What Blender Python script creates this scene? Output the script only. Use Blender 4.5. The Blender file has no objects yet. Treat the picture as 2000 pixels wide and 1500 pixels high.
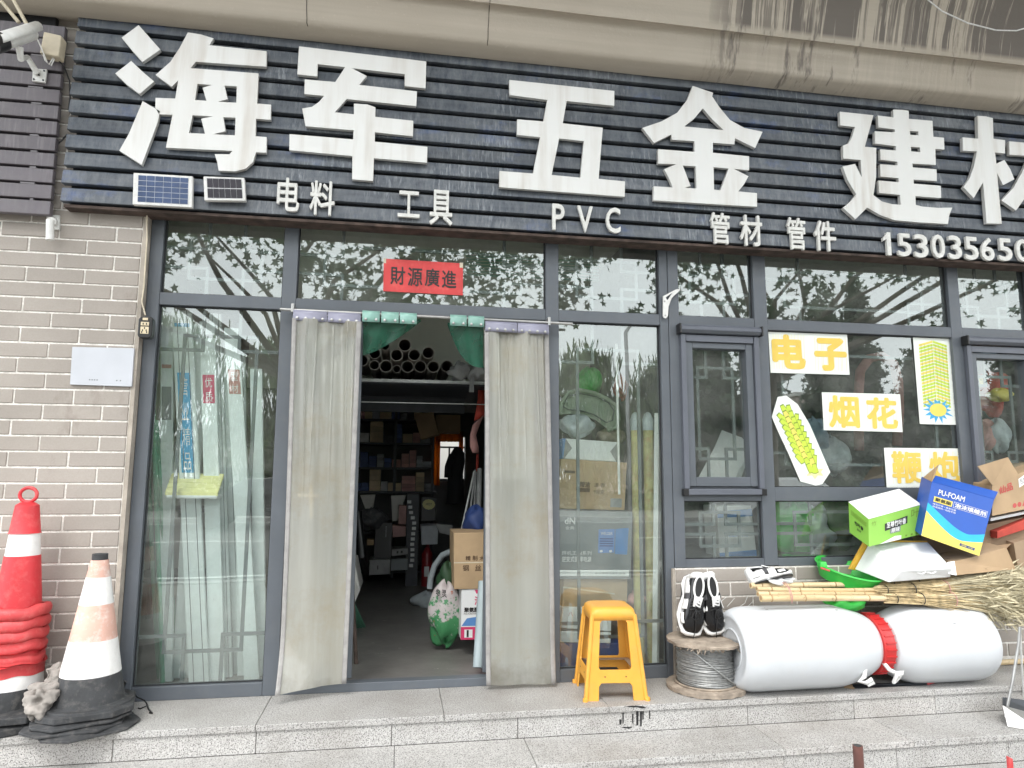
import bpy, bmesh, math, random
import numpy as np
from mathutils import Vector, Matrix, Euler
random.seed(7)
rng = np.random.default_rng(7)
S = bpy.context.scene
C = S.collection
R = math.radians

# ------------------------------------------------------------------ camera
CAM_D, CAM_H, FOC = 3.917, 1.15, 1338.0
PITCH, YAW, ROLL = R(7.447), R(9.36), R(0.277)
_f = Vector((math.sin(YAW) * math.cos(PITCH), math.cos(YAW) * math.cos(PITCH), math.sin(PITCH)))
_r0 = Vector((math.cos(YAW), -math.sin(YAW), 0))
_u0 = _r0.cross(_f)
_r = _r0 * math.cos(ROLL) + _u0 * math.sin(ROLL)
_u = _u0 * math.cos(ROLL) - _r0 * math.sin(ROLL)
cam = bpy.data.cameras.new('camera')
camo = bpy.data.objects.new('camera', cam)
C.objects.link(camo)
camo.matrix_world = Matrix(((_r.x, _u.x, -_f.x, 0), (_r.y, _u.y, -_f.y, -CAM_D), (_r.z, _u.z, -_f.z, CAM_H), (0, 0, 0, 1)))
cam.sensor_width = 36
cam.lens = FOC / 2000 * 36
cam.clip_start = 0.05
cam.clip_end = 2000
S.camera = camo
O = Vector((0, -CAM_D, CAM_H))

# ------------------------------------------------------------------ light
SUN_EL, SUN_AZ = R(52), R(205)       # azimuth clockwise from +Y : sun in front of the shop, a little to its side
w = bpy.data.worlds.new('World')
S.world = w
w.use_nodes = True
nt = w.node_tree
nt.nodes.clear()
wo = nt.nodes.new('ShaderNodeOutputWorld')
bg = nt.nodes.new('ShaderNodeBackground')
sky = nt.nodes.new('ShaderNodeTexSky')
sky.sky_type = 'NISHITA'
sky.sun_disc = False
sky.sun_elevation = SUN_EL
sky.sun_rotation = SUN_AZ
sky.dust_density = 3.0
hs = nt.nodes.new('ShaderNodeHueSaturation')
hs.inputs['Saturation'].default_value = 0.35
hs.inputs['Value'].default_value = 1.0
tc = nt.nodes.new('ShaderNodeTexCoord')
cn = nt.nodes.new('ShaderNodeTexNoise')
cn.inputs['Scale'].default_value = 2.2
cn.inputs['Detail'].default_value = 6
cr = nt.nodes.new('ShaderNodeValToRGB')
cr.color_ramp.elements[0].position = 0.30
cr.color_ramp.elements[0].color = (0.72, 0.72, 0.72, 1)
cr.color_ramp.elements[1].position = 0.6
cr.color_ramp.elements[1].color = (1, 1, 1, 1)
mx = nt.nodes.new('ShaderNodeMix')
mx.data_type = 'RGBA'
mx.inputs[7].default_value = (15.5, 15.9, 16.4, 1)      # bright cloud sheet
nt.links.new(sky.outputs[0], hs.inputs['Color'])
nt.links.new(tc.outputs['Generated'], cn.inputs['Vector'])
nt.links.new(cn.outputs[0], cr.inputs[0])
nt.links.new(cr.outputs[0], mx.inputs[0])
nt.links.new(hs.outputs[0], mx.inputs[6])
nt.links.new(mx.outputs[2], bg.inputs[0])
bg.inputs[1].default_value = 0.15
nt.links.new(bg.outputs[0], wo.inputs[0])
sun = bpy.data.lights.new('sun', 'SUN')
sun.energy = 1.3
sun.angle = R(22)
sun.color = (1, 0.96, 0.9)
suno = bpy.data.objects.new('sun', sun)
C.objects.link(suno)
sd = Vector((math.sin(SUN_AZ) * math.cos(SUN_EL), math.cos(SUN_AZ) * math.cos(SUN_EL), math.sin(SUN_EL)))
suno.rotation_euler = sd.to_track_quat('Z', 'Y').to_euler()
suno.location = (0, -8, 9)
S.view_settings.view_transform = 'Standard'
S.view_settings.look = 'None'
S.view_settings.exposure = 0.74
S.view_settings.gamma = 1
S.view_settings.use_curve_mapping = False
S.cycles.max_bounces = 8
S.cycles.diffuse_bounces = 4
S.cycles.glossy_bounces = 4
S.cycles.transparent_max_bounces = 16
S.cycles.transmission_bounces = 6
S.cycles.caustics_reflective = False
S.cycles.caustics_refractive = False
S.cycles.use_denoising = True

# ------------------------------------------------------------------ pixel -> place
def ray(px, py):
    return _f * FOC + _r * (px - 1000) - _u * (py - 750)
def P(px, py, Y=0.0):
    d = ray(px, py)
    return O + d * ((Y + CAM_D) / d.y)
def Pz(px, py, z):
    d = ray(px, py)
    return O + d * ((z - CAM_H) / d.z)
def RP(px, py, L):
    p = P(px, py, L)          # what the glass (y=0) mirrors at this spot, L metres in front of the shop
    return Vector((p.x, -L, p.z))

# ------------------------------------------------------------------ materials
def nodes(name):
    m = bpy.data.materials.new(name)
    m.use_nodes = True
    t = m.node_tree
    b = t.nodes['Principled BSDF']
    return m, t, b
def N(t, kind, **kw):
    n = t.nodes.new(kind)
    for k, v in kw.items():
        if k in n.inputs: n.inputs[k].default_value = v
        else: setattr(n, k, v)
    return n
def coord(t, scale=(1, 1, 1), space='pos'):
    mp = N(t, 'ShaderNodeMapping')
    mp.inputs['Scale'].default_value = scale
    if space == 'pos':
        g = N(t, 'ShaderNodeNewGeometry')
        t.links.new(g.outputs['Position'], mp.inputs[0])
    else:
        g = N(t, 'ShaderNodeTexCoord')
        t.links.new(g.outputs['Object'], mp.inputs[0])
    return mp.outputs[0]
def noise(t, vec, scale, detail=4, rough=0.55):
    n = N(t, 'ShaderNodeTexNoise')
    n.inputs['Scale'].default_value = scale
    n.inputs['Detail'].default_value = detail
    n.inputs['Roughness'].default_value = rough
    t.links.new(vec, n.inputs['Vector'])
    return n.outputs[0]
def ramp(t, fac, a, b, ca=(0, 0, 0, 1), cb=(1, 1, 1, 1)):
    r = N(t, 'ShaderNodeValToRGB')
    e = r.color_ramp.elements
    e[0].position, e[1].position = a, b
    e[0].color, e[1].color = ca, cb
    t.links.new(fac, r.inputs[0])
    return r.outputs[0]
def mixc(t, fac, a, b, mode='MIX'):
    m = N(t, 'ShaderNodeMix', data_type='RGBA')
    m.blend_type = mode
    for s, v in ((0, fac), (6, a), (7, b)):
        if isinstance(v, (int, float)): m.inputs[s].default_value = v
        elif isinstance(v, (tuple, list)): m.inputs[s].default_value = tuple(v)[:3] + (1,)
        else: t.links.new(v, m.inputs[s])
    return m.outputs[2]
def math_(t, op, a, b=0.0):
    m = N(t, 'ShaderNodeMath', operation=op)
    for s, v in ((0, a), (1, b)):
        if isinstance(v, (int, float)): m.inputs[s].default_value = v
        else: t.links.new(v, m.inputs[s])
    return m.outputs[0]
def bump(t, b, h, strength=0.3, dist=0.01):
    n = N(t, 'ShaderNodeBump', Strength=strength, Distance=dist)
    t.links.new(h, n.inputs['Height'])
    t.links.new(n.outputs[0], b.inputs['Normal'])
def simple(name, col, rough=0.6, var=0.25, scale=6, metal=0.0, bmp=0.0, bscale=40, spec=0.5, space='pos', rand=0.0, dirt=None):
    m, t, b = nodes(name)
    v = coord(t, space=space)
    n = noise(t, v, scale, 5)
    lo = tuple(c * (1 - var) for c in col)
    hi = tuple(min(1, c * (1 + var * 0.6)) for c in col)
    c = mixc(t, ramp(t, n, 0.3, 0.7), lo, hi)
    if dirt:
        d = noise(t, v, scale * 3.1, 6, 0.7)
        c = mixc(t, math_(t, 'MULTIPLY', ramp(t, d, 0.5, 0.75), dirt[3]), c, dirt[:3])
    if rand:
        oi = N(t, 'ShaderNodeObjectInfo')
        hsv = N(t, 'ShaderNodeHueSaturation')
        f = math_(t, 'ADD', math_(t, 'MULTIPLY', oi.outputs['Random'], rand * 2), 1 - rand)
        t.links.new(f, hsv.inputs['Value'])
        t.links.new(c, hsv.inputs['Color'])
        c = hsv.outputs[0]
    t.links.new(c, b.inputs['Base Color'])
    b.inputs['Roughness'].default_value = rough
    b.inputs['Metallic'].default_value = metal
    b.inputs['Specular IOR Level'].default_value = spec
    if bmp: bump(t, b, noise(t, v, bscale, 5), bmp)
    return m
def prt(name, col, rough=0.55):
    return simple(name, col, rough, 0.08, 15)

M = {}
def leaf_amber():
    m, t, b = nodes('amber_curtain')
    out = t.nodes['Material Output']
    n = noise(t, coord(t, (60, 2, 2)), 1.0, 3)
    c = mixc(t, ramp(t, n, 0.3, 0.7), (0.55, 0.20, 0.03), (0.80, 0.38, 0.08))
    t.links.new(c, b.inputs['Base Color'])
    tl = N(t, 'ShaderNodeBsdfTranslucent'); t.links.new(c, tl.inputs[0])
    ms = N(t, 'ShaderNodeMixShader'); ms.inputs[0].default_value = 0.75
    t.links.new(b.outputs[0], ms.inputs[1]); t.links.new(tl.outputs[0], ms.inputs[2]); t.links.new(ms.outputs[0], out.inputs[0])
    return m
def sack_mat():
    m, t, b = nodes('printed_sack')
    g = N(t, 'ShaderNodeNewGeometry'); sp = N(t, 'ShaderNodeSeparateXYZ'); t.links.new(g.outputs['Position'], sp.inputs[0])
    v = coord(t)
    low = math_(t, 'SUBTRACT', 0.30, sp.outputs[2])
    n1 = noise(t, v, 22, 4, 0.7)
    f = math_(t, 'MULTIPLY', ramp(t, math_(t, 'ADD', n1, math_(t, 'MULTIPLY', low, 1.2)), 0.52, 0.58), 0.95)
    c = mixc(t, f, (0.55, 0.50, 0.50), (0.04, 0.26, 0.09))
    c = mixc(t, ramp(t, noise(t, v, 17, 4), 0.66, 0.70), c, (0.45, 0.12, 0.06))
    t.links.new(c, b.inputs['Base Color']); b.inputs['Roughness'].default_value = 0.3
    bump(t, b, noise(t, v, 28, 4), 0.5)
    return m
def floor_mat():
    m, t, b = nodes('worn_concrete_floor')
    v = coord(t)
    c = mixc(t, ramp(t, noise(t, v, 2.5, 6, 0.65), 0.3, 0.7), (0.12, 0.115, 0.108), (0.23, 0.222, 0.21))
    sp = noise(t, coord(t, (5, 9, 5)), 1.0, 6, 0.75)
    c = mixc(t, math_(t, 'MULTIPLY', ramp(t, sp, 0.64, 0.67), 0.8), c, (0.52, 0.50, 0.47))
    t.links.new(c, b.inputs['Base Color']); b.inputs['Roughness'].default_value = 0.42
    bump(t, b, noise(t, v, 40, 4), 0.1)
    return m
def glass_mat():
    m, t, b = nodes('window_glass')
    t.nodes.remove(b)
    out = t.nodes['Material Output']
    tr = N(t, 'ShaderNodeBsdfTransparent')
    tr.inputs[0].default_value = (0.93, 0.965, 0.95, 1)
    gl = N(t, 'ShaderNodeBsdfGlossy')
    gl.inputs['Roughness'].default_value = 0.0
    gl.inputs[0].default_value = (0.93, 1.0, 0.97, 1)
    v = coord(t)
    # slight waviness of the sheet
    bn = N(t, 'ShaderNodeBump', Strength=0.15, Distance=0.01)
    t.links.new(noise(t, v, 1.3, 1), bn.inputs['Height'])
    t.links.new(bn.outputs[0], gl.inputs['Normal'])
    g = N(t, 'ShaderNodeNewGeometry')
    dt = N(t, 'ShaderNodeVectorMath', operation='DOT_PRODUCT')
    t.links.new(g.outputs['Normal'], dt.inputs[0]); t.links.new(g.outputs['Incoming'], dt.inputs[1])
    c1 = math_(t, 'SUBTRACT', 1.0, math_(t, 'ABSOLUTE', dt.outputs['Value']))
    fac = math_(t, 'ADD', math_(t, 'MULTIPLY', math_(t, 'POWER', c1, 5.0), 0.83), 0.165)   # both faces of the sheet together
    fac = math_(t, 'MULTIPLY', fac, math_(t, 'SUBTRACT', 1.0, g.outputs['Backfacing']))
    ms = N(t, 'ShaderNodeMixShader')
    t.links.new(fac, ms.inputs[0])
    t.links.new(tr.outputs[0], ms.inputs[1])
    t.links.new(gl.outputs[0], ms.inputs[2])
    # dust film, strengthened as a milky veil that lightens the reflections
    df = N(t, 'ShaderNodeBsdfDiffuse')
    df.inputs[0].default_value = (0.5, 0.5, 0.47, 1)
    d = noise(t, v, 3.0, 6, 0.7)
    sp = noise(t, v, 55.0, 3, 0.6)
    d2 = math_(t, 'ADD', math_(t, 'MULTIPLY', ramp(t, d, 0.35, 0.75), 0.13), math_(t, 'MULTIPLY', ramp(t, sp, 0.70, 0.76), 0.35))
    m2 = N(t, 'ShaderNodeMixShader')
    t.links.new(d2, m2.inputs[0])
    t.links.new(ms.outputs[0], m2.inputs[1])
    t.links.new(df.outputs[0], m2.inputs[2])
    t.links.new(m2.outputs[0], out.inputs[0])
    return m
M['glass'] = glass_mat()

def slat_mat(name, base, light, blue=None):
    m, t, b = nodes(name)
    st = noise(t, coord(t, (19, 19, 5.0)), 1.0, 8, 0.78)
    big = noise(t, coord(t, (1.3, 1.3, 3.5)), 1.0, 6, 0.7)
    fine = noise(t, coord(t, (6, 6, 12)), 1.0, 5, 0.7)
    fac = math_(t, 'MULTIPLY', ramp(t, st, 0.36, 0.68), ramp(t, big, 0.28, 0.62))
    c = mixc(t, ramp(t, fine, 0.3, 0.7), base, tuple(x * 1.5 for x in base))
    if blue:
        bl = noise(t, coord(t, (2.2, 2.2, 4)), 1.0, 5, 0.75)
        c = mixc(t, ramp(t, bl, 0.56, 0.70), c, blue)
    c = mixc(t, fac, c, light)
    dr = noise(t, coord(t, (75, 75, 5)), 1.0, 4, 0.6)
    dz = noise(t, coord(t, (3, 3, 2)), 1.0, 4, 0.6)
    c = mixc(t, math_(t, 'MULTIPLY', math_(t, 'MULTIPLY', ramp(t, dr, 0.52, 0.66), ramp(t, dz, 0.46, 0.62)), 0.55), c, tuple(min(1, x * 1.7) for x in light))
    gr = noise(t, coord(t, (1.6, 1.6, 30)), 1.0, 3)
    c = mixc(t, math_(t, 'MULTIPLY', ramp(t, gr, 0.4, 0.7), 0.35), c, tuple(x * .8 for x in light))
    oi = N(t, 'ShaderNodeObjectInfo')
    h = N(t, 'ShaderNodeHueSaturation')
    t.links.new(math_(t, 'ADD', math_(t, 'MULTIPLY', oi.outputs['Random'], 0.3), 0.85), h.inputs['Value'])
    t.links.new(c, h.inputs['Color'])
    t.links.new(h.outputs[0], b.inputs['Base Color'])
    t.links.new(ramp(t, fine, 0.2, 0.8, (0.35, 0.35, 0.35, 1), (0.6, 0.6, 0.6, 1)), b.inputs['Roughness'])
    bump(t, b, st, 0.08, 0.005)
    return m
M['slat'] = slat_mat('weathered_black_metal', (0.032, 0.042, 0.058), (0.20, 0.215, 0.23), (0.04, 0.075, 0.19))
M['slat_plum'] = slat_mat('plum_grey_metal', (0.085, 0.075, 0.086), (0.14, 0.128, 0.136))
M['backing'] = simple('sign_backing', (0.012, 0.012, 0.014), 0.8)
M['rust'] = simple('rusty_edge', (0.08, 0.055, 0.045), 0.85, 0.6, 14, bmp=0.3)

def steel_mat():
    m, t, b = nodes('brushed_white_steel')
    st = noise(t, coord(t, (14, 14, 1.1)), 1.0, 5, 0.6)
    big = noise(t, coord(t, (2, 2, 2)), 1.0, 3)
    c = mixc(t, math_(t, 'MULTIPLY', ramp(t, st, 0.45, 0.8), ramp(t, big, 0.35, 0.7)), (0.66, 0.66, 0.64), (0.44, 0.39, 0.33))
    t.links.new(c, b.inputs['Base Color'])
    b.inputs['Roughness'].default_value = 0.42
    b.inputs['Metallic'].default_value = 0.25
    return m
M['steel'] = steel_mat()
M['acrylic'] = simple('white_acrylic', (0.68, 0.68, 0.65), 0.4, 0.12, 30, dirt=(0.4, 0.36, 0.3, 0.4))

def brick_mat():
    m, t, b = nodes('grey_tan_brick')
    v = coord(t)
    oi = N(t, 'ShaderNodeObjectInfo')
    fine = noise(t, v, 120, 4, 0.7)
    big = noise(t, v, 2.2, 5, 0.6)
    c = mixc(t, ramp(t, big, 0.3, 0.7), (0.305, 0.275, 0.245), (0.380, 0.345, 0.310))
    c = mixc(t, math_(t, 'MULTIPLY', ramp(t, fine, 0.35, 0.7), 0.25), c, (0.24, 0.21, 0.18))
    stain = noise(t, coord(t, (5, 5, 2.5)), 1.0, 6, 0.7)
    c = mixc(t, math_(t, 'MULTIPLY', ramp(t, stain, 0.60, 0.78), 0.55), c, (0.16, 0.125, 0.10))
    h = N(t, 'ShaderNodeHueSaturation')
    t.links.new(math_(t, 'ADD', math_(t, 'MULTIPLY', oi.outputs['Random'], 0.08), 0.96), h.inputs['Value'])
    t.links.new(c, h.inputs['Color'])
    t.links.new(h.outputs[0], b.inputs['Base Color'])
    b.inputs['Roughness'].default_value = 0.85
    bump(t, b, fine, 0.2, 0.003)
    return m
M['brick'] = brick_mat()
M['mortar'] = simple('white_mortar', (0.80, 0.77, 0.72), 0.9, 0.25, 25, bmp=0.6, bscale=90, dirt=(0.25, 0.2, 0.16, 0.5))
M['render'] = simple('cement_render', (0.42, 0.375, 0.32), 0.9, 0.3, 6, bmp=0.3, bscale=60, dirt=(0.22, 0.19, 0.16, 0.5))

def granite_mat(name='granite', tint=(1, 1, 1)):
    m, t, b = nodes(name)
    v = coord(t)
    oi = N(t, 'ShaderNodeObjectInfo')
    vo = N(t, 'ShaderNodeTexVoronoi', Scale=210)
    t.links.new(v, vo.inputs['Vector'])
    sp = noise(t, v, 170, 3, 0.85)
    sp2 = noise(t, v, 75, 4, 0.7)
    big = noise(t, v, 2.5, 5, 0.6)
    c = mixc(t, vo.outputs['Color'], (0.42, 0.41, 0.395), (0.60, 0.59, 0.57))
    c = mixc(t, 0.75, c, mixc(t, ramp(t, sp2, 0.35, 0.65), (0.40, 0.39, 0.375), (0.58, 0.57, 0.55)))
    c = mixc(t, math_(t, 'MULTIPLY', ramp(t, oi.outputs['Random'], 0.75, 0.95), 0.12), c, (0.50, 0.43, 0.39))
    c = mixc(t, math_(t, 'MULTIPLY', ramp(t, sp, 0.52, 0.58), 0.95), c, (0.085, 0.08, 0.078))
    c = mixc(t, math_(t, 'MULTIPLY', ramp(t, big, 0.42, 0.72), 0.5), c, (0.21, 0.19, 0.165))
    h = N(t, 'ShaderNodeHueSaturation')
    t.links.new(math_(t, 'ADD', math_(t, 'MULTIPLY', oi.outputs['Random'], 0.14), 0.9), h.inputs['Value'])
    t.links.new(c, h.inputs['Color'])
    t.links.new(h.outputs[0], b.inputs['Base Color'])
    b.inputs['Roughness'].default_value = 0.6
    bump(t, b, sp, 0.08, 0.002)
    return m
M['granite'] = granite_mat()
M['joint'] = simple('dark_joint', (0.08, 0.07, 0.06), 0.95, 0.3, 20)

ZBOUND = P(1000, 12, -.32).z
def concrete_mat():
    m, t, b = nodes('stained_bridge_concrete')
    g = N(t, 'ShaderNodeNewGeometry')
    sep = N(t, 'ShaderNodeSeparateXYZ')
    t.links.new(g.outputs['Position'], sep.inputs[0])
    v = coord(t)
    long_ = noise(t, coord(t, (0.25, 3, 9)), 1.0, 5, 0.6)
    fine = noise(t, v, 45, 5, 0.7)
    big = noise(t, v, 1.4, 5)
    c = mixc(t, ramp(t, long_, 0.3, 0.7), (0.41, 0.365, 0.305), (0.55, 0.495, 0.42))
    c = mixc(t, math_(t, 'MULTIPLY', ramp(t, big, 0.4, 0.75), 0.5), c, (0.40, 0.345, 0.28))
    c = mixc(t, math_(t, 'MULTIPLY', ramp(t, fine, 0.62, 0.72), 0.4), c, (0.62, 0.57, 0.49))
    # water runs, with a shape of their own: many thin ones between x 1.7 and 4.6, a few elsewhere
    run = noise(t, coord(t, (11, 0.5, 0.35)), 1.0, 6, 0.72)
    run2 = noise(t, coord(t, (38, 0.9, 0.7)), 1.0, 3, 0.6)
    x0 = math_(t, 'MULTIPLY', math_(t, 'SUBTRACT', sep.outputs[0], 1.72), 4)
    x1 = math_(t, 'MULTIPLY', math_(t, 'SUBTRACT', 4.35, sep.outputs[0]), 3)
    zone = math_(t, 'MINIMUM', math_(t, 'MINIMUM', x0, x1), 1.0)
    zone = math_(t, 'MAXIMUM', zone, 0.0)
    zup = math_(t, 'MINIMUM', math_(t, 'MAXIMUM', math_(t, 'ADD', math_(t, 'MULTIPLY', math_(t, 'SUBTRACT', sep.outputs[2], ZBOUND), 30), 0.3), 0.10), 1.0)
    r1 = ramp(t, run, 0.475, 0.51)
    r2 = ramp(t, run2, 0.52, 0.56)
    rr = math_(t, 'MAXIMUM', r1, math_(t, 'MULTIPLY', r2, 0.75))
    lowr = ramp(t, noise(t, coord(t, (9, 2, 1.6)), 1.0, 5, 0.7), 0.55, 0.64)
    s = math_(t, 'MULTIPLY', zone, math_(t, 'MAXIMUM', math_(t, 'MULTIPLY', rr, zup), math_(t, 'MULTIPLY', lowr, 0.9)))
    c = mixc(t, math_(t, 'MULTIPLY', s, 0.88), c, (0.13, 0.115, 0.105))
    t.links.new(c, b.inputs['Base Color'])
    b.inputs['Roughness'].default_value = 0.9
    bump(t, b, fine, 0.3, 0.006)
    return m
M['concrete'] = concrete_mat()

M['frame'] = simple('grey_aluminium_frame', (0.10, 0.113, 0.13), 0.42, 0.12, 4, spec=0.5, dirt=(0.2, 0.19, 0.17, 0.12))
M['frame_dark'] = simple('dark_rubber_gasket', (0.02, 0.022, 0.025), 0.6)
M['lattice'] = simple('grey_lattice_bar', (0.13, 0.145, 0.15), 0.45, 0.1)
M['screenbox'] = simple('screen_cassette', (0.11, 0.12, 0.145), 0.38, 0.08)
M['black'] = simple('black_plastic', (0.015, 0.015, 0.016), 0.35)
M['rubber'] = simple('black_rubber', (0.045, 0.047, 0.05), 0.75, 0.45, 9, bmp=0.3, dirt=(0.16, 0.15, 0.14, 0.6))
M['cream'] = simple('cream_plastic', (0.62, 0.53, 0.36), 0.45)
M['white'] = simple('white_plastic', (0.76, 0.77, 0.78), 0.4, 0.06)
M['white_paint'] = simple('white_enamel', (0.72, 0.72, 0.70), 0.4, 0.12, 20, dirt=(0.4, 0.36, 0.3, 0.3))
M['offwhite'] = simple('aged_cream_plastic', (0.60, 0.53, 0.40), 0.5, 0.2, 12)
M['galv'] = simple('galvanised_steel', (0.42, 0.42, 0.41), 0.35, 0.25, 14, metal=0.7)
M['red'] = simple('red_cone_plastic', (0.62, 0.035, 0.045), 0.5, 0.2, 5, dirt=(0.75, 0.35, 0.3, 0.25))
M['red_soft'] = simple('faded_red_rubber', (0.60, 0.06, 0.065), 0.55, 0.2, 8, bmp=0.25, bscale=18, dirt=(0.7, 0.3, 0.27, 0.3))
M['reflect_white'] = simple('white_reflective_band', (0.80, 0.79, 0.77), 0.5, 0.08, 9, dirt=(0.5, 0.47, 0.43, 0.3))
M['worn_orange'] = simple('worn_orange_band', (0.77, 0.47, 0.38), 0.6, 0.25, 4, dirt=(0.8, 0.78, 0.74, 1.0))
M['yellow'] = simple('yellow_stool_plastic', (0.74, 0.36, 0.05), 0.42, 0.10, 7, dirt=(0.55, 0.36, 0.14, 0.3))
M['board'] = simple('brown_cardboard', (0.42, 0.295, 0.175), 0.85, 0.15, 5, rand=0.1)
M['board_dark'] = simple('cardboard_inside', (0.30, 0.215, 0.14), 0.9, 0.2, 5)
M['box_white'] = simple('white_carton', (0.76, 0.77, 0.77), 0.6, 0.06)
M['box_green'] = simple('green_carton', (0.25, 0.52, 0.075), 0.55, 0.08)
M['box_blue'] = simple('blue_carton', (0.012, 0.085, 0.42), 0.45, 0.08)
M['cyan'] = prt('cyan_print', (0.02, 0.42, 0.68))
M['yprint'] = prt('yellow_print', (0.76, 0.62, 0.12))
M['yposter'] = prt('poster_yellow', (0.76, 0.54, 0.10))
M['ypale'] = prt('pale_yellow_print', (0.80, 0.76, 0.36))
M['lime'] = prt('lime_print', (0.52, 0.66, 0.06))
M['limeline'] = prt('olive_line', (0.16, 0.26, 0.03))
M['black_ink'] = prt('black_ink', (0.02, 0.018, 0.018))
M['brown_ink'] = prt('brown_ink', (0.12, 0.07, 0.04))
M['red_ink'] = prt('red_ink', (0.45, 0.05, 0.04))
M['pink_ink'] = prt('magenta_print', (0.62, 0.04, 0.14))
M['white_ink'] = prt('white_print', (0.78, 0.78, 0.78))
M['blue_ink'] = prt('blue_print', (0.10, 0.25, 0.55))
M['sky_ink'] = prt('sky_blue_print', (0.05, 0.36, 0.66))
M['poster'] = simple('poster_paper', (0.76, 0.79, 0.74), 0.6, 0.05, 3)
M['redpaper'] = simple('red_paper', (0.62, 0.07, 0.07), 0.8, 0.15, 6, dirt=(0.7, 0.25, 0.2, 0.3))
M['foam'] = simple('white_foam', (0.72, 0.73, 0.73), 0.7, 0.04, 20, bmp=0.15, bscale=150)
M['tape'] = simple('amber_tape', (0.70, 0.40, 0.05), 0.35, 0.1)
M['green_plastic'] = simple('green_basin_plastic', (0.045, 0.50, 0.07), 0.4, 0.08)
M['hdpe'] = simple('white_drum_plastic', (0.61, 0.635, 0.66), 0.33, 0.05, 5, dirt=(0.6, 0.6, 0.58, 0.3))
M['redlid'] = simple('red_lid_plastic', (0.55, 0.03, 0.03), 0.4, 0.1)
def bamboo_mat():
    m, t, b = nodes('bamboo')
    v = coord(t, (2.5, 25, 25))
    c = mixc(t, ramp(t, noise(t, v, 1.0, 5), 0.3, 0.7), (0.52, 0.38, 0.20), (0.70, 0.56, 0.35))
    c = mixc(t, math_(t, 'MULTIPLY', ramp(t, noise(t, coord(t), 38, 4, 0.75), 0.6, 0.68), 0.6), c, (0.16, 0.09, 0.045))
    t.links.new(c, b.inputs['Base Color'])
    b.inputs['Roughness'].default_value = 0.5
    return m
M['bamboo'] = bamboo_mat()
M['node'] = simple('bamboo_node', (0.36, 0.23, 0.11), 0.6)
M['twig'] = simple('dry_twigs', (0.56, 0.44, 0.25), 0.8, 0.45, 30)
M['twig2'] = simple('dry_bamboo_leaves', (0.56, 0.50, 0.34), 0.8, 0.4, 20)
M['wood_grey'] = simple('weathered_wood', (0.36, 0.30, 0.24), 0.9, 0.4, 12, bmp=0.5, bscale=50, dirt=(0.12, 0.08, 0.06, 0.5))
M['wire'] = simple('grey_steel_wire', (0.34, 0.345, 0.34), 0.4, 0.25, 60, metal=0.35)
M['rope'] = simple('white_rope', (0.72, 0.72, 0.70), 0.8, 0.2, 60)
M['cloth_grey'] = simple('grey_rag', (0.31, 0.285, 0.26), 0.95, 0.3, 9, bmp=0.4, bscale=30)
M['net'] = None
M['pvcpipe'] = simple('dusty_pvc_pipe', (0.50, 0.45, 0.41), 0.6, 0.3, 6, rand=0.1)
M['pipe_in'] = simple('pipe_inside', (0.10, 0.085, 0.07), 0.8, 0.4, 10)
M['plank'] = simple('pale_profile', (0.74, 0.79, 0.79), 0.5, 0.08, 3, rand=0.08)
M['plank_green'] = simple('green_pipe', (0.11, 0.30, 0.20), 0.5, 0.2, 5, rand=0.15)
M['floor'] = floor_mat()
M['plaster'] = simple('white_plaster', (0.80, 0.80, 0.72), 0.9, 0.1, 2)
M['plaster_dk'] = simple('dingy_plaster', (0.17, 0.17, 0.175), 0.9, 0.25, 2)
M['shelf'] = simple('dark_steel_shelf', (0.045, 0.05, 0.06), 0.5, 0.3, 8)
M['amber'] = leaf_amber()
M['coat'] = simple('black_coat', (0.012, 0.012, 0.014), 0.9, 0.4, 6)
M['redcloth'] = simple('red_cloth', (0.48, 0.06, 0.04), 0.8, 0.35, 7)
M['pinkcloth'] = simple('pink_cloth', (0.55, 0.28, 0.26), 0.8, 0.35, 7)
M['bag'] = simple('pale_plastic_bag', (0.50, 0.55, 0.58), 0.35, 0.2, 10, bmp=0.5, bscale=25)
M['bag_dark'] = simple('dark_green_sack', (0.03, 0.08, 0.035), 0.6, 0.4, 5, bmp=0.4, bscale=15)
M['bag_grey'] = simple('grey_canvas', (0.33, 0.33, 0.33), 0.85, 0.3, 7, bmp=0.4, bscale=22)
M['sack'] = sack_mat()
M['extred'] = simple('extinguisher_red', (0.28, 0.015, 0.02), 0.35)
M['chair'] = simple('sage_plastic', (0.36, 0.42, 0.33), 0.5, 0.1)
M['roll'] = simple('yellow_plastic_roll', (0.50, 0.46, 0.20), 0.4, 0.35, 9, dirt=(0.55, 0.18, 0.10, 0.6))
M['grey_box'] = simple('grey_carton', (0.20, 0.22, 0.23), 0.5, 0.08)
M['blue_machine'] = prt('machine_blue_print', (0.12, 0.24, 0.55))
M['navy'] = prt('navy_print', (0.03, 0.06, 0.20))
M['asphalt'] = simple('asphalt', (0.065, 0.064, 0.062), 0.9, 0.25, 3, bmp=0.2, bscale=80)
M['paving'] = simple('pavement_concrete', (0.28, 0.27, 0.25), 0.85, 0.2, 3, bmp=0.15)
M['roadpaint'] = simple('road_paint', (0.65, 0.65, 0.62), 0.7, 0.15, 12)
M['bark'] = simple('mottled_bark', (0.15, 0.125, 0.09), 0.9, 0.5, 6, bmp=0.5, bscale=12)
M['soil'] = simple('roadside_verge', (0.08, 0.10, 0.045), 0.95, 0.4, 5, bmp=0.4)
M['solar'] = simple('blue_solar_cell', (0.055, 0.085, 0.17), 0.22, 0.3, 12, metal=0.3)
M['solar_dk'] = simple('dark_solar_cell', (0.025, 0.022, 0.03), 0.25, 0.2, 12, metal=0.3)
M['shoe_black'] = simple('black_patent', (0.008, 0.008, 0.009), 0.16, 0.2)
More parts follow.
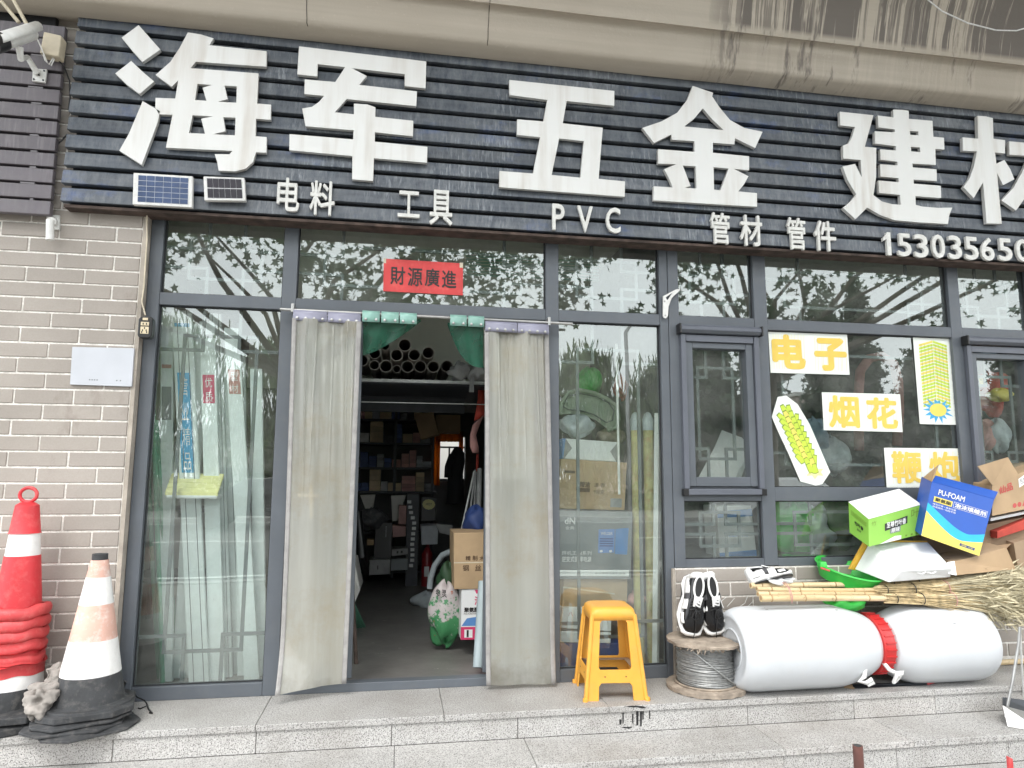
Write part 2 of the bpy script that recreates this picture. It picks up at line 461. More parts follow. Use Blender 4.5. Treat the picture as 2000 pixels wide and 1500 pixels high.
M['shoe_white'] = simple('white_shoe_leather', (0.76, 0.76, 0.75), 0.4, 0.05)
M['shoe_grey'] = simple('grey_suede', (0.07, 0.07, 0.075), 0.85, 0.2)
M['steel_dark'] = simple('dark_steel', (0.03, 0.035, 0.042), 0.35, 0.3, 10, metal=0.6)
M['brownpipe'] = simple('brown_painted_pipe', (0.13, 0.055, 0.045), 0.5, 0.3, 12)
M['carpaint'] = simple('dark_car_paint', (0.02, 0.022, 0.026), 0.15, 0.05)
M['carwhite'] = simple('white_car_paint', (0.7, 0.7, 0.7), 0.2, 0.05)
M['carglass'] = simple('dark_car_glass', (0.02, 0.025, 0.03), 0.05, 0.05)
M['house'] = simple('pale_pink_render', (0.52, 0.44, 0.39), 0.9, 0.1, 1)
M['house_w'] = simple('white_render', (0.62, 0.61, 0.58), 0.9, 0.1, 1)
M['house_glass'] = simple('far_window', (0.08, 0.10, 0.12), 0.15, 0.3)
M['doorwood'] = simple('dark_lacquer', (0.03, 0.028, 0.03), 0.4)
M['mesh_blue'] = simple('plastic_film_blue', (0.30, 0.40, 0.50), 0.3, 0.3, 12, bmp=0.5, bscale=30)

def leaf_mat(name, col):
    m, t, b = nodes(name)
    n = noise(t, coord(t), 3.0, 4)
    c = mixc(t, ramp(t, n, 0.3, 0.7), tuple(x * 0.6 for x in col), tuple(x * 1.35 for x in col))
    t.links.new(c, b.inputs['Base Color'])
    b.inputs['Roughness'].default_value = 0.55
    out = t.nodes['Material Output']
    tl = N(t, 'ShaderNodeBsdfTranslucent')
    t.links.new(c, tl.inputs[0])
    ms = N(t, 'ShaderNodeMixShader')
    ms.inputs[0].default_value = 0.3
    t.links.new(b.outputs[0], ms.inputs[1])
    t.links.new(tl.outputs[0], ms.inputs[2])
    t.links.new(ms.outputs[0], out.inputs[0])
    return m
M['leaf'] = leaf_mat('plane_tree_leaf', (0.065, 0.115, 0.045))
M['leaf_willow'] = leaf_mat('willow_leaf', (0.10, 0.15, 0.045))
M['leaf_dark'] = leaf_mat('cypress_leaf', (0.045, 0.085, 0.035))

def curtain_mat():
    m, t, b = nodes('cloudy_pvc_strip')
    out = t.nodes['Material Output']
    v = coord(t, (9, 9, 0.6))
    st = noise(t, v, 1.0, 5, 0.6)
    big = noise(t, coord(t, (1.5, 1.5, 0.9)), 1.0, 4)
    c = mixc(t, ramp(t, st, 0.3, 0.7), (0.42, 0.40, 0.33), (0.56, 0.555, 0.50))
    c = mixc(t, math_(t, 'MULTIPLY', ramp(t, big, 0.4, 0.7), 0.5), c, (0.55, 0.60, 0.58))
    fine = noise(t, coord(t, (3, 3, 3)), 1.0, 6, 0.7)
    c = mixc(t, math_(t, 'MULTIPLY', ramp(t, fine, 0.5, 0.72), 0.5), c, (0.42, 0.34, 0.20))
    gz = N(t, 'ShaderNodeNewGeometry'); sz = N(t, 'ShaderNodeSeparateXYZ'); t.links.new(gz.outputs['Position'], sz.inputs[0])
    mud = math_(t, 'ADD', math_(t, 'MULTIPLY', sz.outputs[2], -4.0), math_(t, 'MULTIPLY', fine, 1.6))
    c = mixc(t, math_(t, 'MULTIPLY', ramp(t, mud, 0.25, 0.8), 0.6), c, (0.15, 0.13, 0.10))
    t.links.new(c, b.inputs['Base Color'])
    b.inputs['Roughness'].default_value = 0.5
    b.inputs['Specular IOR Level'].default_value = 0.4
    b.inputs['Coat Weight'].default_value = 1.0
    b.inputs['Coat Roughness'].default_value = 0.06
    bump(t, b, noise(t, coord(t, (26, 26, 1.2)), 1.0, 3), 0.35, 0.012)
    tl = N(t, 'ShaderNodeBsdfTranslucent')
    t.links.new(c, tl.inputs[0])
    m1 = N(t, 'ShaderNodeMixShader')
    m1.inputs[0].default_value = 0.25
    t.links.new(b.outputs[0], m1.inputs[1])
    t.links.new(tl.outputs[0], m1.inputs[2])
    tr = N(t, 'ShaderNodeBsdfTransparent')
    tr.inputs[0].default_value = (0.95, 0.94, 0.88, 1)
    m2 = N(t, 'ShaderNodeMixShader')
    t.links.new(math_(t, 'ADD', math_(t, 'MULTIPLY', ramp(t, big, 0.35, 0.7), 0.16), 0.26), m2.inputs[0])
    t.links.new(m1.outputs[0], m2.inputs[1])
    t.links.new(tr.outputs[0], m2.inputs[2])
    t.links.new(m2.outputs[0], out.inputs[0])
    return m
M['curtain'] = curtain_mat()
M['curtain_trim'] = simple('lilac_grey_trim', (0.31, 0.30, 0.29), 0.45, 0.2, 20)
M['clip_lilac'] = simple('lilac_clip_plastic', (0.27, 0.27, 0.35), 0.35, 0.1)
M['clip_mint'] = simple('mint_clip_plastic', (0.24, 0.44, 0.38), 0.3, 0.15)
def net_mat():
    m, t, b = nodes('green_mesh_fabric')
    out = t.nodes['Material Output']
    c = mixc(t, ramp(t, noise(t, coord(t), 9, 4), 0.3, 0.7), (0.006, 0.07, 0.04), (0.012, 0.15, 0.085))
    t.links.new(c, b.inputs['Base Color'])
    b.inputs['Roughness'].default_value = 0.4
    tr = N(t, 'ShaderNodeBsdfTransparent')
    tl = N(t, 'ShaderNodeBsdfTranslucent')
    t.links.new(c, tl.inputs[0])
    m1 = N(t, 'ShaderNodeMixShader'); m1.inputs[0].default_value = 0.35
    t.links.new(b.outputs[0], m1.inputs[1]); t.links.new(tl.outputs[0], m1.inputs[2])
    m2 = N(t, 'ShaderNodeMixShader'); m2.inputs[0].default_value = 0.2
    t.links.new(m1.outputs[0], m2.inputs[1]); t.links.new(tr.outputs[0], m2.inputs[2])
    t.links.new(m2.outputs[0], out.inputs[0])
    return m
M['net'] = net_mat()

# ------------------------------------------------------------------ object helpers
WM = {}
def leaf_amber():
    m, t, b = nodes('amber_curtain')
    out = t.nodes['Material Output']
    n = noise(t, coord(t, (60, 2, 2)), 1.0, 3)
    c = mixc(t, ramp(t, n, 0.3, 0.7), (0.55, 0.20, 0.03), (0.80, 0.38, 0.08))
    t.links.new(c, b.inputs['Base Color'])
    tl = N(t, 'ShaderNodeBsdfTranslucent'); t.links.new(c, tl.inputs[0])
    ms = N(t, 'ShaderNodeMixShader'); ms.inputs[0].default_value = 0.75
    t.links.new(b.outputs[0], ms.inputs[1]); t.links.new(tl.outputs[0], ms.inputs[2]); t.links.new(ms.outputs[0], out.inputs[0])
    return m
def sack_mat():
    m, t, b = nodes('printed_sack')
    g = N(t, 'ShaderNodeNewGeometry'); sp = N(t, 'ShaderNodeSeparateXYZ'); t.links.new(g.outputs['Position'], sp.inputs[0])
    v = coord(t)
    low = math_(t, 'SUBTRACT', 0.30, sp.outputs[2])
    n1 = noise(t, v, 22, 4, 0.7)
    f = math_(t, 'MULTIPLY', ramp(t, math_(t, 'ADD', n1, math_(t, 'MULTIPLY', low, 1.2)), 0.52, 0.58), 0.95)
    c = mixc(t, f, (0.55, 0.50, 0.50), (0.04, 0.26, 0.09))
    c = mixc(t, ramp(t, noise(t, v, 17, 4), 0.66, 0.70), c, (0.45, 0.12, 0.06))
    t.links.new(c, b.inputs['Base Color']); b.inputs['Roughness'].default_value = 0.3
    bump(t, b, noise(t, v, 28, 4), 0.5)
    return m
def floor_mat():
    m, t, b = nodes('worn_concrete_floor')
    v = coord(t)
    c = mixc(t, ramp(t, noise(t, v, 2.5, 6, 0.65), 0.3, 0.7), (0.12, 0.115, 0.108), (0.23, 0.222, 0.21))
    sp = noise(t, coord(t, (5, 9, 5)), 1.0, 6, 0.75)
    c = mixc(t, math_(t, 'MULTIPLY', ramp(t, sp, 0.64, 0.67), 0.8), c, (0.52, 0.50, 0.47))
    t.links.new(c, b.inputs['Base Color']); b.inputs['Roughness'].default_value = 0.42
    bump(t, b, noise(t, v, 40, 4), 0.1)
    return m
def tag(o, label=None, cat=None, group=None, kind=None):
    if label: o['label'] = label
    if cat: o['category'] = cat
    if group: o['group'] = group
    if kind: o['kind'] = kind
    return o
def thing(name, label, cat, loc=(0, 0, 0), rot=(0, 0, 0), group=None):
    o = bpy.data.objects.new(name, None)
    C.objects.link(o)
    o.empty_display_size = 0.1
    o.location = loc
    o.rotation_euler = rot
    WM[o.name] = Matrix.LocRotScale(Vector(loc), Euler(rot), None)
    return tag(o, label, cat, group)
class B:
    def __init__(s): s.v, s.f = [], []
    def add(s, vs, fs):
        n = len(s.v)
        s.v += [Vector(x) for x in vs]
        s.f += [tuple(i + n for i in f) for f in fs]
        return s
    def box(s, x0, x1, y0, y1, z0, z1):
        vs = [(x, y, z) for x in (x0, x1) for y in (y0, y1) for z in (z0, z1)]
        return s.add(vs, [(0, 1, 3, 2), (4, 6, 7, 5), (0, 4, 5, 1), (2, 3, 7, 6), (0, 2, 6, 4), (1, 5, 7, 3)])
    def hexa(s, q, d):
        # q: four corners TL TR BR BL of the front face, d: vector to the back
        q = [Vector(x) for x in q]
        d = Vector(d)
        return s.add(q + [x + d for x in q], [(0, 3, 2, 1), (4, 5, 6, 7), (0, 1, 5, 4), (1, 2, 6, 5), (2, 3, 7, 6), (3, 0, 4, 7)])
    def tube(s, pts, rad, n=10, cap=True):
        pts = [Vector(p) for p in pts]
        if not isinstance(rad, (list, tuple)): rad = [rad] * len(pts)
        up = None
        rings = []
        for i, p in enumerate(pts):
            a = pts[max(i - 1, 0)]; b_ = pts[min(i + 1, len(pts) - 1)]
            d = (b_ - a).normalized()
            if up is None:
                up = Vector((0, 0, 1)) if abs(d.z) < 0.9 else Vector((1, 0, 0))
            x = d.cross(up)
            if x.length < 1e-6: x = d.cross(Vector((0, 1, 0)))
            x.normalize()
            y = x.cross(d).normalized()
            up = y
            rings.append([p + (x * math.cos(2 * math.pi * k / n) + y * math.sin(2 * math.pi * k / n)) * rad[i] for k in range(n)])
        vs = [v for r_ in rings for v in r_]
        fs = []
        for i in range(len(pts) - 1):
            for k in range(n):
                k2 = (k + 1) % n
                fs.append((i * n + k, i * n + k2, (i + 1) * n + k2, (i + 1) * n + k))
        if cap:
            fs.append(tuple(range(n))[::-1])
            fs.append(tuple((len(pts) - 1) * n + k for k in range(n)))
        return s.add(vs, fs)
    def lathe(s, prof, n=32, mat=None, sq=None):
        # prof: (radius, height) list along local z; mat places it
        mat = mat or Matrix()
        vs, fs = [], []
        for (r_, h) in prof:
            for k in range(n):
                a = 2 * math.pi * k / n
                vs.append(mat @ Vector((r_ * math.cos(a), r_ * math.sin(a), h)))
        for i in range(len(prof) - 1):
            for k in range(n):
                k2 = (k + 1) % n
                fs.append((i * n + k, i * n + k2, (i + 1) * n + k2, (i + 1) * n + k))
        if prof[0][0] > 1e-5: fs.append(tuple(range(n))[::-1])
        if prof[-1][0] > 1e-5: fs.append(tuple((len(prof) - 1) * n + k for k in range(n)))
        return s.add(vs, fs)
    def lump(s, c, r_, seed=0, amp=0.15, nu=16, nv=10, flat=None):
        c = Vector(c)
        rr = random.Random(seed)
        ph = [(rr.uniform(0, 6.3), rr.uniform(0, 6.3), rr.randint(2, 5), rr.randint(1, 4)) for _ in range(5)]
        vs, fs = [], []
        for j in range(nv + 1):
            th = math.pi * j / nv
            for k in range(nu):
                a = 2 * math.pi * k / nu
                g = 1 + amp * sum(math.sin(a * p[2] + p[0]) * math.sin(th * p[3] + p[1]) for p in ph) / 2
                vs.append(c + Vector((r_[0] * g * math.sin(th) * math.cos(a), r_[1] * g * math.sin(th) * math.sin(a), r_[2] * g * math.cos(th))))
        for j in range(nv):
            for k in range(nu):
                k2 = (k + 1) % nu
                fs.append((j * nu + k, (j + 1) * nu + k, (j + 1) * nu + k2, j * nu + k2))
        if flat is not None:
            for v in vs:
                if v.z < flat: v.z = flat
        return s.add(vs, fs)
    def build(s, name, m, parent=None, smooth=False, bevel=0, local=False, label=None, seg=2, solid=0, mesh_only=False, center=None):
        vs = s.v
        if local and parent is not None:
            base = Vector((0, 0, 0))
        else:
            a = np.array([tuple(v) for v in vs])
            mn, mxx = a.min(0), a.max(0)
            base = Vector(((mn[0] + mxx[0]) / 2, (mn[1] + mxx[1]) / 2, mn[2] if parent is None else (mn[2] + mxx[2]) / 2))
            if center is not None: base = Vector(center)
        me = bpy.data.meshes.new(name)
        me.from_pydata([tuple(v - base) for v in vs], [], s.f)
        me.validate()
        bm = bmesh.new(); bm.from_mesh(me)
        bmesh.ops.recalc_face_normals(bm, faces=bm.faces)
        bm.to_mesh(me); bm.free()
        if smooth:
            me.polygons.foreach_set('use_smooth', [True] * len(me.polygons))
            if smooth != 'all':
                me.set_sharp_from_angle(angle=R(40))
        me.materials.append(m)
        o = bpy.data.objects.new(name, me)
        C.objects.link(o)
        place(o, base, parent, local)
        if bevel:
            md = o.modifiers.new('bevel', 'BEVEL')
            md.width = bevel; md.segments = seg; md.limit_method = 'ANGLE'; md.angle_limit = R(35)
            md.harden_normals = False
        if solid:
            md = o.modifiers.new('solid', 'SOLIDIFY'); md.thickness = solid; md.offset = 0
        if label: o['label'] = label
        return o
def place(o, base, parent, local=False):
    if parent is None:
        o.location = base
        WM[o.name] = Matrix.Translation(base)
    elif local:
        o.parent = parent
        WM[o.name] = WM[parent.name].copy()
    else:
        o.parent = parent
        o.matrix_parent_inverse = WM[parent.name].inverted()
        o.location = base
        WM[o.name] = Matrix.Translation(base)
def link_copy(o, parent, loc):
    c = o.copy(); C.objects.link(c)
    c.parent = parent
    if parent is not None: c.matrix_parent_inverse = WM[parent.name].inverted()
    c.location = loc
    WM[c.name] = Matrix.Translation(loc)
    return c
def box(name, x0, x1, y0, y1, z0, z1, m, parent=None, bevel=0.0, **k):
    return B().box(x0, x1, y0, y1, z0, z1).build(name, m, parent, bevel=bevel, **k)

def text_verts(body, offset=0.0):
    """mesh of a text, in its own bounding box scaled to 0..1"""
    c = bpy.data.curves.new('t', 'FONT')
    c.body = body
    c.offset = offset
    c.resolution_u = 3
    o = bpy.data.objects.new('t', c)
    me = bpy.data.meshes.new_from_object(o)
    vs = np.array([v.co[:2] for v in me.vertices])
    fs = [tuple(p.vertices) for p in me.polygons]
    bpy.data.objects.remove(o); bpy.data.curves.remove(c); bpy.data.meshes.remove(me)
    mn, mxx = vs.min(0), vs.max(0)
    return (vs - mn) / np.maximum(mxx - mn, 1e-6), fs
def bil(q, u, v):
    """q TL TR BR BL, u to the right, v up"""
    return q[3] * (1 - u) * (1 - v) + q[2] * u * (1 - v) + q[1] * u * v + q[0] * (1 - u) * v
def quad_n(q):
    n = (q[1] - q[0]).cross(q[3] - q[0]).normalized()
    if n.dot(O - q[0]) < 0: n = -n
    return n
def flat_shape(name, vs, fs, q, m, parent, off=0.0012, thick=0.0, label=None, local=False):
    """a 2-D mesh (0..1) laid on the quad q, raised by off; thick gives it body"""
    n = quad_n(q)
    if local: n = -n if False else n
    top = [bil(q, u, v) + n * off for u, v in vs]
    b = B()
    if thick:
        cnt = {}
        for f in fs:
            for i in range(len(f)):
                e = (f[i], f[(i + 1) % len(f)])
                cnt[e] = 1
        bot = [p - n * thick for p in top]
        k = len(top)
        faces = list(fs) + [tuple(i + k for i in f[::-1]) for f in fs]
        for (a, c) in cnt:
            if (c, a) not in cnt: faces.append((a, c, c + k, a + k)[::-1])
        b.add(top + bot, faces)
    else:
        b.add(top, fs)
    return b.build(name, m, parent, label=label)
def text_on(q, u0, v0, u1, v1, body, m, parent, off=0.0012, bold=0.0, thick=0.0, name='print', label=None):
    v1_, f1_ = text_verts(body, 0.0)
    if not bold:
        return flat_shape(name, [(u0 + (u1 - u0) * a, v0 + (v1 - v0) * b) for a, b in v1_], f1_, q, m, parent, off, thick, label)
    # heavier stroke: the glyph laid down several times, each a hair higher and shifted
    n = quad_n(q)
    bb = B()
    d = min(bold, 0.06)
    wd = max(1, len(body.replace(' ', '')))
    sh = [(0, 0)] + [(math.cos(k * math.pi / 4) * d, math.sin(k * math.pi / 4) * d) for k in range(8)]
    for i, (dx, dy) in enumerate(sh):
        o_ = off + 0.00012 * i
        top = []
        for a, b in v1_:
            a2 = (a * (1 - 2 * d / wd)) + d / wd + dx / wd
            b2 = (b * (1 - 2 * d)) + d + dy
            top.append(bil(q, u0 + (u1 - u0) * a2, v0 + (v1 - v0) * b2) + n * o_)
        if thick:
            k = len(top)
            es = {(f[i_], f[(i_ + 1) % len(f)]) for f in f1_ for i_ in range(len(f))}
            sd_ = [(a, c, c + k, a + k) for a, c in es if (c, a) not in es]
            bb.add(top + [p - n * thick for p in top], list(f1_) + [tuple(i_ + k for i_ in f[::-1]) for f in f1_] + sd_)
        else:
            bb.add(top, f1_)
    return bb.build(name, m, parent, label=label)
def poly_on(q, pts, m, parent, off=0.001, name='print', thick=0.0, label=None):
    return flat_shape(name, pts, [tuple(range(len(pts)))], q, m, parent, off, thick, label)
def sub_quad(q, u0, v0, u1, v1):
    return [bil(q, u0, v1), bil(q, u1, v1), bil(q, u1, v0), bil(q, u0, v0)]
def pq(pts, Y):
    """quad from four pixels TL TR BR BL at depth(s) Y"""
    Ys = Y if isinstance(Y, (list, tuple)) else [Y] * 4
    return [P(p[0], p[1], y) for p, y in zip(pts, Ys)]
def curve_shape(outlines, z=0.0):
    """filled 2-D outlines with holes -> verts, faces"""
    c = bpy.data.curves.new('c', 'CURVE')
    c.dimensions = '2D'; c.fill_mode = 'BOTH'
    for pts in outlines:
        s = c.splines.new('POLY')
        s.points.add(len(pts) - 1)
        for p, q in zip(s.points, pts): p.co = (q[0], q[1], 0, 1)
        s.use_cyclic_u = True
    o = bpy.data.objects.new('c', c)
    me = bpy.data.meshes.new_from_object(o)
    vs = [v.co[:2] for v in me.vertices]
    fs = [tuple(p.vertices) for p in me.polygons]
    bpy.data.objects.remove(o); bpy.data.curves.remove(c); bpy.data.meshes.remove(me)
    return vs, fs
# ================================================================== LARGE STRUCTURE
def struct(o): return tag(o, kind='structure')

# ground, road, pavement in front of the shop (behind the camera, mirrored in the glass)
GZ = -0.42
struct(box('ground', -250, 250, -250, 60, GZ - 0.3, GZ - 0.02, M['soil']))
struct(box('pavement', -40, 40, -6.6, -0.9, GZ - 0.01, GZ, M['paving']))
struct(box('road', -120, 120, -19.0, -6.8, GZ - 0.016, GZ - 0.12 + 0.108, M['asphalt']))
k = struct(box('kerb', -40, 40, -6.8, -6.6, GZ - 0.01, GZ + 0.02, M['granite'], bevel=0.01))
mk = B()
for i in range(-10, 12): mk.box(i * 6.0, i * 6.0 + 3.0, -12.9, -12.78, GZ - 0.012, GZ - 0.006)
mk.box(-120, 120, -7.35, -7.22, GZ - 0.012, GZ - 0.006).box(-120, 120, -18.6, -18.45, GZ - 0.012, GZ - 0.006)
tag(mk.build('road_markings', M['roadpaint']), kind='structure')
pl = tag(thing('far_pavement', None, None), kind='structure')
box('kerb', -60, 60, -19.3, -19.0, GZ - 0.02, GZ + 0.12, M['granite'], pl)
box('paving', -60, 60, -24, -19.3, GZ - 0.02, GZ + 0.11, M['paving'], pl)
PLX0, PLX1 = -3.6, 6.2
# steps: core, tread slabs and riser slabs
st = tag(thing('shopfront_steps', None, None), kind='structure')
box('core', PLX0, PLX1, -0.43, -0.0, GZ - 0.01, -0.032, M['joint'], st)
box('core', PLX0, PLX1, -0.74, -0.43, GZ - 0.01, -0.162, M['joint'], st)
box('core', PLX0, PLX1, -1.05, -0.74, GZ - 0.01, -0.292, M['joint'], st)
def slabs(xs, y0, y1, z0, z1, nm):
    for a, b_ in zip(xs[:-1], xs[1:]):
        box(nm, a + 0.0012, b_ - 0.0012, y0, y1, z0, z1, M['granite'], st, bevel=0.003)
def xs_from(px, py, Y):
    return [PLX0] + [P(x, py, Y).x for x in px] + [4.4, 5.3, PLX1]
slabs([PLX0, -2.2, P(504, 1395, -.4).x, 0.25, 1.07, 1.98, 2.9, 3.8, 5.0, PLX1], -0.452, 0.02, -0.030, 0.0, 'tread_slab')
slabs(xs_from([223, 501, 765, 1011, 1461, 1670, 1830], 1430, -.437), -0.442, -0.43, -0.128, -0.031, 'riser_slab')
slabs([PLX0, -1.9, P(770, 1480, -.6).x, P(1035, 1480, -.6).x, P(1500, 1450, -.6).x, P(1740, 1430, -.6).x, 3.6, 4.5, PLX1], -0.762, -0.442, -0.158, -0.128, 'tread_slab')
slabs(xs_from([180, 460, 770, 1010, 1530, 1750, 1970], 1480, -.747), -0.752, -0.74, -0.258, -0.159, 'riser_slab')
slabs([PLX0, -1.5, -0.2, 0.9, 2.0, 3.0, 4.0, 5.0, PLX1], -1.07, -0.752, -0.288, -0.258, 'tread_slab')
slabs([PLX0, -2.2, -1.0, 0.3, 1.3, 2.4, 3.3, 4.4, PLX1], -1.062, -1.05, GZ, -0.289, 'riser_slab')

# interior shell
struct(box('shop_floor', -2.0, 6.3, 0.02, 6.0, -0.06, 0.0, M['floor']))
struct(box('shop_ceiling', -2.0, 6.3, 0.06, 6.0, 2.95, 3.05, M['plaster']))
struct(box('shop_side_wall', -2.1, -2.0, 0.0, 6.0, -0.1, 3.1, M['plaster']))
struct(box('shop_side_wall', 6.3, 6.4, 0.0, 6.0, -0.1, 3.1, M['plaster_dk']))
bw = B()
wa, wb = P(848, 868, 4.6), P(900, 940, 4.6)     # window opening at the back
wx0, wx1, wz0, wz1 = wa.x, wb.x + 0.05, wb.z, wa.z + 0.1
bw.box(-2.0, wx0, 4.6, 4.75, 0, 2.95).box(wx1, 6.3, 4.6, 4.75, 0, 2.95).box(wx0, wx1, 4.6, 4.75, 0, wz0).box(wx0, wx1, 4.6, 4.75, wz1, 2.95)
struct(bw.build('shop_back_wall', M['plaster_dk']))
struct(box('courtyard_wall', -2, 5, 7.6, 7.8, -0.1, 2.6, M['house_w']))

# ---- brick wall to the left of the shopfront
WY = -0.08
def brick_wall(name, label, x0, x1, z_top, rows, z_bot, ph, L, Hc, Y, depth=0.06):
    t = thing(name, label, 'brick wall', ((x0 + x1) / 2, Y + 0.1, z_bot))
    box('mortar', x0, x1, Y + 0.004, Y + depth, z_bot, z_top, M['mortar'], t)
    cache = {}
    jt = 0.0095
    for r_ in range(rows):
        zt = z_top - r_ * Hc
        if zt - Hc < z_bot - 0.02: break
        off = ph + (L / 2 if r_ % 2 else 0)
        k0 = math.floor((x0 - off) / L)
        x = off + k0 * L
        while x < x1:
            a, b_ = max(x, x0), min(x + L, x1)
            if b_ - a > 0.03:
                wd = round(b_ - a - jt, 3)
                if wd not in cache:
                    o = B().box(-wd / 2, wd / 2, 0, 0.02, -(Hc - jt) / 2, (Hc - jt) / 2).build('brick', M['brick'], t, center=(0, 0, 0))
                    md = o.modifiers.new('bevel', 'BEVEL'); md.width = 0.0025; md.segments = 1
                    cache[wd] = o
                    first = True
                else: first = False
                loc = Vector(((a + b_) / 2 + random.uniform(-.001, .001), Y - random.uniform(0, .0018), zt - Hc / 2 + random.uniform(-.0008, .0008)))
                if first:
                    o.location = loc; WM[o.name] = Matrix.Translation(loc)
                else: link_copy(cache[wd], t, loc)
            x += L
    return t
lw = brick_wall('brick_wall', 'tall grey tan brick wall with raised white joints beside the glass shopfront', -3.2, -1.389, 2.53 + 0.08 * 14, 48, -0.05, -1.941, 0.28, 0.08, WY)
box('edge_render', -1.389, -1.368, WY - 0.002, 0.06, 0.0, 2.62, M['render'], lw)
box('core', -3.2, -1.39, WY + 0.06, 0.3, 0, 3.65, M['render'], lw)
rw = brick_wall('low_brick_wall', 'low grey brick wall under the display windows behind the drums', 1.60, 6.2, 0.607, 8, -0.02, 1.8, 0.281, 0.081, -0.05, 0.05)
box('edge_render', 1.585, 1.60, -0.052, 0.0, 0.0, 0.607, M['render'], rw)
box('core', 1.6, 6.2, 0.0, 0.15, 0, 0.60, M['render'], rw)

# ---- bridge concrete above the sign
prof = [(-0.10, P(1000, 119, -.17).z + .02)]
for yy, Y_ in ((119, -.17), (94, -.25), (88, -.266), (80, -.276), (62, -.285), (35, -.305), (14, -.33), (11, -.36)):
    prof.append((Y_, P(1000, yy, Y_).z))
zz = prof[-1][1]
for dy, dz in ((-.03, .12), (-.07, .25), (-.14, .38), (-.25, .52), (-.42, .66), (-.65, .78), (-1.0, .90)):
    prof.append((-0.36 + dy, zz + dz))
prof += [(-1.6, zz + 1.04), (-2.3, zz + 1.16), (-2.3, zz + 1.6), (0.5, zz + 1.6), (0.5, prof[0][1])]  # outer deck, out of view, extended to shade the facade
cb = B()
xsx = [-4 + i * 0.5 for i in range(29)]
n_ = len(prof)
vs = [(x, y + (random.uniform(-.002, .002)), z + random.uniform(-.002, .002)) for x in xsx for (y, z) in prof]
fs = [(i * n_ + j, i * n_ + (j + 1) % n_, (i + 1) * n_ + (j + 1) % n_, (i + 1) * n_ + j) for i in range(len(xsx) - 1) for j in range(n_)]
fs += [tuple(range(n_)), tuple((len(xsx) - 1) * n_ + j for j in range(n_))]
cb.add(vs, fs)
br = thing('concrete_overhang', 'stained tan concrete bridge edge overhanging the black shop sign', 'bridge', (1, 0.2, 3.6))
cb.build('girder', M['concrete'], br, smooth=True)
# casting joints
for px in (598, 955):
    q = P(px, 20, -.31)
    jb = B()
    pts = [Vector((q.x + random.uniform(-.004, .004), y - 0.001, z)) for y, z in prof[2:13]]
    jb.tube(pts, 0.0022, 5)
    jb.build('casting_crack', M['joint'], br)

# ------------------------------------------------------------------ the main sign
SY = -0.16
sign = thing('shop_sign', 'long black slatted shop sign with big white characters across the facade', 'sign', (1.2, -0.05, 2.5))
ztop, pitch = 3.62, 0.0987
sx0, sx1 = -1.775, 5.0
box('backing', sx0 + 0.03, sx1 - 0.02, -0.115, -0.055, 2.535, 3.68, M['backing'], sign)
box('rusty_underside', sx0 + 0.02, sx1, -0.155, -0.04, 2.519, 2.534, M['rust'], sign)
for k in range(12):
    zt = ztop + pitch * 0.55 - pitch * (k) if k == 0 else ztop - pitch * (k - 1)
    if k == 0: zt = ztop + 0.058
    z1 = zt - 0.006; z0 = zt - 0.006 - (0.077 if k else 0.045)
    xo = -0.0016 * k * 0 + random.uniform(-.004, .004)
    lean = 0.010
    b = B()
    sl = sx0 + (-(0.0) + xo)
    y0 = SY if k else SY + 0.005
    b.add([(sl, y0 + lean, z1), (sx1, y0 + lean, z1), (sx1, y0, z0), (sl, y0, z0), (sl, -0.118, z1), (sx1, -0.118, z1), (sx1, -0.118, z0), (sl, -0.118, z0)],
          [(0, 1, 2, 3), (4, 7, 6, 5), (0, 4, 5, 1), (1, 5, 6, 2), (2, 6, 7, 3), (3, 7, 4, 0)])
    b.build('slat', M['slat'], sign, bevel=0.0035, seg=2)

def cchar(name, S_, ox, oy, outs, label, th=0.024, Y=-0.188):
    """outline in crop pixels -> world shape on the plane Y"""
    def W(p):
        w_ = P(ox + p[0] / S_, oy + p[1] / S_, Y); return (w_.x, w_.z)
    res_ = [curve_shape([[W(p) for p in o] for o in grp]) for grp in outs]
    vs, fs = [], []
    for v, f in res_:
        n = len(vs); vs += list(v); fs += [tuple(i + n for i in ff) for ff in f]
    b = B()
    k = len(vs)
    face = list(fs)
    es = {(f[i], f[(i + 1) % len(f)]) for f in fs for i in range(len(f))}
    side = [(a, c, c + k, a + k) for a, c in es if (c, a) not in es]
    b.add([(x, Y, z) for x, z in vs] + [(x, Y + th, z) for x, z in vs], face + [tuple(i + k for i in f[::-1]) for f in fs] + side)
    return b.build(name, M['steel'], sign, label=label)
K = 2000 / 560
cchar('character', K, 0, 0, [
    [[(967,175),(1118,345),(993,432),(920,350),(848,262)]],
    [[(915,425),(1000,505),(1075,568),(973,655),(885,590),(804,512)]],
    [[(995,705),(1115,775),(1100,850),(1060,960),(988,1150),(832,1050),(900,930)]],
    [[(1310,226),(1400,240),(1490,268),(1460,315),(1860,357),(1858,465),(1365,430),(1330,475),(1803,512),(1793,722),(1890,730),(1888,835),(1785,828),(1783,950),(1860,956),(1858,1065),(1785,1062),(1765,1130),(1715,1175),(1640,1195),(1525,1190),(1515,1130),(1497,1075),(1600,1075),(1622,1052),(1157,1030),(1203,800),(1110,797),(1083,750),(1085,682),(1222,687),(1243,560),(1197,605),(1085,522),(1190,430),(1255,330)],
     [(1377,585),(1478,592),(1413,612),(1440,703),(1360,697)], [(1565,597),(1652,602),(1648,716),(1520,710),(1588,690)],
     [(1343,803),(1485,812),(1403,828),(1430,933),(1317,928)], [(1557,817),(1643,820),(1638,944),(1485,936),(1573,915)]]],
    'first big white steel character of the sign')
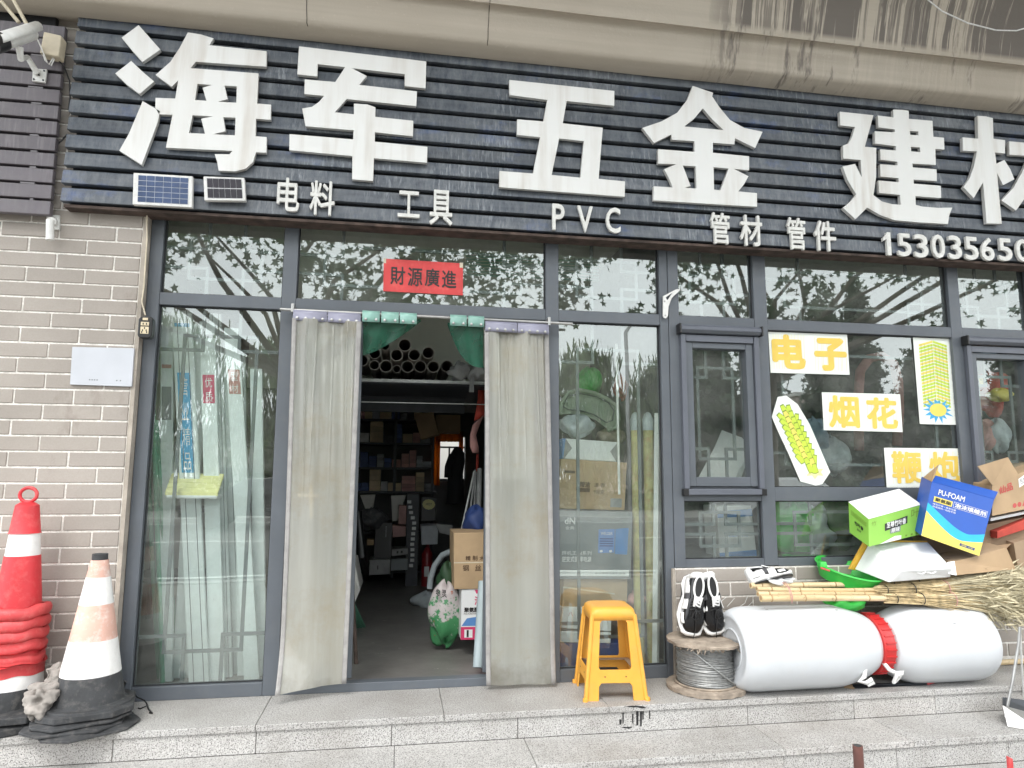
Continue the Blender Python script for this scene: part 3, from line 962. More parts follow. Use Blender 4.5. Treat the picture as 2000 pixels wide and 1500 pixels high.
cchar('character', K, 500, 0, [[[(300,323),(1188,428),(1183,615),(1037,600),(1037,517),(668,475),(773,530),(720,592),(1123,637),(1118,740),(632,690),(550,783),(683,797),(683,722),(775,728),(833,748),(832,815),(1097,842),(1095,950),(830,922),(828,988),(1196,1024),(1193,1135),(822,1103),(817,1262),(670,1250),(672,1088),(232,1047),(234,935),(677,972),(680,908),(345,880),(322,757),(390,745),(440,710),(475,668),(337,655),(340,553),(553,572),(622,468),(430,447),(427,533),(288,518)]]],
    'second big white steel character of the sign')
cchar('character', K, 950, 100, [[[(160,200),(893,277),(892,380),(560,347),(533,503),(812,533),(783,890),(967,908),(965,1015),(90,948),(92,835),(325,853),(375,600),(213,583),(215,475),(397,490),(425,340),(162,305)], [(508,608),(680,627),(655,882),(455,863)]]],
    'third big white steel character of the sign')
cchar('character', K, 950, 100, [[[(1440,242),(1582,290),(1575,315),(1625,390),(1700,480),(1800,535),(1927,562),(1875,675),(1735,607),(1730,650),(1580,638),(1580,708),(1833,733),(1833,830),(1725,820),(1828,872),(1800,925),(1757,978),(1888,990),(1888,1085),(1165,1040),(1167,942),(1300,950),(1275,890),(1240,822),(1325,788),(1198,783),(1198,683),(1452,702),(1452,628),(1293,617),(1290,580),(1170,640),(1088,535),(1220,490),(1330,430),(1400,340)],
     [(1510,398),(1580,480),(1655,550),(1380,525),(1450,470)], [(1370,797),(1460,803),(1465,958),(1385,953),(1425,940)], [(1585,808),(1690,818),(1632,970),(1588,965)]]],
    'fourth big white steel character of the sign')
cchar('character', K, 1440, 150, [[[(715,243),(950,268),(890,488),(970,495),(968,700),(950,825),(1010,870),(1080,888),(1140,893),(1135,823),(990,810),(985,723),(1125,735),(1125,707),(1000,695),(997,610),(1118,618),(1117,592),(1000,578),(997,505),(1108,514),(1107,483),(960,465),(960,380),(1100,387),(1098,367),(985,352),(980,270),(1090,283),(1088,228),(1150,230),(1197,237),(1197,293),(1362,307),(1368,418),(1442,425),(1445,507),(1382,503),(1385,614),(1222,605),(1225,632),(1390,645),(1393,727),(1230,717),(1232,745),(1420,760),(1423,845),(1243,832),(1245,893),(1290,905),(1400,914),(1500,912),(1478,970),(1470,1027),(1270,1015),(1100,1000),(1000,965),(907,912),(825,993),(738,915),(800,860),(830,820),(770,720),(735,625),(822,607),(868,700),(862,580),(740,570),(737,480),(775,465),(800,420),(822,350),(718,338)],
     [(1205,377),(1263,381),(1265,408),(1207,405)], [(1212,487),(1275,493),(1278,526),(1213,520)]]],
    'fifth big white steel character of the sign')
cchar('character', K, 1440, 150, [[[(1675,272),(1730,275),(1783,288),(1787,432),(1868,442),(1868,535),(1798,527),(1808,605),(1863,580),(1905,645),(1933,715),(1855,755),(1812,670),(1845,1025),(1740,1022),(1715,735),(1650,845),(1577,770),(1620,710),(1650,630),(1672,520),(1575,515),(1572,422),(1680,432)]],
    [[(1897,450),(2080,465),(2075,340),(2190,352),(2195,475),(2260,480),(2262,572),(2198,567),(2215,1020),(2190,1060),(2060,1060),(2045,970),(2105,970),(2095,720),(2040,800),(1945,932),(1843,862),(1930,770),(2000,640),(2040,552),(1900,543)]]],
    'sixth big white steel character of the sign, cut by the picture edge')
def small_char(ch, x0, y0, x1, y1, bold=0.025, Y=-0.182):
    xm, ym = (x0 + x1) / 2, (y0 + y1) / 2
    bold *= .8
    a, b_ = P(x0, ym, Y).x, P(x1, ym, Y).x
    zt, zb = P(xm, y0, Y).z, P(xm, y1, Y).z
    q = [Vector((a, Y, zt)), Vector((b_, Y, zt)), Vector((b_, Y, zb)), Vector((a, Y, zb))]
    if ch == '1':
        v_, f_ = curve_shape([[(.42, 0), (.86, 0), (.86, 1), (.50, 1), (.36, .86), (.05, .74), (.05, .60), (.42, .70)]])
        flat_shape('letter', v_, f_, q, M['acrylic'], sign, 0, .018)
        return
    text_on(q, 0, 0, 1, 1, ch, M['acrylic'], sign, off=0, bold=bold, thick=0.018, name='letter')
for ch, x0, y0, x1, y1 in (('电', 541, 347, 585, 412), ('料', 605, 353, 654, 420), ('工', 777, 373, 820, 424), ('具', 839, 371, 884, 439),
                           ('管', 1388, 415, 1426, 476), ('材', 1446, 420, 1489, 480), ('管', 1538, 425, 1574, 487), ('件', 1591, 431, 1633, 490)):
    small_char(ch, x0, y0, x1, y1, 0.022)
for ch, x0, x1, y0, y1 in (('P', 1079, 1103, 398, 449), ('V', 1128, 1158, 402, 453), ('C', 1184, 1212, 405, 455)):
    small_char(ch, x0, y0, x1, y1, 0.028)
for ch, x0, x1, y0, y1 in zip('153035650', (1724.5, 1754, 1786, 1820.5, 1853, 1885, 1916.5, 1950.5, 1985), (1743, 1780, 1813, 1846, 1878.5, 1911, 1942, 1977, 2012),
                              (453.5, 456, 457.5, 458, 460, 462.5, 464, 465.5, 467), (498, 500.5, 503, 504, 506, 507.5, 509, 509.5, 511)):
    small_char(ch, x0, y0, x1, y1, 0.035)

# neighbour's sign
M['clipgrey'] = simple('grey_slat_clip', (0.16, 0.15, 0.16), 0.5)
ns = thing('neighbour_sign', 'plum grey slatted sign of the neighbouring shop above the brick wall', 'sign', (-2.6, -0.05, 2.55))
box('backing', -3.2, -1.90, -0.115, -0.081, 2.55, 3.66, M['backing'], ns)
for k in range(12):
    zt = P(60, 45 + 31.4 * k, -.15).z
    a = P(128 - 2.6 * k, 45 + 31.4 * k, -.15).x
    box('slat', -3.25, a, -0.15, -0.116, zt - 0.074, zt, M['slat_plum'], ns, bevel=0.003)
    if k: box('clip', a - 0.12 + random.uniform(-.04, .02), a - 0.085, -0.149, -0.118, zt + 0.0005, zt + 0.009, M['clipgrey'], ns)

# ------------------------------------------------------------------ shopfront
FY0, FY1 = -0.03, 0.04
GYY = 0.006
front = thing('shopfront', 'grey aluminium glazed shopfront with doorway and lattice behind the glass', 'shopfront', (1.2, 0, 0))
def post(x0, x1, z0, z1, y0=FY0, y1=FY1, nm='post', bev=0.003, m='frame'):
    return box(nm, x0, x1, y0, y1, z0, z1, M[m], front, bevel=bev)
ZT = 2.60
XA0, XA1, XB0, XB1, XC, XD, XE0, XE1, XF0, XF1, XG0, XG1, XH0, XH1 = -1.366, -1.30, -.664, -.587, .842, .92, 1.553, 1.675, 2.174, 2.261, 3.565, 3.646, 4.17, 4.25
TZ0, TZ1 = 2.050, 2.118
post(XA0, XA1, 0, ZT)
post(XB0, XB1, 0.0, ZT)
post(XC, XD, 0.0, ZT)
post(XE0, 1.606, 0.0, ZT)
post(1.608, XE1, 0.61, ZT, FY0 - 0.004)
post(XF0, XF1, 0.613, ZT)
post(XG0, XG1, 0.613, ZT)
post(XH0, XH1, 0.613, ZT)
post(6.1, 6.2, 0.613, ZT)
for a, b_ in ((XA1, XB0), (XB1, XC), (XD, XE0), (XE1, XF0), (XF1, XG0), (XG1, XH0), (XH1, 6.1)):
    post(a + .0005, b_ - .0005, TZ0, TZ1, FY0 + 0.002, FY1 - 0.002, 'rail')
    post(a + .0005, b_ - .0005, ZT - 0.05, ZT, FY0 + 0.002, FY1 - 0.002, 'rail')
for a, b_ in ((XA1, XB0), (XD, XE0)):
    post(a + .0005, b_ - .0005, 0.0, 0.068, FY0 + 0.002, FY1 - 0.002, 'rail')
post(XB1 + .0005, XC - .0005, 0.0, 0.045, FY0 + 0.002, FY1 - 0.002, 'threshold')
for a, b_ in ((XE1, XF0), (XF1, XG0), (XG1, XH0), (XH1, 6.1)):
    post(a + .0005, b_ - .0005, 0.609, 0.655, FY0 + 0.002, FY1 - 0.002, 'rail')
    post(a + .0005, b_ - .0005, 0.993, 1.075, FY0 + 0.002, FY1 - 0.002, 'rail')
def lattice(x0, x1, z0, z1, c1=.155, c2=.235, a=.2, b_=.35, both=True, y=0.024):
    w_ = x1 - x0
    A, Bx, C_, D_ = x0 + a * w_, x0 + b_ * w_, x1 - a * w_, x1 - b_ * w_
    t = 0.009
    L = B()
    def H(xa, xb, z): L.box(xa, xb, y, y + 0.012, z - t, z + t)
    def V(x, za, zb): L.box(x - t, x + t, y + 0.0005, y + 0.0115, za, zb)
    H(x0, Bx + t, z1 - c2); H(D_ - t, x1, z1 - c2)
    V(Bx, z1 - c2 + t, z1); V(D_, z1 - c2 + t, z1)
    H(x0, Bx + t, z0 + c2); H(D_ - t, x1, z0 + c2)
    V(Bx, z0, z0 + c2 - t); V(D_, z0, z0 + c2 - t)
    H(A - t, C_ + t, z1 - c1); H(A - t, C_ + t, z0 + c1)
    V(A, z0 + c1 + t, z1 - c1 - t); V(C_, z0 + c1 + t, z1 - c1 - t)
    L.build('lattice', M['lattice'], front)
def pane(x0, x1, z0, z1, lat=True, **k):
    box('glass_pane', x0, x1, GYY - 0.003, GYY + 0.003, z0, z1, M['glass'], front)
    g = 0.006
    fr = B()
    fr.box(x0, x0 + g, GYY - 0.012, GYY - 0.0035, z0, z1).box(x1 - g, x1, GYY - 0.012, GYY - 0.0035, z0, z1)
    fr.box(x0 + g, x1 - g, GYY - 0.012, GYY - 0.0035, z0, z0 + g).box(x0 + g, x1 - g, GYY - 0.012, GYY - 0.0035, z1 - g, z1)
    fr.build('gasket', M['frame_dark'], front)
    if lat: lattice(x0, x1, z0, z1, **k)
pane(XA1, XB0, 0.068, TZ0)
pane(XA1, XB0, TZ1, ZT - .05, c1=.10, c2=.16)
pane(XB1, XC, TZ1, ZT - .05, c1=.10, c2=.16, a=.10, b_=.17)
pane(XD, XE0, 0.068, TZ0)
pane(XD, XE0, TZ1, ZT - .05, c1=.10, c2=.16)
pane(XE1, XF0, TZ1, ZT - .05, c1=.10, c2=.16)
pane(XF1, XG0, TZ1, ZT - .05, c1=.10, c2=.16, a=.12, b_=.2)
pane(XG1, XH0, TZ1, ZT - .05, c1=.10, c2=.16)
pane(XH1, 6.1, TZ1, ZT - .05, False)
pane(XE1, XF0, .655, .993, c1=.07, c2=.14, a=.25, b_=.42)
pane(XF1, XG0, .655, .993, c1=.07, c2=.14, a=.12, b_=.2)
pane(XG1, XH0, .655, .993, c1=.07, c2=.14, a=.25, b_=.42)
pane(XH1, 6.1, .655, .993, False)
pane(XF1, XG0, 1.075, TZ0, c1=.14, c2=.21, a=.09, b_=.17)
pane(XH1, 6.1, 1.075, TZ0, False)
# casements with a roller screen cassette
def casement(x0, x1, z0, z1, lab):
    c = thing('casement_window', lab, 'window', ((x0 + x1) / 2, -0.03, z0))
    s = 0.035
    q = B()
    def fbar(a, b_, y0, y1, c0, c1, m='frame', nm='sash', bev=0.003): box(nm, a, b_, y0, y1, c0, c1, M[m], c, bevel=bev)
    fbar(x0 + .03, x0 + .075, -0.045, 0.03, z0 + .03, z1 - .10); fbar(x1 - .075, x1 - .03, -0.045, 0.03, z0 + .03, z1 - .10)
    fbar(x0 + .0755, x1 - .0755, -0.043, 0.028, z0 + .03, z0 + .085); fbar(x0 + .0755, x1 - .0755, -0.043, 0.028, z1 - .135, z1 - .10)
    box('glass_pane', x0 + .075, x1 - .075, GYY - 0.003, GYY + 0.003, z0 + .085, z1 - .135, M['glass'], c)
    # guide rails and cassette
    for a, b_ in ((x0 - .004, x0 + .027), (x1 - .027, x1 + .004)):
        box('guide_rail', a, b_, -0.062, -0.031, z0 + .016, z1 - .055, M['screenbox'], c, bevel=0.003)
    box('bottom_bar', x0 + .0, x1 - .0, -0.066, -0.034, z0 - .020, z0 + .014, M['screenbox'], c, bevel=0.004)
    for a in (x0 - .014, x1 - .018):
        box('corner_cap', a, a + .032, -0.069, -0.031, z0 - .024, z0 + .016, M['black'], c, bevel=0.003)
    b = B()
    pts = [(-0.034, 0), (-0.075, 0.006), (-0.092, 0.022), (-0.092, 0.040), (-0.075, 0.056), (-0.034, 0.058)]
    vs = [(x, y, z1 - .054 + z) for x in (x0 - .01, x1 + .01) for y, z in pts]
    b.add(vs, [(i, (i + 1) % 6, (i + 1) % 6 + 6, i + 6) for i in range(6)] + [tuple(range(6))[::-1], tuple(range(6, 12))])
    b.build('cassette', M['screenbox'], c, bevel=0.003)
    for a in (x0 - .022, x1 + .0105):
        box('end_cap', a, a + .0115, -0.094, -0.034, z1 - .056, z1 + .006, M['black'], c, bevel=0.004)
    box('screen_hem', x0 + .03, x1 - .03, -0.058, -0.046, z1 - .098, z1 - .057, M['screenbox'], c, bevel=0.002)
    L = (x0 + .075, x1 - .075, z0 + .085, z1 - .135)
    global front
    f = front; front = c
    lattice(*L, c1=.11, c2=.17, a=.17, b_=.33)
    front = f
casement(XE1, XF0, 1.05, 2.05, 'small outward casement between the door sidelight and the poster window')
casement(XG1, XH0, 1.05, 2.05, 'small casement with red and yellow bags behind it near the open cartons')
# ================================================================== OBJECTS OUTSIDE
def solar(px4, label, nx, ny, mcell, Y=-0.20):
    q = pq(px4, Y)
    t = thing('solar_panel', label, 'solar panel', ((q[3] + q[2]) / 2)[:])
    B().hexa(q, (0, 0.028, 0)).build('frame', M['white_paint'], t, bevel=0.003)
    cq = sub_quad(q, 0.085, 0.08, 0.93, 0.93)
    flat_shape('cell_sheet', [(0, 0), (1, 0), (1, 1), (0, 1)], [(0, 1, 2, 3)], cq, M['white'], t, off=0.001)
    b = B()
    for i in range(nx):
        for j in range(ny):
            g = 0.02
            b.add([v + quad_n(q) * 0.002 for v in sub_quad(cq, (i + g) / nx, (j + g * 2) / ny, (i + 1 - g) / nx, (j + 1 - g * 2) / ny)], [(0, 1, 2, 3)])
    b.build('solar_cells', mcell, t)
solar([(260.5, 337), (376.5, 344), (375, 405), (258.5, 399)], 'larger blue solar panel on the black sign slats', 6, 5, M['solar'])
solar([(397, 344), (477, 347), (480, 392), (399, 391)], 'smaller dark solar panel on the black sign slats', 6, 2, M['solar_dk'])

# CCTV camera
cc = thing('security_camera', 'white bullet security camera with two rod antennas on the plum slats', 'camera', (-1.94, -0.15, 3.2))
a, b_ = P(62, 62, -.36), P(2, 82, -.52)
B().tube([a, a + (b_ - a) * .05, b_], [0.030, 0.040, 0.040], 20).build('body', M['white_paint'], cc, smooth=True)
d = (b_ - a).normalized()
B().tube([b_ - d * .01, b_ + d * 0.02, b_ + d * 0.07], [0.043, 0.044, 0.044], 20).build('lens_hood', M['black'], cc, smooth=True)
up = Vector((0, 0, 1))
hoodq = [a + up * .046 - d * .02, b_ + up * .05 + d * .05]
sidev = d.cross(up).normalized() * 0.046
b = B(); vs = []
for p in hoodq:
    for k in range(9):
        an = math.pi * k / 8
        vs.append(p - up * 0.046 + sidev * math.cos(an) * 1.02 + up * (0.052 * math.sin(an)))
b.add(vs, [(k, k + 1, k + 10, k + 9) for k in range(8)])
b.build('sun_shield', M['white_paint'], cc, smooth=True, solid=0.004)
pc = P(38, 92, -.42); pw = P(75, 146, -.165)
B().tube([pc, pc + Vector((0, 0.02, -0.05)), pw + Vector((-0.03, -0.06, 0.06)), pw + Vector((0, -0.01, 0))], [0.017, 0.014, 0.012, 0.016], 10).build('bracket_arm', M['white_paint'], cc, smooth=True)
pwq = pq([(64, 133), (91, 135), (88, 161), (62, 158)], -.168)
B().hexa(pwq, (0, 0.014, 0)).build('mounting_plate', M['white_paint'], cc, bevel=0.003)
for u_, v_ in ((.15, .15), (.85, .15), (.85, .85), (.5, .5)):
    c0 = bil(pwq, u_, v_)
    B().tube([c0 + Vector((0, -.003, 0)), c0 + Vector((0, .002, 0))], 0.005, 8).build('screw', M['steel_dark'], cc)
for p0, p1 in (((37, 44), (2, 2)), ((58, 58), (24, -4))):
    B().tube([P(p0[0], p0[1], -.34), P(p1[0], p1[1], -.36)], [0.0095, 0.0085], 10).build('antenna', M['offwhite'], cc, smooth=True)
jb_ = thing('junction_box', 'small yellowed white junction box with dangling cables beside the security camera', 'electrical box', P(100, 112, -.16)[:])
q = pq([(85, 61), (120, 69), (114, 110), (77, 103)], -.215)
B().hexa(q, (0, 0.065, 0)).build('case', M['offwhite'], jb_, bevel=0.006)
tube = lambda nm, pts, r_, m, par, n=7, **k: B().tube(pts, r_, n).build(nm, m, par, smooth=True, **k)
tube('cable', [P(60, 62, -.33), P(72, 75, -.25), P(80, 92, -.225), P(92, 122, -.22), P(100, 128, -.2), P(106, 115, -.19)], 0.0035, M['white_paint'], jb_)
tube('cable', [P(84, 106, -.2), P(88, 118, -.215), P(96, 126, -.2), P(104, 112, -.19)], 0.003, M['white_paint'], jb_)
tube('cable', [P(110, 112, -.17), P(126, 132, -.15), P(136, 158, -.13), P(137, 190, -.125), P(134, 215, -.12)], 0.004, M['black'], jb_)
tube('cable', [P(131, 262, -.12), P(120, 275, -.115), P(112, 282, -.112)], 0.004, M['black'], jb_)

# little tube bracket on brick wall
tb = thing('wall_tube_bracket', 'small white wall plate with a downward tube high on the brick wall', 'bracket', P(103, 468, -.09)[:])
B().hexa(pq([(90.5, 419), (116, 420), (115.5, 449), (90, 447)], -.092), (0, 0.012, 0)).build('plate', M['white_paint'], tb, bevel=0.002)
tube('socket', [P(104, 432, -.10), P(100, 432, -.135)], 0.022, M['white_paint'], tb, 16)
tube('tube', [P(98, 430, -.135), P(97.5, 469, -.135)], 0.019, M['white_paint'], tb, 16)
# blank plate
pq_ = pq([(141, 677.5), (262, 680), (257, 755), (136.5, 751)], -.096)
wp = thing('blank_plate', 'blank pale white plate fixed to the brick wall beside the glass', 'plate', ((pq_[3] + pq_[2]) / 2)[:])
B().hexa(pq_, (0, 0.012, 0)).build('board', simple('pale_blue_grey_plate', (0.50, 0.52, 0.56), 0.45, 0.06), wp, bevel=0.001)
for u0 in (.30, .34, .38, .42, .74, .80):
    poly_on(pq_, [(u0, .13), (u0 + .022, .125), (u0 + .026, .155), (u0 + .004, .16)], M['grey_box'], wp, name='smudge')
# socket box with cable
sb = thing('socket_box', 'black outdoor socket box with cream outlets hung between wall and glass', 'socket', P(287, 664, -.12)[:])
c0 = P(285, 640, -.12)
B().add(*(lambda w_, h_: ([(c0.x + x, y, c0.z + z) for y in (-.135, -.085) for x, z in ((-w_ * .7, h_), (w_ * .7, h_), (w_, h_ * .75), (w_, -h_ * .75), (w_ * .7, -h_), (-w_ * .7, -h_), (-w_, -h_ * .75), (-w_, h_ * .75))],
    [tuple(range(8)), tuple(range(8, 16))[::-1]] + [(i, i + 8, (i + 1) % 8 + 8, (i + 1) % 8) for i in range(8)]))(0.035, 0.058)).build('case', M['black'], sb, bevel=0.006)
def outlet(z0, z1, w_, holes):
    box('outlet', c0.x - w_, c0.x + w_, -.139, -.1355, c0.z + z0, c0.z + z1, M['cream'], sb, bevel=0.001)
    for x, z in holes: box('slot', c0.x + x - .0025, c0.x + x + .0025, -.1402, -.1392, c0.z + z - .005, c0.z + z + .005, M['black'], sb)
outlet(.036, .049, .013, [])
outlet(.008, .027, .020, [(-.008, .017), (.008, .017)])
outlet(-.036, .002, .020, [(-.009, -.018), (.009, -.018), (0, -.006), (-.012, -.028), (.012, -.028)])
tube('cord', [P(287, 410, -.10), P(287, 470, -.095), P(281, 560, -.095), P(277, 590, -.095), P(284, 616, -.11)], 0.004, M['offwhite'], sb)

# angle bracket on the mullion
ab = thing('angle_bracket', 'white metal shelf bracket screwed to the grey mullion', 'bracket', P(1300, 620, -.04)[:])
m_ = 1 / 4.1667
def cpx(x, y): return (1040 + x * m_, 400 + y * m_)
ol = [cpx(*p) for p in ((1060, 745), (1165, 690), (1198, 685), (1200, 695), (1130, 760), (1105, 830), (1100, 905), (1085, 925), (1068, 920), (1060, 905))]
hl = [cpx(*p) for p in ((1082, 755), (1140, 715), (1095, 780))]
fl = lambda pts, Y: [(P(a, b_, Y).x, P(a, b_, Y).z) for a, b_ in pts]
v_, f_ = curve_shape([fl(ol, -.05), fl(hl, -.05)])
B().add([(x, -.052, z) for x, z in v_], f_).build('plate', M['white_paint'], ab, solid=0.006)
for p in ((1075, 785), (1082, 900)):
    c1 = P(*cpx(*p), -.056); tube('screw', [c1, c1 + Vector((0, .004, 0))], 0.006, M['galv'], ab, 8)

# ------------------------------------------------------------------ door curtain
rodt = thing('curtain_rod', 'thin galvanised curtain rod across the top of the doorway', 'rod', P(840, 622, -.085)[:])
tube('rod', [P(547, 604, -.085), P(1118, 632.5, -.085)], 0.0085, M['galv'], rodt, 12)
for px, py in ((572, 600), (1072, 626)):
    c1 = P(px, py, -.085)
    B().box(c1.x - .008, c1.x + .008, -.098, -.031, c1.z - .03, c1.z + .018).build('bracket', M['galv'], rodt, bevel=0.002)
def drape(name, label, tl, tr, br, bl, Y0, wave, flare):
    q = [P(*tl, Y0), P(*tr, Y0), P(*br, Y0), P(*bl, Y0)]
    t = thing(name, label, 'door curtain', ((q[2] + q[3]) / 2)[:])
    def S_(u, v, off=0.0):
        p = bil(q, u, v).copy()
        y = wave(u, v) + flare(u, v)
        g_ = 0.0
        for (uc, sl_, am, wd) in ((.22, .10, .010, .012), (.36, -.16, .008, .010), (.60, .05, .006, .010), (.80, .22, .012, .014), (.90, .12, .007, .010)):
            xc = uc + sl_ * (1 - v) * (1 - v)
            g_ += am * math.exp(-((u - xc) / wd) ** 2) * max(0.0, min(1.0, (v - .45) / .3)) * min(1, (1 - v) / .04)
        p.y = Y0 + y - off - g_
        return p
    def sheet(nm, u0, u1, v0, v1, nu, nv, m, off=0.0, **k):
        vs = [S_(u0 + (u1 - u0) * i / nu, v0 + (v1 - v0) * j / nv, off) for j in range(nv + 1) for i in range(nu + 1)]
        fs = [(j * (nu + 1) + i, j * (nu + 1) + i + 1, (j + 1) * (nu + 1) + i + 1, (j + 1) * (nu + 1) + i) for j in range(nv) for i in range(nu)]
        return B().add(vs, fs).build(nm, m, t, smooth='all', **k)
    sheet('sheet', 0.02, 0.98, 0.0, 0.985, 110, 70, M['curtain'])
    sheet('edge_strip', 0.0, 0.065, 0.0, 0.985, 3, 60, M['curtain_trim'], 0.0025, solid=0.003)
    sheet('edge_strip', 0.93, 1.0, 0.0, 0.985, 3, 60, M['curtain_trim'], 0.0025, solid=0.003)
    # clip rail in two halves, each with rivets
    for a, b2 in ((0.01, 0.495), (0.505, 0.985)):
        p0, p1 = S_(a, 1.0), S_(b2, 1.0)
        p0.y = p1.y = -.085
        rr = 0.019
        b = B(); vs = []
        for p in (p0, p1):
            for k in range(9):
                an = math.pi * (-.5 + k / 8 * 1.35)
                vs.append(p + Vector((0, -math.cos(an) * rr, 0.012 - math.sin(an) * -rr * 1)))
            vs.append(p + Vector((0, -.016, -.052)))
        vs2 = []
        b.add([p + Vector((0, y, z)) for p in (p0, p1) for y, z in ((.012, .006), (.010, .016), (0, .022), (-.014, .016), (-.018, .002), (-.016, -.016), (-.018, -.020), (-.018, -.038), (-.010, -.038))],
              [(k, k + 1, k + 10, k + 9) for k in range(8)])
        b.build('clip_rail', M['clip_lilac'], t, smooth=True, solid=0.003)
        for k in range(4):
            f = (k + .5) / 4
            c1 = p0.lerp(p1, f) + Vector((0, -.021, -.027))
            B().lathe([(0.0085, 0), (0.007, .003), (0.0, .005)], 10, Matrix.Translation(c1) @ Matrix.Rotation(math.pi / 2, 4, 'X')).build('rivet', M['galv'], t, smooth=True)
    return t
def waveL(u, v):
    return 0.013 * math.sin(u * 9 + v * 2.5) * (0.4 + v) * (1 - .3 * v) + 0.007 * math.sin(u * 23 + 1.7 * v * 3) * v + .004 * math.sin(u * 41 + 4 * v * v) * v * v
def flareL(u, v):
    return -0.10 * max(0, (0.16 - v) / 0.16) ** 2 * max(0.0, 1 - u * 1.6) - 0.02 * (1 - v) + 0.012 * math.sin(v * 5)
def waveR(u, v):
    return 0.013 * math.sin(u * 11 + 2 + v * 2) * (0.3 + v) + 0.006 * math.sin(u * 27 + 7 * v * v) * v * v + .003 * math.sin(u * 55 - 6 * v) * v ** 3
def flareR(u, v):
    return -0.02 * max(0, (0.1 - v) / 0.1) ** 2 - 0.008 * math.sin(v * 4)
drape('door_curtain', 'cloudy plastic door curtain with its lower corner kicked out, beside the long pipes window', (572, 612), (707, 620), (677, 1333), (545, 1345), -.088, waveL, flareL)
drape('door_curtain', 'cloudy plastic door curtain hanging straight, beside the yellow stool', (946, 634), (1073, 641), (1085, 1333), (949, 1337), -.088, waveR, flareR)
def netdrape(label, pts_top, fbot, clips):
    t = thing('mesh_curtain', label, 'door curtain', P((pts_top[0][0] + pts_top[1][0]) / 2, 640, -.07)[:])
    nu, nv = 24, 16
    (xa, ya), (xb, yb) = pts_top
    vs = []
    for j in range(nv + 1):
        for i in range(nu + 1):
            u = i / nu; v = j / nv
            x = xa + (xb - xa) * u; y0 = ya + (yb - ya) * u
            y1 = fbot(u)
            p = P(x, y0 + (y1 - y0) * v, -.072 + 0.012 * math.sin(u * 14 + v * 3) * v + .02 * v)
            vs.append(p)
    fs = [(j * (nu + 1) + i, j * (nu + 1) + i + 1, (j + 1) * (nu + 1) + i + 1, (j + 1) * (nu + 1) + i) for j in range(nv) for i in range(nu)]
    B().add(vs, fs).build('mesh', M['net'], t, smooth='all')
    for (x0, x1, y) in clips:
        a, b2 = P(x0, y, -.085), P(x1, y + (x1 - x0) * .05, -.085)
        b = B()
        b.add([p + Vector((0, yy, z)) for p in (a, b2) for yy, z in ((.012, .006), (.010, .016), (0, .022), (-.014, .016), (-.018, .002), (-.016, -.018), (-.016, -.044))],
              [(k, k + 1, k + 8, k + 7) for k in range(6)])
        b.build('clip', M['clip_mint'], t, smooth=True, solid=0.003)
        for f in (.2, .8):
            c1 = a.lerp(b2, f) + Vector((0, -.019, -.031))
            B().lathe([(0.0085, 0), (0.007, .003), (0.0, .005)], 10, Matrix.Translation(c1) @ Matrix.Rotation(math.pi / 2, 4, 'X')).build('rivet', M['galv'], t, smooth=True)
netdrape('green mesh curtain gathered above the stacked grey pipes with three mint clips', ((709, 618), (822, 624)), lambda u: 694 - 66 * u ** 1.35, ((708, 742, 614), (745, 779, 616), (781, 814, 618)))
netdrape('green mesh curtain with two mint clips swept toward the curtain beside the stool', ((944, 634), (874, 630)), lambda u: 718 - 84 * u ** 2.6, ((879, 911, 622), (914, 945, 624)))

# red couplet banner
bq = pq([(749.5, 505), (904.5, 514.5), (904, 577), (748.5, 568.5)], -.008)
bn = thing('red_banner', 'red paper strip with black brush characters above the doorway', 'banner', ((bq[3] + bq[2]) / 2)[:])
B().hexa(bq, (0, 0.001, 0)).build('paper', M['redpaper'], bn)
for k, ch in enumerate('財源廣進'):
    u0 = .085 + k * .215
    text_on(bq, u0, .22 - .02 * (k % 2), u0 + .185, .78 - .03 * (k == 3), ch, M['black_ink'], bn, bold=0.018, name='character')
for u0, u1 in ((0.0, .03), (.955, 1.0)):
    poly_on(bq, [(u0, .86), (u1, .86), (u1, 1.02), (u0, 1.02)], M['offwhite'], bn, name='tape', off=.0015)

# ------------------------------------------------------------------ window posters
def poster(name, label, corners, chars, cat='poster'):
    q = pq(corners, -.006)
    t = thing(name, label, cat, ((q[3] + q[2]) / 2)[:])
    B().hexa(q, (0, 0.001, 0)).build('paper', M['poster'], t)
    for ch, u0, v0, u1, v1, bold in chars:
        text_on(q, u0, v0, u1, v1, ch, M['yposter'], t, bold=bold, name='character')
        # hatch lines drawn over the letters
        b = B()
        rr = random.Random(ord(ch))
        n = int((u1 - u0) * 30)
        for i in range(n):
            u = u0 + (u1 - u0) * (i + rr.random() * .6) / n
            b.add([bil(q, uu, vv) + quad_n(q) * .0016 for uu, vv in ((u, v0), (u + .0035, v0), (u + .0035 + .01, v1), (u + .01, v1))], [(0, 1, 2, 3)])
        b.build('hatching', M['ypale'], t)
    return t
poster('poster', 'white poster with two big yellow characters at the top of the display window', [(1500.5, 648), (1654.5, 653.5), (1659.5, 732), (1505, 728)],
       [('电', .03, .10, .45, .95, .05), ('子', .56, .08, .98, .90, .05)])
poster('poster', 'white poster with two yellow characters in the middle of the display window', [(1605, 766), (1758, 770), (1763, 844), (1609, 840)],
       [('烟', .07, .07, .46, .93, .035), ('花', .55, .07, .95, .90, .035)])
poster('poster', 'white poster with two yellow characters partly behind the blue foam carton', [(1726.5, 874.5), (1877, 876), (1882, 952), (1732, 952)],
       [('鞭', .08, .10, .47, .92, .03), ('炮', .56, .10, .96, .92, .03)])
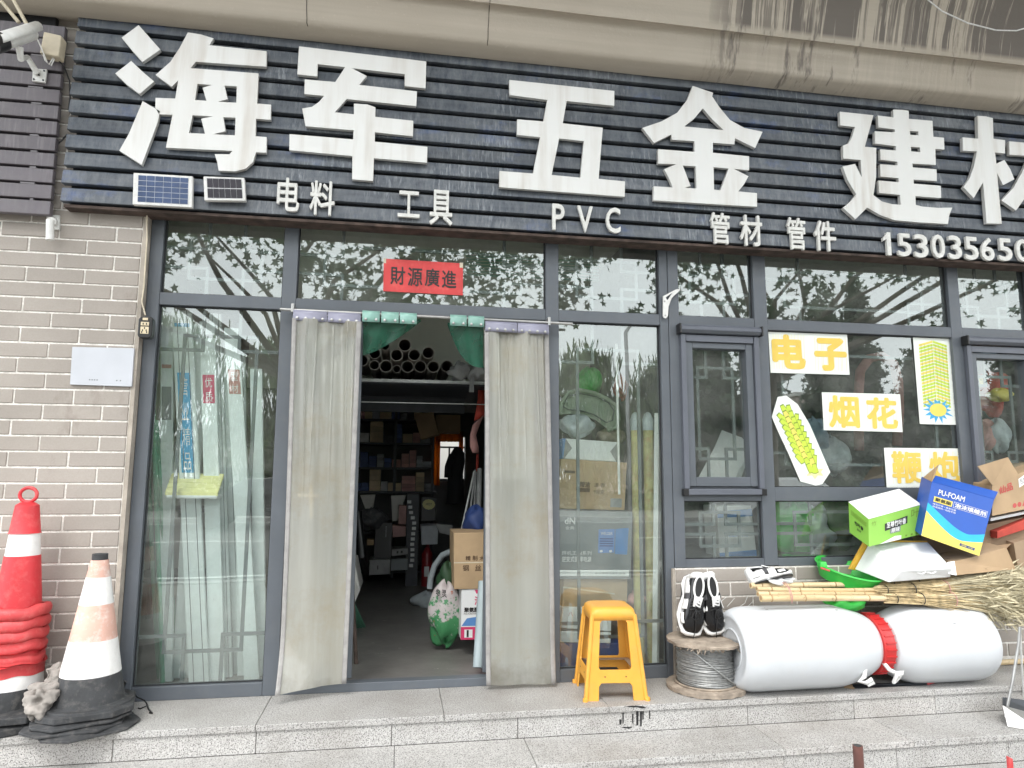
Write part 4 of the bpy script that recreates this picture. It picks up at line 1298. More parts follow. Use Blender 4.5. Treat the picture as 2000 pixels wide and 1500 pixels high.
# firecracker bundle poster (long block with burst)
q = pq([(1783, 659), (1860, 661.5), (1871, 830), (1796.5, 828)], -.006)
t = thing('firecracker_poster', 'tall white poster of a yellow cracker block with blue burst', 'poster', ((q[3] + q[2]) / 2)[:])
B().hexa(q, (0, .001, 0)).build('paper', M['poster'], t)
n = 20
for side in (0, 1):
    for i in range(n):
        v1 = .97 - i * .037; v0 = v1 - .026
        if side == 0: pts = [(.13, v1 - .05 + .0), (.48, v1), (.48, v0), (.13, v0 - .05)]
        else: pts = [(.49, v1), (.84, v1 - .05), (.84, v0 - .05), (.49, v0)]
        poly_on(q, pts, M['lime' if (i + side) % 3 else 'yprint'], t, name='cracker')
rr = random.Random(3)
ctr = (.5, .165)
pts = []
for i in range(28):
    a = 2 * math.pi * i / 28
    rad = (.40 if i % 2 == 0 else .24) * (0.8 + .4 * rr.random())
    pts.append((ctr[0] + rad * math.cos(a) * .95, ctr[1] + rad * math.sin(a) * .36))
b = B(); c1 = bil(q, *ctr) + quad_n(q) * .0015
vv = [c1] + [bil(q, *p) + quad_n(q) * .0015 for p in pts]
b.add(vv, [(0, 1 + i, 1 + (i + 1) % 28) for i in range(28)]).build('burst', M['sky_ink'], t)
vv = [c1 + quad_n(q) * .0007] + [bil(q, ctr[0] + .22 * math.cos(a_ * .2244), ctr[1] + .075 * math.sin(a_ * .2244)) + quad_n(q) * .0022 for a_ in range(28)]
B().add(vv, [(0, 1 + i, 1 + (i + 1) % 28) for i in range(28)]).build('flash', M['yprint'], t)
b = B()
for i in range(8):
    u = .18 + i * .09
    b.add([bil(q, uu, vv_) + quad_n(q) * .002 for uu, vv_ in ((u, .22), (u + .006, .22), (u + .006, .92), (u, .92))], [(0, 1, 2, 3)])
b.build('grid_line', M['limeline'], t)
# firecracker string cut-out
S4 = 520 / 2000
def dpx(x, y): return (1480 + x * S4, 800 + (y - 0) * S4)
ol = [dpx(*p) for p in ((105, 55), (150, -95), (215, -105), (300, -40), (390, 110), (545, 470), (485, 560), (435, 570), (320, 540), (230, 330), (150, 160))]
t = thing('firecracker_cutout', 'white cut-out poster of a green firecracker string on the display window', 'poster', P(*dpx(435, 570), -.006)[:])
Bq = [P(*p, -.006) for p in ol]
B().add(Bq + [p + Vector((0, .001, 0)) for p in Bq], [tuple(range(11)), tuple(range(11, 22))[::-1]] + [(i, i + 11, (i + 1) % 11 + 11, (i + 1) % 11) for i in range(11)]).build('card', M['poster'], t)
rr = random.Random(5)
k = 0
for row in range(11):
    f = row / 10
    cx, cy = 205 + f * 195, -40 + f * 440
    nn = 4 if 0 < row < 9 else 2
    for j in range(nn):
        off = (j - (nn - 1) / 2)
        ang = math.pi / 2 + off * .33 - .35
        x0, y0 = cx + off * 46, cy + abs(off) * 22
        L_ = 92 - 30 * f; w0, w1 = 13, 25 - 4 * f
        dx, dy = math.cos(ang) * L_, math.sin(ang) * L_
        nx_, ny_ = -math.sin(ang), math.cos(ang)
        poly = [(x0 - nx_ * w0, y0 - ny_ * w0), (x0 + nx_ * w0, y0 + ny_ * w0), (x0 + dx + nx_ * w1, y0 + dy + ny_ * w1), (x0 + dx * 1.1, y0 + dy * 1.1), (x0 + dx - nx_ * w1, y0 + dy - ny_ * w1)]
        k += 1
        for grow, m__, yy in ((1.16, 'limeline', -.0072 - k * .00003), (1.0, 'lime' if k % 4 else 'yprint', -.00725 - k * .00003)):
            mx_ = sum(p[0] for p in poly) / 5; my_ = sum(p[1] for p in poly) / 5
            pp = [P(*dpx(mx_ + (p[0] - mx_) * grow, my_ + (p[1] - my_) * grow), yy) for p in poly]
            B().add(pp, [(0, 1, 2, 3, 4)]).build('cracker' if grow == 1 else 'outline', M[m__], t)
pp = [P(*dpx(430 + (75 if i % 2 else 45) * math.cos(i * .5236) , 470 + (55 if i % 2 else 28) * math.sin(i * .5236)), -.0073) for i in range(12)]
B().add([P(*dpx(430, 470), -.0073)] + pp, [(0, 1 + i, 1 + (i + 1) % 12) for i in range(12)]).build('spark', M['ypale'], t)

# ------------------------------------------------------------------ traffic cones
def cone_body(t, c, secs, n=36, tex=None):
    """secs: (name, material, [(r,z),...])"""
    for nm, m_, pr in secs:
        B().lathe(pr, n, Matrix.Translation((c[0], c[1], 0))).build(nm, M[m_], t, smooth=True)
def octbase(t, c, z, half, h, rot, nm='base', m_='rubber'):
    pts = []
    ch = half * .42
    for (sx, sy) in ((1, 1), (-1, 1), (-1, -1), (1, -1)):
        a_, b2 = (half * sx, (half - ch) * sy), ((half - ch) * sx, half * sy)
        pts += ([a_, b2] if sx * sy > 0 else [b2, a_])
    cs, sn = math.cos(rot), math.sin(rot)
    pts = [(c[0] + x * cs - y * sn, c[1] + x * sn + y * cs) for x, y in pts]
    w_ = [random.uniform(-.0025, .0025) for _ in pts]
    b = B().add([(x, y, z + w_[i]) for i, (x, y) in enumerate(pts)] + [(x, y, z + h + w_[i]) for i, (x, y) in enumerate(pts)] + [(c[0] + (x - c[0]) * .8, c[1] + (y - c[1]) * .8, z + h + .008) for x, y in pts],
                [tuple(range(8))[::-1], tuple(range(16, 24))] + [(i, (i + 1) % 8, (i + 1) % 8 + 8, i + 8) for i in range(8)] + [(i + 8, (i + 1) % 8 + 8, (i + 1) % 8 + 16, i + 16) for i in range(8)])
    return b.build(nm, M[m_], t, bevel=0.003)
# tall red and white cone
c1 = (-1.752, -.24)
def zt(y): return P(42, y, -.24).z
t = thing('traffic_cone', 'tall red and white traffic cone with a ring handle on top', 'traffic cone', (c1[0], c1[1], 0.03))
ri = lambda z: 0.052 + (0.985 - z) * 0.104
zz = [zt(985), zt(1041), zt(1084), zt(1183), zt(1310), zt(1337), zt(1387)]
ri = lambda z: 0.049 + (zz[0] - z) * 0.097
cone_body(t, c1, [('red_top', 'red', [(0.0, zz[0] + .012), (.030, zz[0] + .010), (ri(zz[0]), zz[0] - .004), (ri(zz[1]) + .002, zz[1] + .006), (ri(zz[1]) + .006, zz[1])]),
                  ('white_band', 'reflect_white', [(ri(zz[1]), zz[1]), (ri(zz[2]), zz[2])]),
                  ('red_band', 'red', [(ri(zz[2]) + .0015, zz[2]), (ri(zz[4]) + .001, zz[4] - .02)]),
                  ('white_band', 'reflect_white', [(ri(zz[4]) + .0, zz[4] + .01), (ri(zz[5]), zz[5])]),
                  ('black_skirt', 'rubber', [(ri(zz[5]) + .001, zz[5]), (ri(zz[6]) + .004, zz[6]), (ri(zz[6]) + .03, zz[6] - .012)])])
b = B()
ctr = Vector((c1[0], c1[1], zz[0] + .045))
b.tube([ctr + Vector((math.cos(a_ * math.pi / 8) * .038, 0, math.sin(a_ * math.pi / 8) * .034)) for a_ in range(17)], 0.0085, 8, cap=False)
b.build('ring_handle', M['red'], t, smooth=True)
octbase(t, c1, 0.045, .215, .03, .2)
t2 = thing('cone_base', 'lower black cone base under the tall red cone', 'traffic cone', (c1[0], c1[1], 0))
octbase(t2, (c1[0] + .01, c1[1] - .012), 0.004, .215, .028, .55)
# stack of red rubber sleeves round it
ztop_ = zt(1180); zbot_ = zt(1314)
hh = (ztop_ - zbot_) / 6
for k in range(6):
    z0 = ztop_ - hh * (k + 1); z1 = z0 + hh * 1.02
    r_in = ri(z0) + .004
    ro = .138 - k * .0028
    prof = [(r_in, z0 + .004), (ro - .008, z0), (ro - .001, z0 + hh * .3), (ro, z0 + hh * .6), (ro - .008, z1 - .004), (r_in + .008, z1), (r_in, z1 - .002), (r_in, z0 + .004)]
    n = 48; vs = []
    p1, p2 = random.random() * 6, random.random() * 6
    for (r_, h_) in prof:
        for j in range(n):
            a_ = 2 * math.pi * j / n
            wv = .005 * math.sin(3 * a_ + p1) + .003 * math.sin(7 * a_ + p2)
            rr_ = r_ + (.004 * math.sin(4 * a_ + p2) if r_ > r_in + .01 else 0)
            vs.append((c1[0] + rr_ * math.cos(a_), c1[1] + rr_ * math.sin(a_), h_ + wv))
    fs = [(i * n + j, i * n + (j + 1) % n, (i + 1) * n + (j + 1) % n, (i + 1) * n + j) for i in range(len(prof) - 1) for j in range(n)]
    o = B().add(vs, fs).build('rubber_sleeve', M['red_soft'], None, smooth='all')
    tag(o, ['topmost', 'second from top', 'third from top', 'fourth from top', 'fifth from top', 'lowest'][k] + ' faded red rubber sleeve round the tall cone', 'cone sleeve', 'red sleeves slipped over the tall cone')
# shorter worn cone on a pile of bases
c2 = (-1.388, -.30)
def z2(y): return P(190, y, -.30).z
ys = [z2(y) for y in (1083, 1093, 1126, 1178, 1246, 1312, 1364)]
rj = lambda z: 0.0335 + (ys[0] - z) * 0.172
t = thing('traffic_cone', 'worn white cone with faded orange bands and a black cap by the glass', 'traffic cone', (c2[0], c2[1], 0.08))
cone_body(t, c2, [('cap', 'rubber', [(.020, ys[0] + .002), (rj(ys[0]), ys[0] + .004), (rj(ys[0]) + .001, ys[1] - .004)]),
                  ('orange_band', 'worn_orange', [(rj(ys[1]), ys[1]), (rj(ys[2]), ys[2])]),
                  ('white_band', 'reflect_white', [(rj(ys[2]) + .0006, ys[2]), (rj(ys[3]) + .0006, ys[3])]),
                  ('orange_band', 'worn_orange', [(rj(ys[3]), ys[3]), (rj(ys[4]), ys[4])]),
                  ('white_band', 'reflect_white', [(rj(ys[4]) + .0006, ys[4]), (rj(ys[5]) + .0006, ys[5])]),
                  ('black_skirt', 'rubber', [(rj(ys[5]), ys[5]), (rj(ys[6]) + .002, ys[6]), (rj(ys[6]) + .022, ys[6] - .010), (rj(ys[6]) + .030, ys[6] - .012)])])
octbase(t, c2, ys[6] - .045, .190, .026, .30)
B().lathe([(rj(ys[6]) + .045, ys[6] - .022), (rj(ys[6]) + .04, ys[6] - .006), (rj(ys[6]) + .025, ys[6] - .006)], 36, Matrix.Translation((c2[0], c2[1], 0))).build('collar', M['rubber'], t, smooth=True)
zb = ys[6] - .048
for k, (dx, dy, ro) in enumerate(((-.02, -.015, .42), (-.03, -.035, .22), (.015, -.045, .62))):
    z0 = zb - (k + 1) * zb / 3 + .002
    tt = thing('cone_base', ['upper', 'middle', 'bottom'][k] + ' black octagonal base beneath the worn white cone', 'traffic cone', (c2[0] + dx, c2[1] + dy, z0), group='black bases piled under the worn cone')
    octbase(tt, (c2[0] + dx, c2[1] + dy), z0, .196, min(.028, zb / 3 - .008), ro)

# rag between the cones
rg = B()
rg.lump(P(78, 1378, -.42), (.06, .05, .055), 1, .3, 28, 18)
rg.lump(P(100, 1352, -.36), (.07, .05, .06), 2, .3, 28, 18)
rg.lump(P(118, 1322, -.30), (.065, .05, .05), 4, .3, 28, 18)
o = rg.build('crumpled_rag', M['cloth_grey'], None, smooth='all')
tag(o, 'crumpled grey rag stuffed between the two traffic cones', 'rag')
md = o.modifiers.new('r', 'REMESH'); md.mode = 'VOXEL'; md.voxel_size = 0.005; md.use_smooth_shade = True
tx = bpy.data.textures.new('ragtex', 'CLOUDS'); tx.noise_scale = 0.05; tx.noise_basis = 'ORIGINAL_PERLIN'
md = o.modifiers.new('d', 'DISPLACE'); md.texture = tx; md.strength = 0.07; md.texture_coords = 'GLOBAL'
st_ = thing('black_strap', 'thin black strap trailing over the step from behind the cone', 'strap', Pz(290, 1385, 0)[:])
tube('strap', [Pz(248, 1338, .03), Pz(268, 1362, .035), Pz(282, 1368, .04), Pz(288, 1378, .01), Pz(274, 1384, .004), Pz(270, 1383, .004)], .0035, M['black'], st_, 6)
tube('strap', [Pz(286, 1372, .02), Pz(290, 1385, .006), Pz(297, 1393, .004), Pz(292, 1392, .004)], .004, M['black'], st_, 6)
tube('strap', [Pz(238, 1345, .06), P(246, 1332, -.1), P(238, 1328, -.1), P(230, 1334, -.1)], .006, M['black'], st_, 6)

# ------------------------------------------------------------------ yellow stool
sc_ = Vector((1.147, -.215, 0)); SH = .452; rz = R(-5)
stool = thing('plastic_stool', 'yellow moulded plastic stool on the granite step before the glass', 'stool', sc_[:], (0, 0, rz))
hb, ht = .158, .112
def hw(z): return hb + (ht - hb) * z / SH
out = [(-1, 0), (-.66, 0), (-.645, .065), (-.60, .085), (.60, .085), (.645, .065), (.66, 0), (1, 0)]
def side_shape():
    o_ = [(-hw(0) * 1.03, 0), (-.092, 0), (-.088, .068), (-.075, .084), (.075, .084), (.088, .068), (.092, 0), (hw(0) * 1.03, 0), (hw(.02), .015), (hw(SH - .03), SH - .03), (-hw(SH - .03), SH - .03), (-hw(.02), .015)]
    h_ = [(-.080, .148), (-.087, .160), (-.073, .375), (-.062, .388), (.062, .388), (.073, .375), (.087, .160), (.080, .148)]
    return curve_shape([o_, h_])
v2, f2 = side_shape()
for k in range(4):
    mt = Matrix.Rotation(k * math.pi / 2, 4, 'Z')
    k2 = len(v2)
    th = .006
    fr = [mt @ Vector((x, -hw(z), z)) for x, z in v2]
    bk = [mt @ Vector((x * .97, -hw(z) + th, z)) for x, z in v2]
    es = {(f[i], f[(i + 1) % len(f)]) for f in f2 for i in range(len(f))}
    sd_ = [(a_, c_, c_ + k2, a_ + k2) for a_, c_ in es if (c_, a_) not in es]
    B().add(fr + bk, list(f2) + [tuple(i + k2 for i in f[::-1]) for f in f2] + sd_).build('side_panel', M['yellow'], stool, local=True, bevel=0.0015)
    # foot lips and inward step rail
    B().tube([mt @ Vector((-hb * 1.02, -hb * 1.02, 0.0)), mt @ Vector((-hb * 1.02, -hb * 1.02, .012)), mt @ Vector((-hb * .99, -hb * .99, .018))], [.014, .014, .006], 10).build('foot', M['yellow'], stool, local=True, smooth=True)
    B().tube([mt @ Vector((-hb * .985, -hb * .985, .008)), mt @ Vector((-ht * 1.0, -ht * 1.0, SH - .035))], [.011, .012], 10).build('corner_rib', M['yellow'], stool, local=True, smooth=True)
    for sx in (-.055, .055):
        B().tube([mt @ Vector((sx, -hw(.115) - .0012, .115)), mt @ Vector((sx, -hw(.115) + .001, .115))], .0035, 8).build('hole', M['rust'], stool, local=True)
b = B()
def rr_sq(h, r_, z, n=6):
    pts = []
    for (sx, sy, a0) in ((1, 1, 0), (-1, 1, 90), (-1, -1, 180), (1, -1, 270)):
        for i in range(n + 1):
            a_ = R(a0 + 90 * i / n)
            pts.append((sx * (h - r_) + r_ * math.cos(a_), sy * (h - r_) + r_ * math.sin(a_), z))
    return pts
lv = [(ht + .007, .02, SH - .062), (ht + .006, .028, SH - .03), (ht + .002, .036, SH - .012), (ht - .008, .04, SH - .003), (ht - .022, .04, SH), (ht - .06, .03, SH - .002)]
vs = [p for h_, r_, z in lv for p in rr_sq(h_, r_, z)]
m4 = 28
fs = [(i * m4 + j, i * m4 + (j + 1) % m4, (i + 1) * m4 + (j + 1) % m4, (i + 1) * m4 + j) for i in range(len(lv) - 1) for j in range(m4)] + [tuple((len(lv) - 1) * m4 + j for j in range(m4))]
B().add(vs, fs).build('seat', M['yellow'], stool, local=True, smooth='all', solid=.005)
# grimy inner step ledge
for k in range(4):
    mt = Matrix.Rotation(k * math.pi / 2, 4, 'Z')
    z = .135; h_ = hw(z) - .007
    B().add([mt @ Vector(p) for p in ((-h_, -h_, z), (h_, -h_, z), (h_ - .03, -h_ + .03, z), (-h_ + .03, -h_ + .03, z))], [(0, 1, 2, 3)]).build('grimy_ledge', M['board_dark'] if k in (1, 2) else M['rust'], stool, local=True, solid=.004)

# ------------------------------------------------------------------ wire reel
rc = Vector((1.683, -.237, 0))
reel = thing('cable_reel', 'weathered wooden reel wound with grey steel wire on the step', 'reel', rc[:])
def disc(nm, z0, z1, r_, ragged):
    n = 72; prof = [(.0, z0), (r_ * .8, z0), (r_, z0 + .004), (r_ + .002, z1 - .004), (r_ - .004, z1), (.0, z1)]
    vs = []
    for i, (q_, h_) in enumerate(prof):
        for j in range(n):
            a_ = 2 * math.pi * j / n
            g = 1 + (.012 * math.sin(5 * a_ + z0 * 9) + .008 * random.uniform(-1, 1)) * (q_ > r_ * .9)
            vs.append((q_ * g * math.cos(a_), q_ * g * math.sin(a_), h_ + (.003 * random.uniform(-1, 1) if q_ > r_ * .9 else 0)))
    fs = [(i * n + j, i * n + (j + 1) % n, (i + 1) * n + (j + 1) % n, (i + 1) * n + j) for i in range(len(prof) - 1) for j in range(n)]
    B().add(vs, fs).build(nm, M['wood_grey'], reel, local=True, smooth=True)
disc('lower_flange', 0, .028, .208, 0)
disc('upper_flange', .240, .262, .203, 0)
b = B()
b.tube([(.16 * math.cos(a_ * .13), .16 * math.sin(a_ * .13), .034) for a_ in range(50)], .006, 6)
b.build('rim_hoop', M['wood_grey'], reel, local=True, smooth=True)
n = 1500; pts = []
turns = 34
for i in range(n):
    f = i / n; a_ = f * turns * 2 * math.pi
    z = .036 + f * .196 + .003 * math.sin(a_ * .37)
    r_ = .146 + .002 * math.sin(a_ * .21)
    pts.append((r_ * math.cos(a_), r_ * math.sin(a_), z))
B().tube(pts, .0036, 5).build('wire', M['wire'], reel, local=True, smooth=True)
B().lathe([(.143, .029), (.143, .239)], 48).build('wire_core', M['wire'], reel, local=True, smooth=True)
for k in range(7):
    zc = .05 + .025 * k; tl_ = random.uniform(-.03, .03)
    a0 = random.uniform(0, 6.28)
    B().tube([(.1525 * math.cos(a_ * .1309), .1525 * math.sin(a_ * .1309), min(.232, max(.034, zc + tl_ * math.sin(a_ * .1309 + a0)))) for a_ in range(49)], .0026, 5).build('loose_wire', M['wire'], reel, local=True, smooth=True)
B().tube([(-.135, -.09, .238), (-.07, -.143, .18), (.02, -.158, .11), (.09, -.136, .06), (.13, -.11, .034)], .004, 6).build('loose_wire', M['wire'], reel, local=True, smooth=True)
fr = random.Random(4)
for i in range(26):
    a_ = fr.uniform(math.pi * 1.05, math.pi * 1.95); r_ = .19 + fr.uniform(-.01, .012)
    p0 = Vector((r_ * math.cos(a_), r_ * math.sin(a_), .242))
    B().tube([p0, p0 + Vector((fr.uniform(-.02, .02), fr.uniform(-.01, .01), -fr.uniform(.008, .026)))], [.005, .0015], 4).build('splinter', M['wood_grey'], reel, local=True)

# ------------------------------------------------------------------ shoes
def shoe(name, label, base, rot, s=1.0, mirror=1, loose=True):
    t = thing(name, label, 'shoe', base, rot)
    # local: y = toe(0) -> heel(.29), x width, z height
    st_ = [(.000, .030, .000), (.012, .062, .0), (.04, .084, .0), (.09, .098, .0), (.14, .088, .0), (.19, .078, .0), (.24, .080, .0), (.275, .066, .0), (.292, .036, 0)]
    def ring(y, w_, z0, z1, n=16, sq=.75):
        pts = []
        for k in range(n):
            a_ = 2 * math.pi * k / n
            cx_, sx_ = math.cos(a_), math.sin(a_)
            x = (abs(cx_) ** sq) * (1 if cx_ >= 0 else -1) * w_ * 1.34 / 2
            z = (z0 + z1) / 2 + (abs(sx_) ** sq) * (1 if sx_ >= 0 else -1) * (z1 - z0) / 2
            pts.append((x * mirror + mirror * .004 * math.sin(y * 11), y, z))
        return pts
    def loft(nm, secs, m_, **k):
        vs = []; n = 16
        for s_ in secs: vs += ring(*s_)
        fs = [(i * n + j, i * n + (j + 1) % n, (i + 1) * n + (j + 1) % n, (i + 1) * n + j) for i in range(len(secs) - 1) for j in range(n)]
        fs += [tuple(range(n))[::-1], tuple((len(secs) - 1) * n + j for j in range(n))]
        return B().add([Vector(v) * s for v in vs], fs).build(nm, m_, t, local=True, smooth='all', **k)
    loft('outsole', [(y, w_ * 1.06, .0, .012) for y, w_, _ in st_], M['black'])
    loft('midsole', [(y - .002, w_ * (1.14 + .07 * math.sin(i * 2.2)), .009, .036 + .010 * math.sin(i * 1.7) + (.012 if y > .18 else 0)) for i, (y, w_, _) in enumerate(st_)], M['shoe_white'])
    up_ = [(.012, .045, .02, .046), (.035, .068, .02, .060), (.07, .080, .02, .070), (.11, .078, .02, .080), (.145, .070, .02, .094), (.18, .066, .02, .104), (.215, .064, .02, .108), (.25, .064, .02, .112), (.275, .052, .02, .116), (.286, .034, .03, .112)]
    loft('upper', up_, M['shoe_black'])
    # opening
    def ell(y0, y1, w_, zf, n=20):
        return [Vector((w_ / 2 * math.cos(2 * math.pi * k / n), (y0 + y1) / 2 + (y1 - y0) / 2 * math.sin(2 * math.pi * k / n), zf((y0 + y1) / 2 + (y1 - y0) / 2 * math.sin(2 * math.pi * k / n)))) * s for k in range(n)]
    zf = lambda y: .100 + (y - .16) * .16
    e = ell(.168, .272, .046, lambda y: zf(y) + .004)
    B().tube(e + [e[0]], .0052 * s, 8, cap=False).build('collar', M['shoe_white'], t, local=True, smooth=True)
    e2 = ell(.172, .268, .040, lambda y: zf(y) + .0045)
    B().add(e2, [tuple(range(20))]).build('opening', M['black'], t, local=True)
    # side overlays
    for sx in (-1, 1):
        for (y0, y1, za, zb_, mm) in ((.19, .275, .042, .088, 'shoe_white'), (.115, .165, .035, .082, 'shoe_white'), (.165, .19, .05, .096, 'shoe_grey'), (.05, .10, .036, .056, 'shoe_white')):
            n = 8; vs = []
            def wat(y):
                for (a_, b2) in zip(up_[:-1], up_[1:]):
                    if a_[0] <= y <= b2[0]:
                        f = (y - a_[0]) / (b2[0] - a_[0]); return a_[1] + (b2[1] - a_[1]) * f
                return .05
            for j in range(n + 1):
                y = y0 + (y1 - y0) * j / n
                for f in (0, .5, 1):
                    z = za + (zb_ - za) * f
                    vs.append(Vector((sx * (wat(y) * .67 + .0045 - .012 * f * f), y, z)) * s)
            fs = [(j * 3 + i, j * 3 + i + 1, (j + 1) * 3 + i + 1, (j + 1) * 3 + i) for j in range(n) for i in range(2)]
            B().add(vs, fs).build('overlay', M[mm], t, local=True, smooth='all', solid=.004)
    # heel tab and tongue
    loft('heel_cup', [(.262, .062, .03, .112), (.282, .056, .03, .124), (.294, .034, .04, .118)], M['shoe_white'])
    B().add([Vector(p) * s for p in ((-.018, .13, .094), (.018, .13, .094), (.022, .175, .118), (-.022, .175, .118))], [(0, 1, 2, 3)]).build('tongue', M['shoe_white'], t, local=True, solid=.005)
    for k in range(4):
        y = .115 + k * .014; z = .086 + k * .0055
        B().tube([Vector(p) * s for p in ((-.027, y, z - .006), (-.008, y + .005, z + .005), (.01, y - .003, z + .005), (.027, y + .004, z - .006))], .0034 * s, 6).build('lace', M['black'], t, local=True, smooth=True)
    if loose:
        for sx in (-1, 1):
            B().tube([Vector(p) * s for p in ((0, .118, .094), (sx * .014, .10, .104), (sx * .018, .078, .092), (sx * .004, .07, .086), (-sx * .004, .088, .094), (sx * .003, .112, .098))], .0022 * s, 5).build('lace', M['black'], t, local=True, smooth=True)
        B().tube([Vector(p) * s for p in ((0, .105, .095), (.006 * mirror, .06, .080), (.012 * mirror, .02, .058), (.010 * mirror, -.012, .04))], .002 * s, 5).build('lace', M['black'], t, local=True, smooth=True)
    return t
zr = .264
shoe('sneaker', 'black and white chunky sneaker propped toe down on the reel, nearer the stool', (1.600, -.215, zr + .006), (R(75), R(10), R(-6)), 1.12, 1)
shoe('sneaker', 'black and white chunky sneaker propped toe down on the reel, nearer the drums', (1.752, -.208, zr + .006), (R(76), R(-7), R(5)), 1.12, -1)

# ------------------------------------------------------------------ drums
def drum(label, x0, x1, r_, Yc, zc, mouth, tilt):
    L = x1 - x0
    t = thing('plastic_drum', label, 'drum', (x0, Yc, 0), group='white plastic drums lying on the step')
    rot = Matrix.Translation((x0, Yc, zc)) @ Matrix.Rotation(tilt, 4, 'Z') @ Matrix.Rotation(math.pi / 2, 4, 'Y')
    if mouth == 'right':
        prof = [(.0, .018), (r_ * .66, .016), (r_ * .74, .004), (r_ * .80, .0), (r_ * .90, .014), (r_ * .985, .06), (r_, .11), (r_ * .995, L * .40), (r_ * 1.0, L * .70), (r_ * .985, L * .75), (r_ * .93, L * .82), (r_ * .84, L * .90), (r_ * .755, L * .965), (r_ * .70, L * .985), (r_ * .69, L)]
    else:
        prof = [(r_ * .69, 0), (r_ * .71, L * .02), (r_ * .80, L * .07), (r_ * .90, L * .14), (r_ * .975, L * .22), (r_, L * .28), (r_, L * .80), (r_ * .985, L * .87), (r_ * .93, L * .95), (r_ * .82, L * .985), (r_ * .7, L), (r_ * .66, L - .012), (0, L - .014)]
    o = B().lathe(prof, 64, rot).build('body', M['hdpe'], t, smooth='all', bevel=0)
    md = o.modifiers.new('sub', 'SUBSURF'); md.levels = 1; md.render_levels = 1
    return t, rot, L
d1, r1, L1 = drum('white plastic drum with a red screw lid lying behind the wire reel', 1.79, 2.605, .218, -.312, .218, 'right', R(0.5))
B().lathe([(.148, L1 - .012), (.148, L1 + .004)], 48, r1).build('neck', M['hdpe'], d1, smooth=True)
LR = .158
B().lathe([(.0, L1 + .078), (LR - .014, L1 + .078), (LR - .004, L1 + .074), (LR, L1 + .066), (LR, L1 + .012), (LR + .005, L1 + .008), (LR + .005, L1 - .002), (.15, L1 - .002)], 64, r1).build('lid', M['redlid'], d1, smooth=True)
for k in range(28):
    a_ = 2 * math.pi * k / 28
    c_ = Vector((LR * math.cos(a_), LR * math.sin(a_), 0)); tg = Vector((-math.sin(a_), math.cos(a_), 0)); rd = Vector((math.cos(a_), math.sin(a_), 0))
    q_ = [c_ + tg * s1 * .003 + rd * h_ + Vector((0, 0, L1 + z_)) for z_ in (.012, .072) for s1, h_ in ((-1, 0), (-1, .006), (1, .006), (1, 0))]
    B().add([r1 @ p for p in q_], [(0, 1, 2, 3), (4, 7, 6, 5), (0, 4, 5, 1), (1, 5, 6, 2), (2, 6, 7, 3)]).build('grip_rib', M['redlid'], d1)
d2, r2, L2 = drum('white plastic drum lying lidless end against the red lid', 2.695, 3.325, .210, -.305, .210, 'left', R(-.5))
# moulded end panel of the left drum
B().lathe([(.10, .0145), (.102, .010), (.108, .0145)], 48, r1).build('end_ring', M['hdpe'], d1, smooth=True)
# scuffs
def scuff(par, mt, L, r_, seed, n):
    rr = random.Random(seed)
    for i in range(n):
        a_ = rr.uniform(math.pi * .55, math.pi * 1.35); h_ = rr.uniform(.2, .8) * L
        ln, wd = rr.uniform(.004, .022), rr.uniform(.0015, .004)
        q_ = [mt @ Vector((math.cos(a_ + s1 * wd / r_) * (r_ + .0006), math.sin(a_ + s1 * wd / r_) * (r_ + .0006), h_ + s2 * ln / 2)) for s1, s2 in ((-1, -1), (1, -.8), (.6, 1), (-.8, .9))]
        B().add(q_, [(0, 1, 2, 3)]).build('scuff', M['bag_grey'], par)
scuff(d1, r1, L1, .2185, 3, 12); scuff(d2, r2, L2, .2105, 4, 14)
# rope handles
def hand(par, pts): tube('rope_handle', pts, .011, M['rope'], par, 10)
hand(d1, [P(1690, 1305, -.47), P(1688, 1322, -.49), P(1678, 1331, -.50), P(1692, 1334, -.5), P(1702, 1327, -.5), P(1706, 1333, -.5), P(1694, 1338, -.49)])
hand(d2, [P(1727, 1296, -.44), P(1737, 1308, -.48), P(1750, 1315, -.5), P(1763, 1312, -.5), P(1756, 1322, -.51), P(1746, 1332, -.5), P(1752, 1318, -.52), P(1762, 1315, -.52)])
# hacksaw-like blade lying in front
sw = thing('flat_bar', 'flat black bar with a red tip lying on the step before the drums', 'metal bar', Pz(1740, 1340, 0)[:])
qa = [Pz(1668, 1338, .012), Pz(1810, 1334, .012), Pz(1812, 1338, .0015), Pz(1670, 1345, .0015)]
B().hexa(qa, (0, .016, .002)).build('bar', M['steel_dark'], sw, bevel=.001)
qa = [Pz(1811, 1332, .016), Pz(1825, 1330, .016), Pz(1826, 1334, .002), Pz(1812, 1338, .0015)]
B().hexa(qa, (0, .016, .002)).build('red_tip', M['red_soft'], sw, bevel=.001)
cb_ = thing('cardboard_scrap', 'torn cardboard scrap under the left drum edge', 'cardboard', Pz(1660, 1345, 0)[:])
B().hexa([Pz(1652, 1338, .008), Pz(1675, 1336, .008), Pz(1668, 1346, .002), Pz(1650, 1344, .002)], (0, .01, 0)).build('scrap', M['board'], cb_)
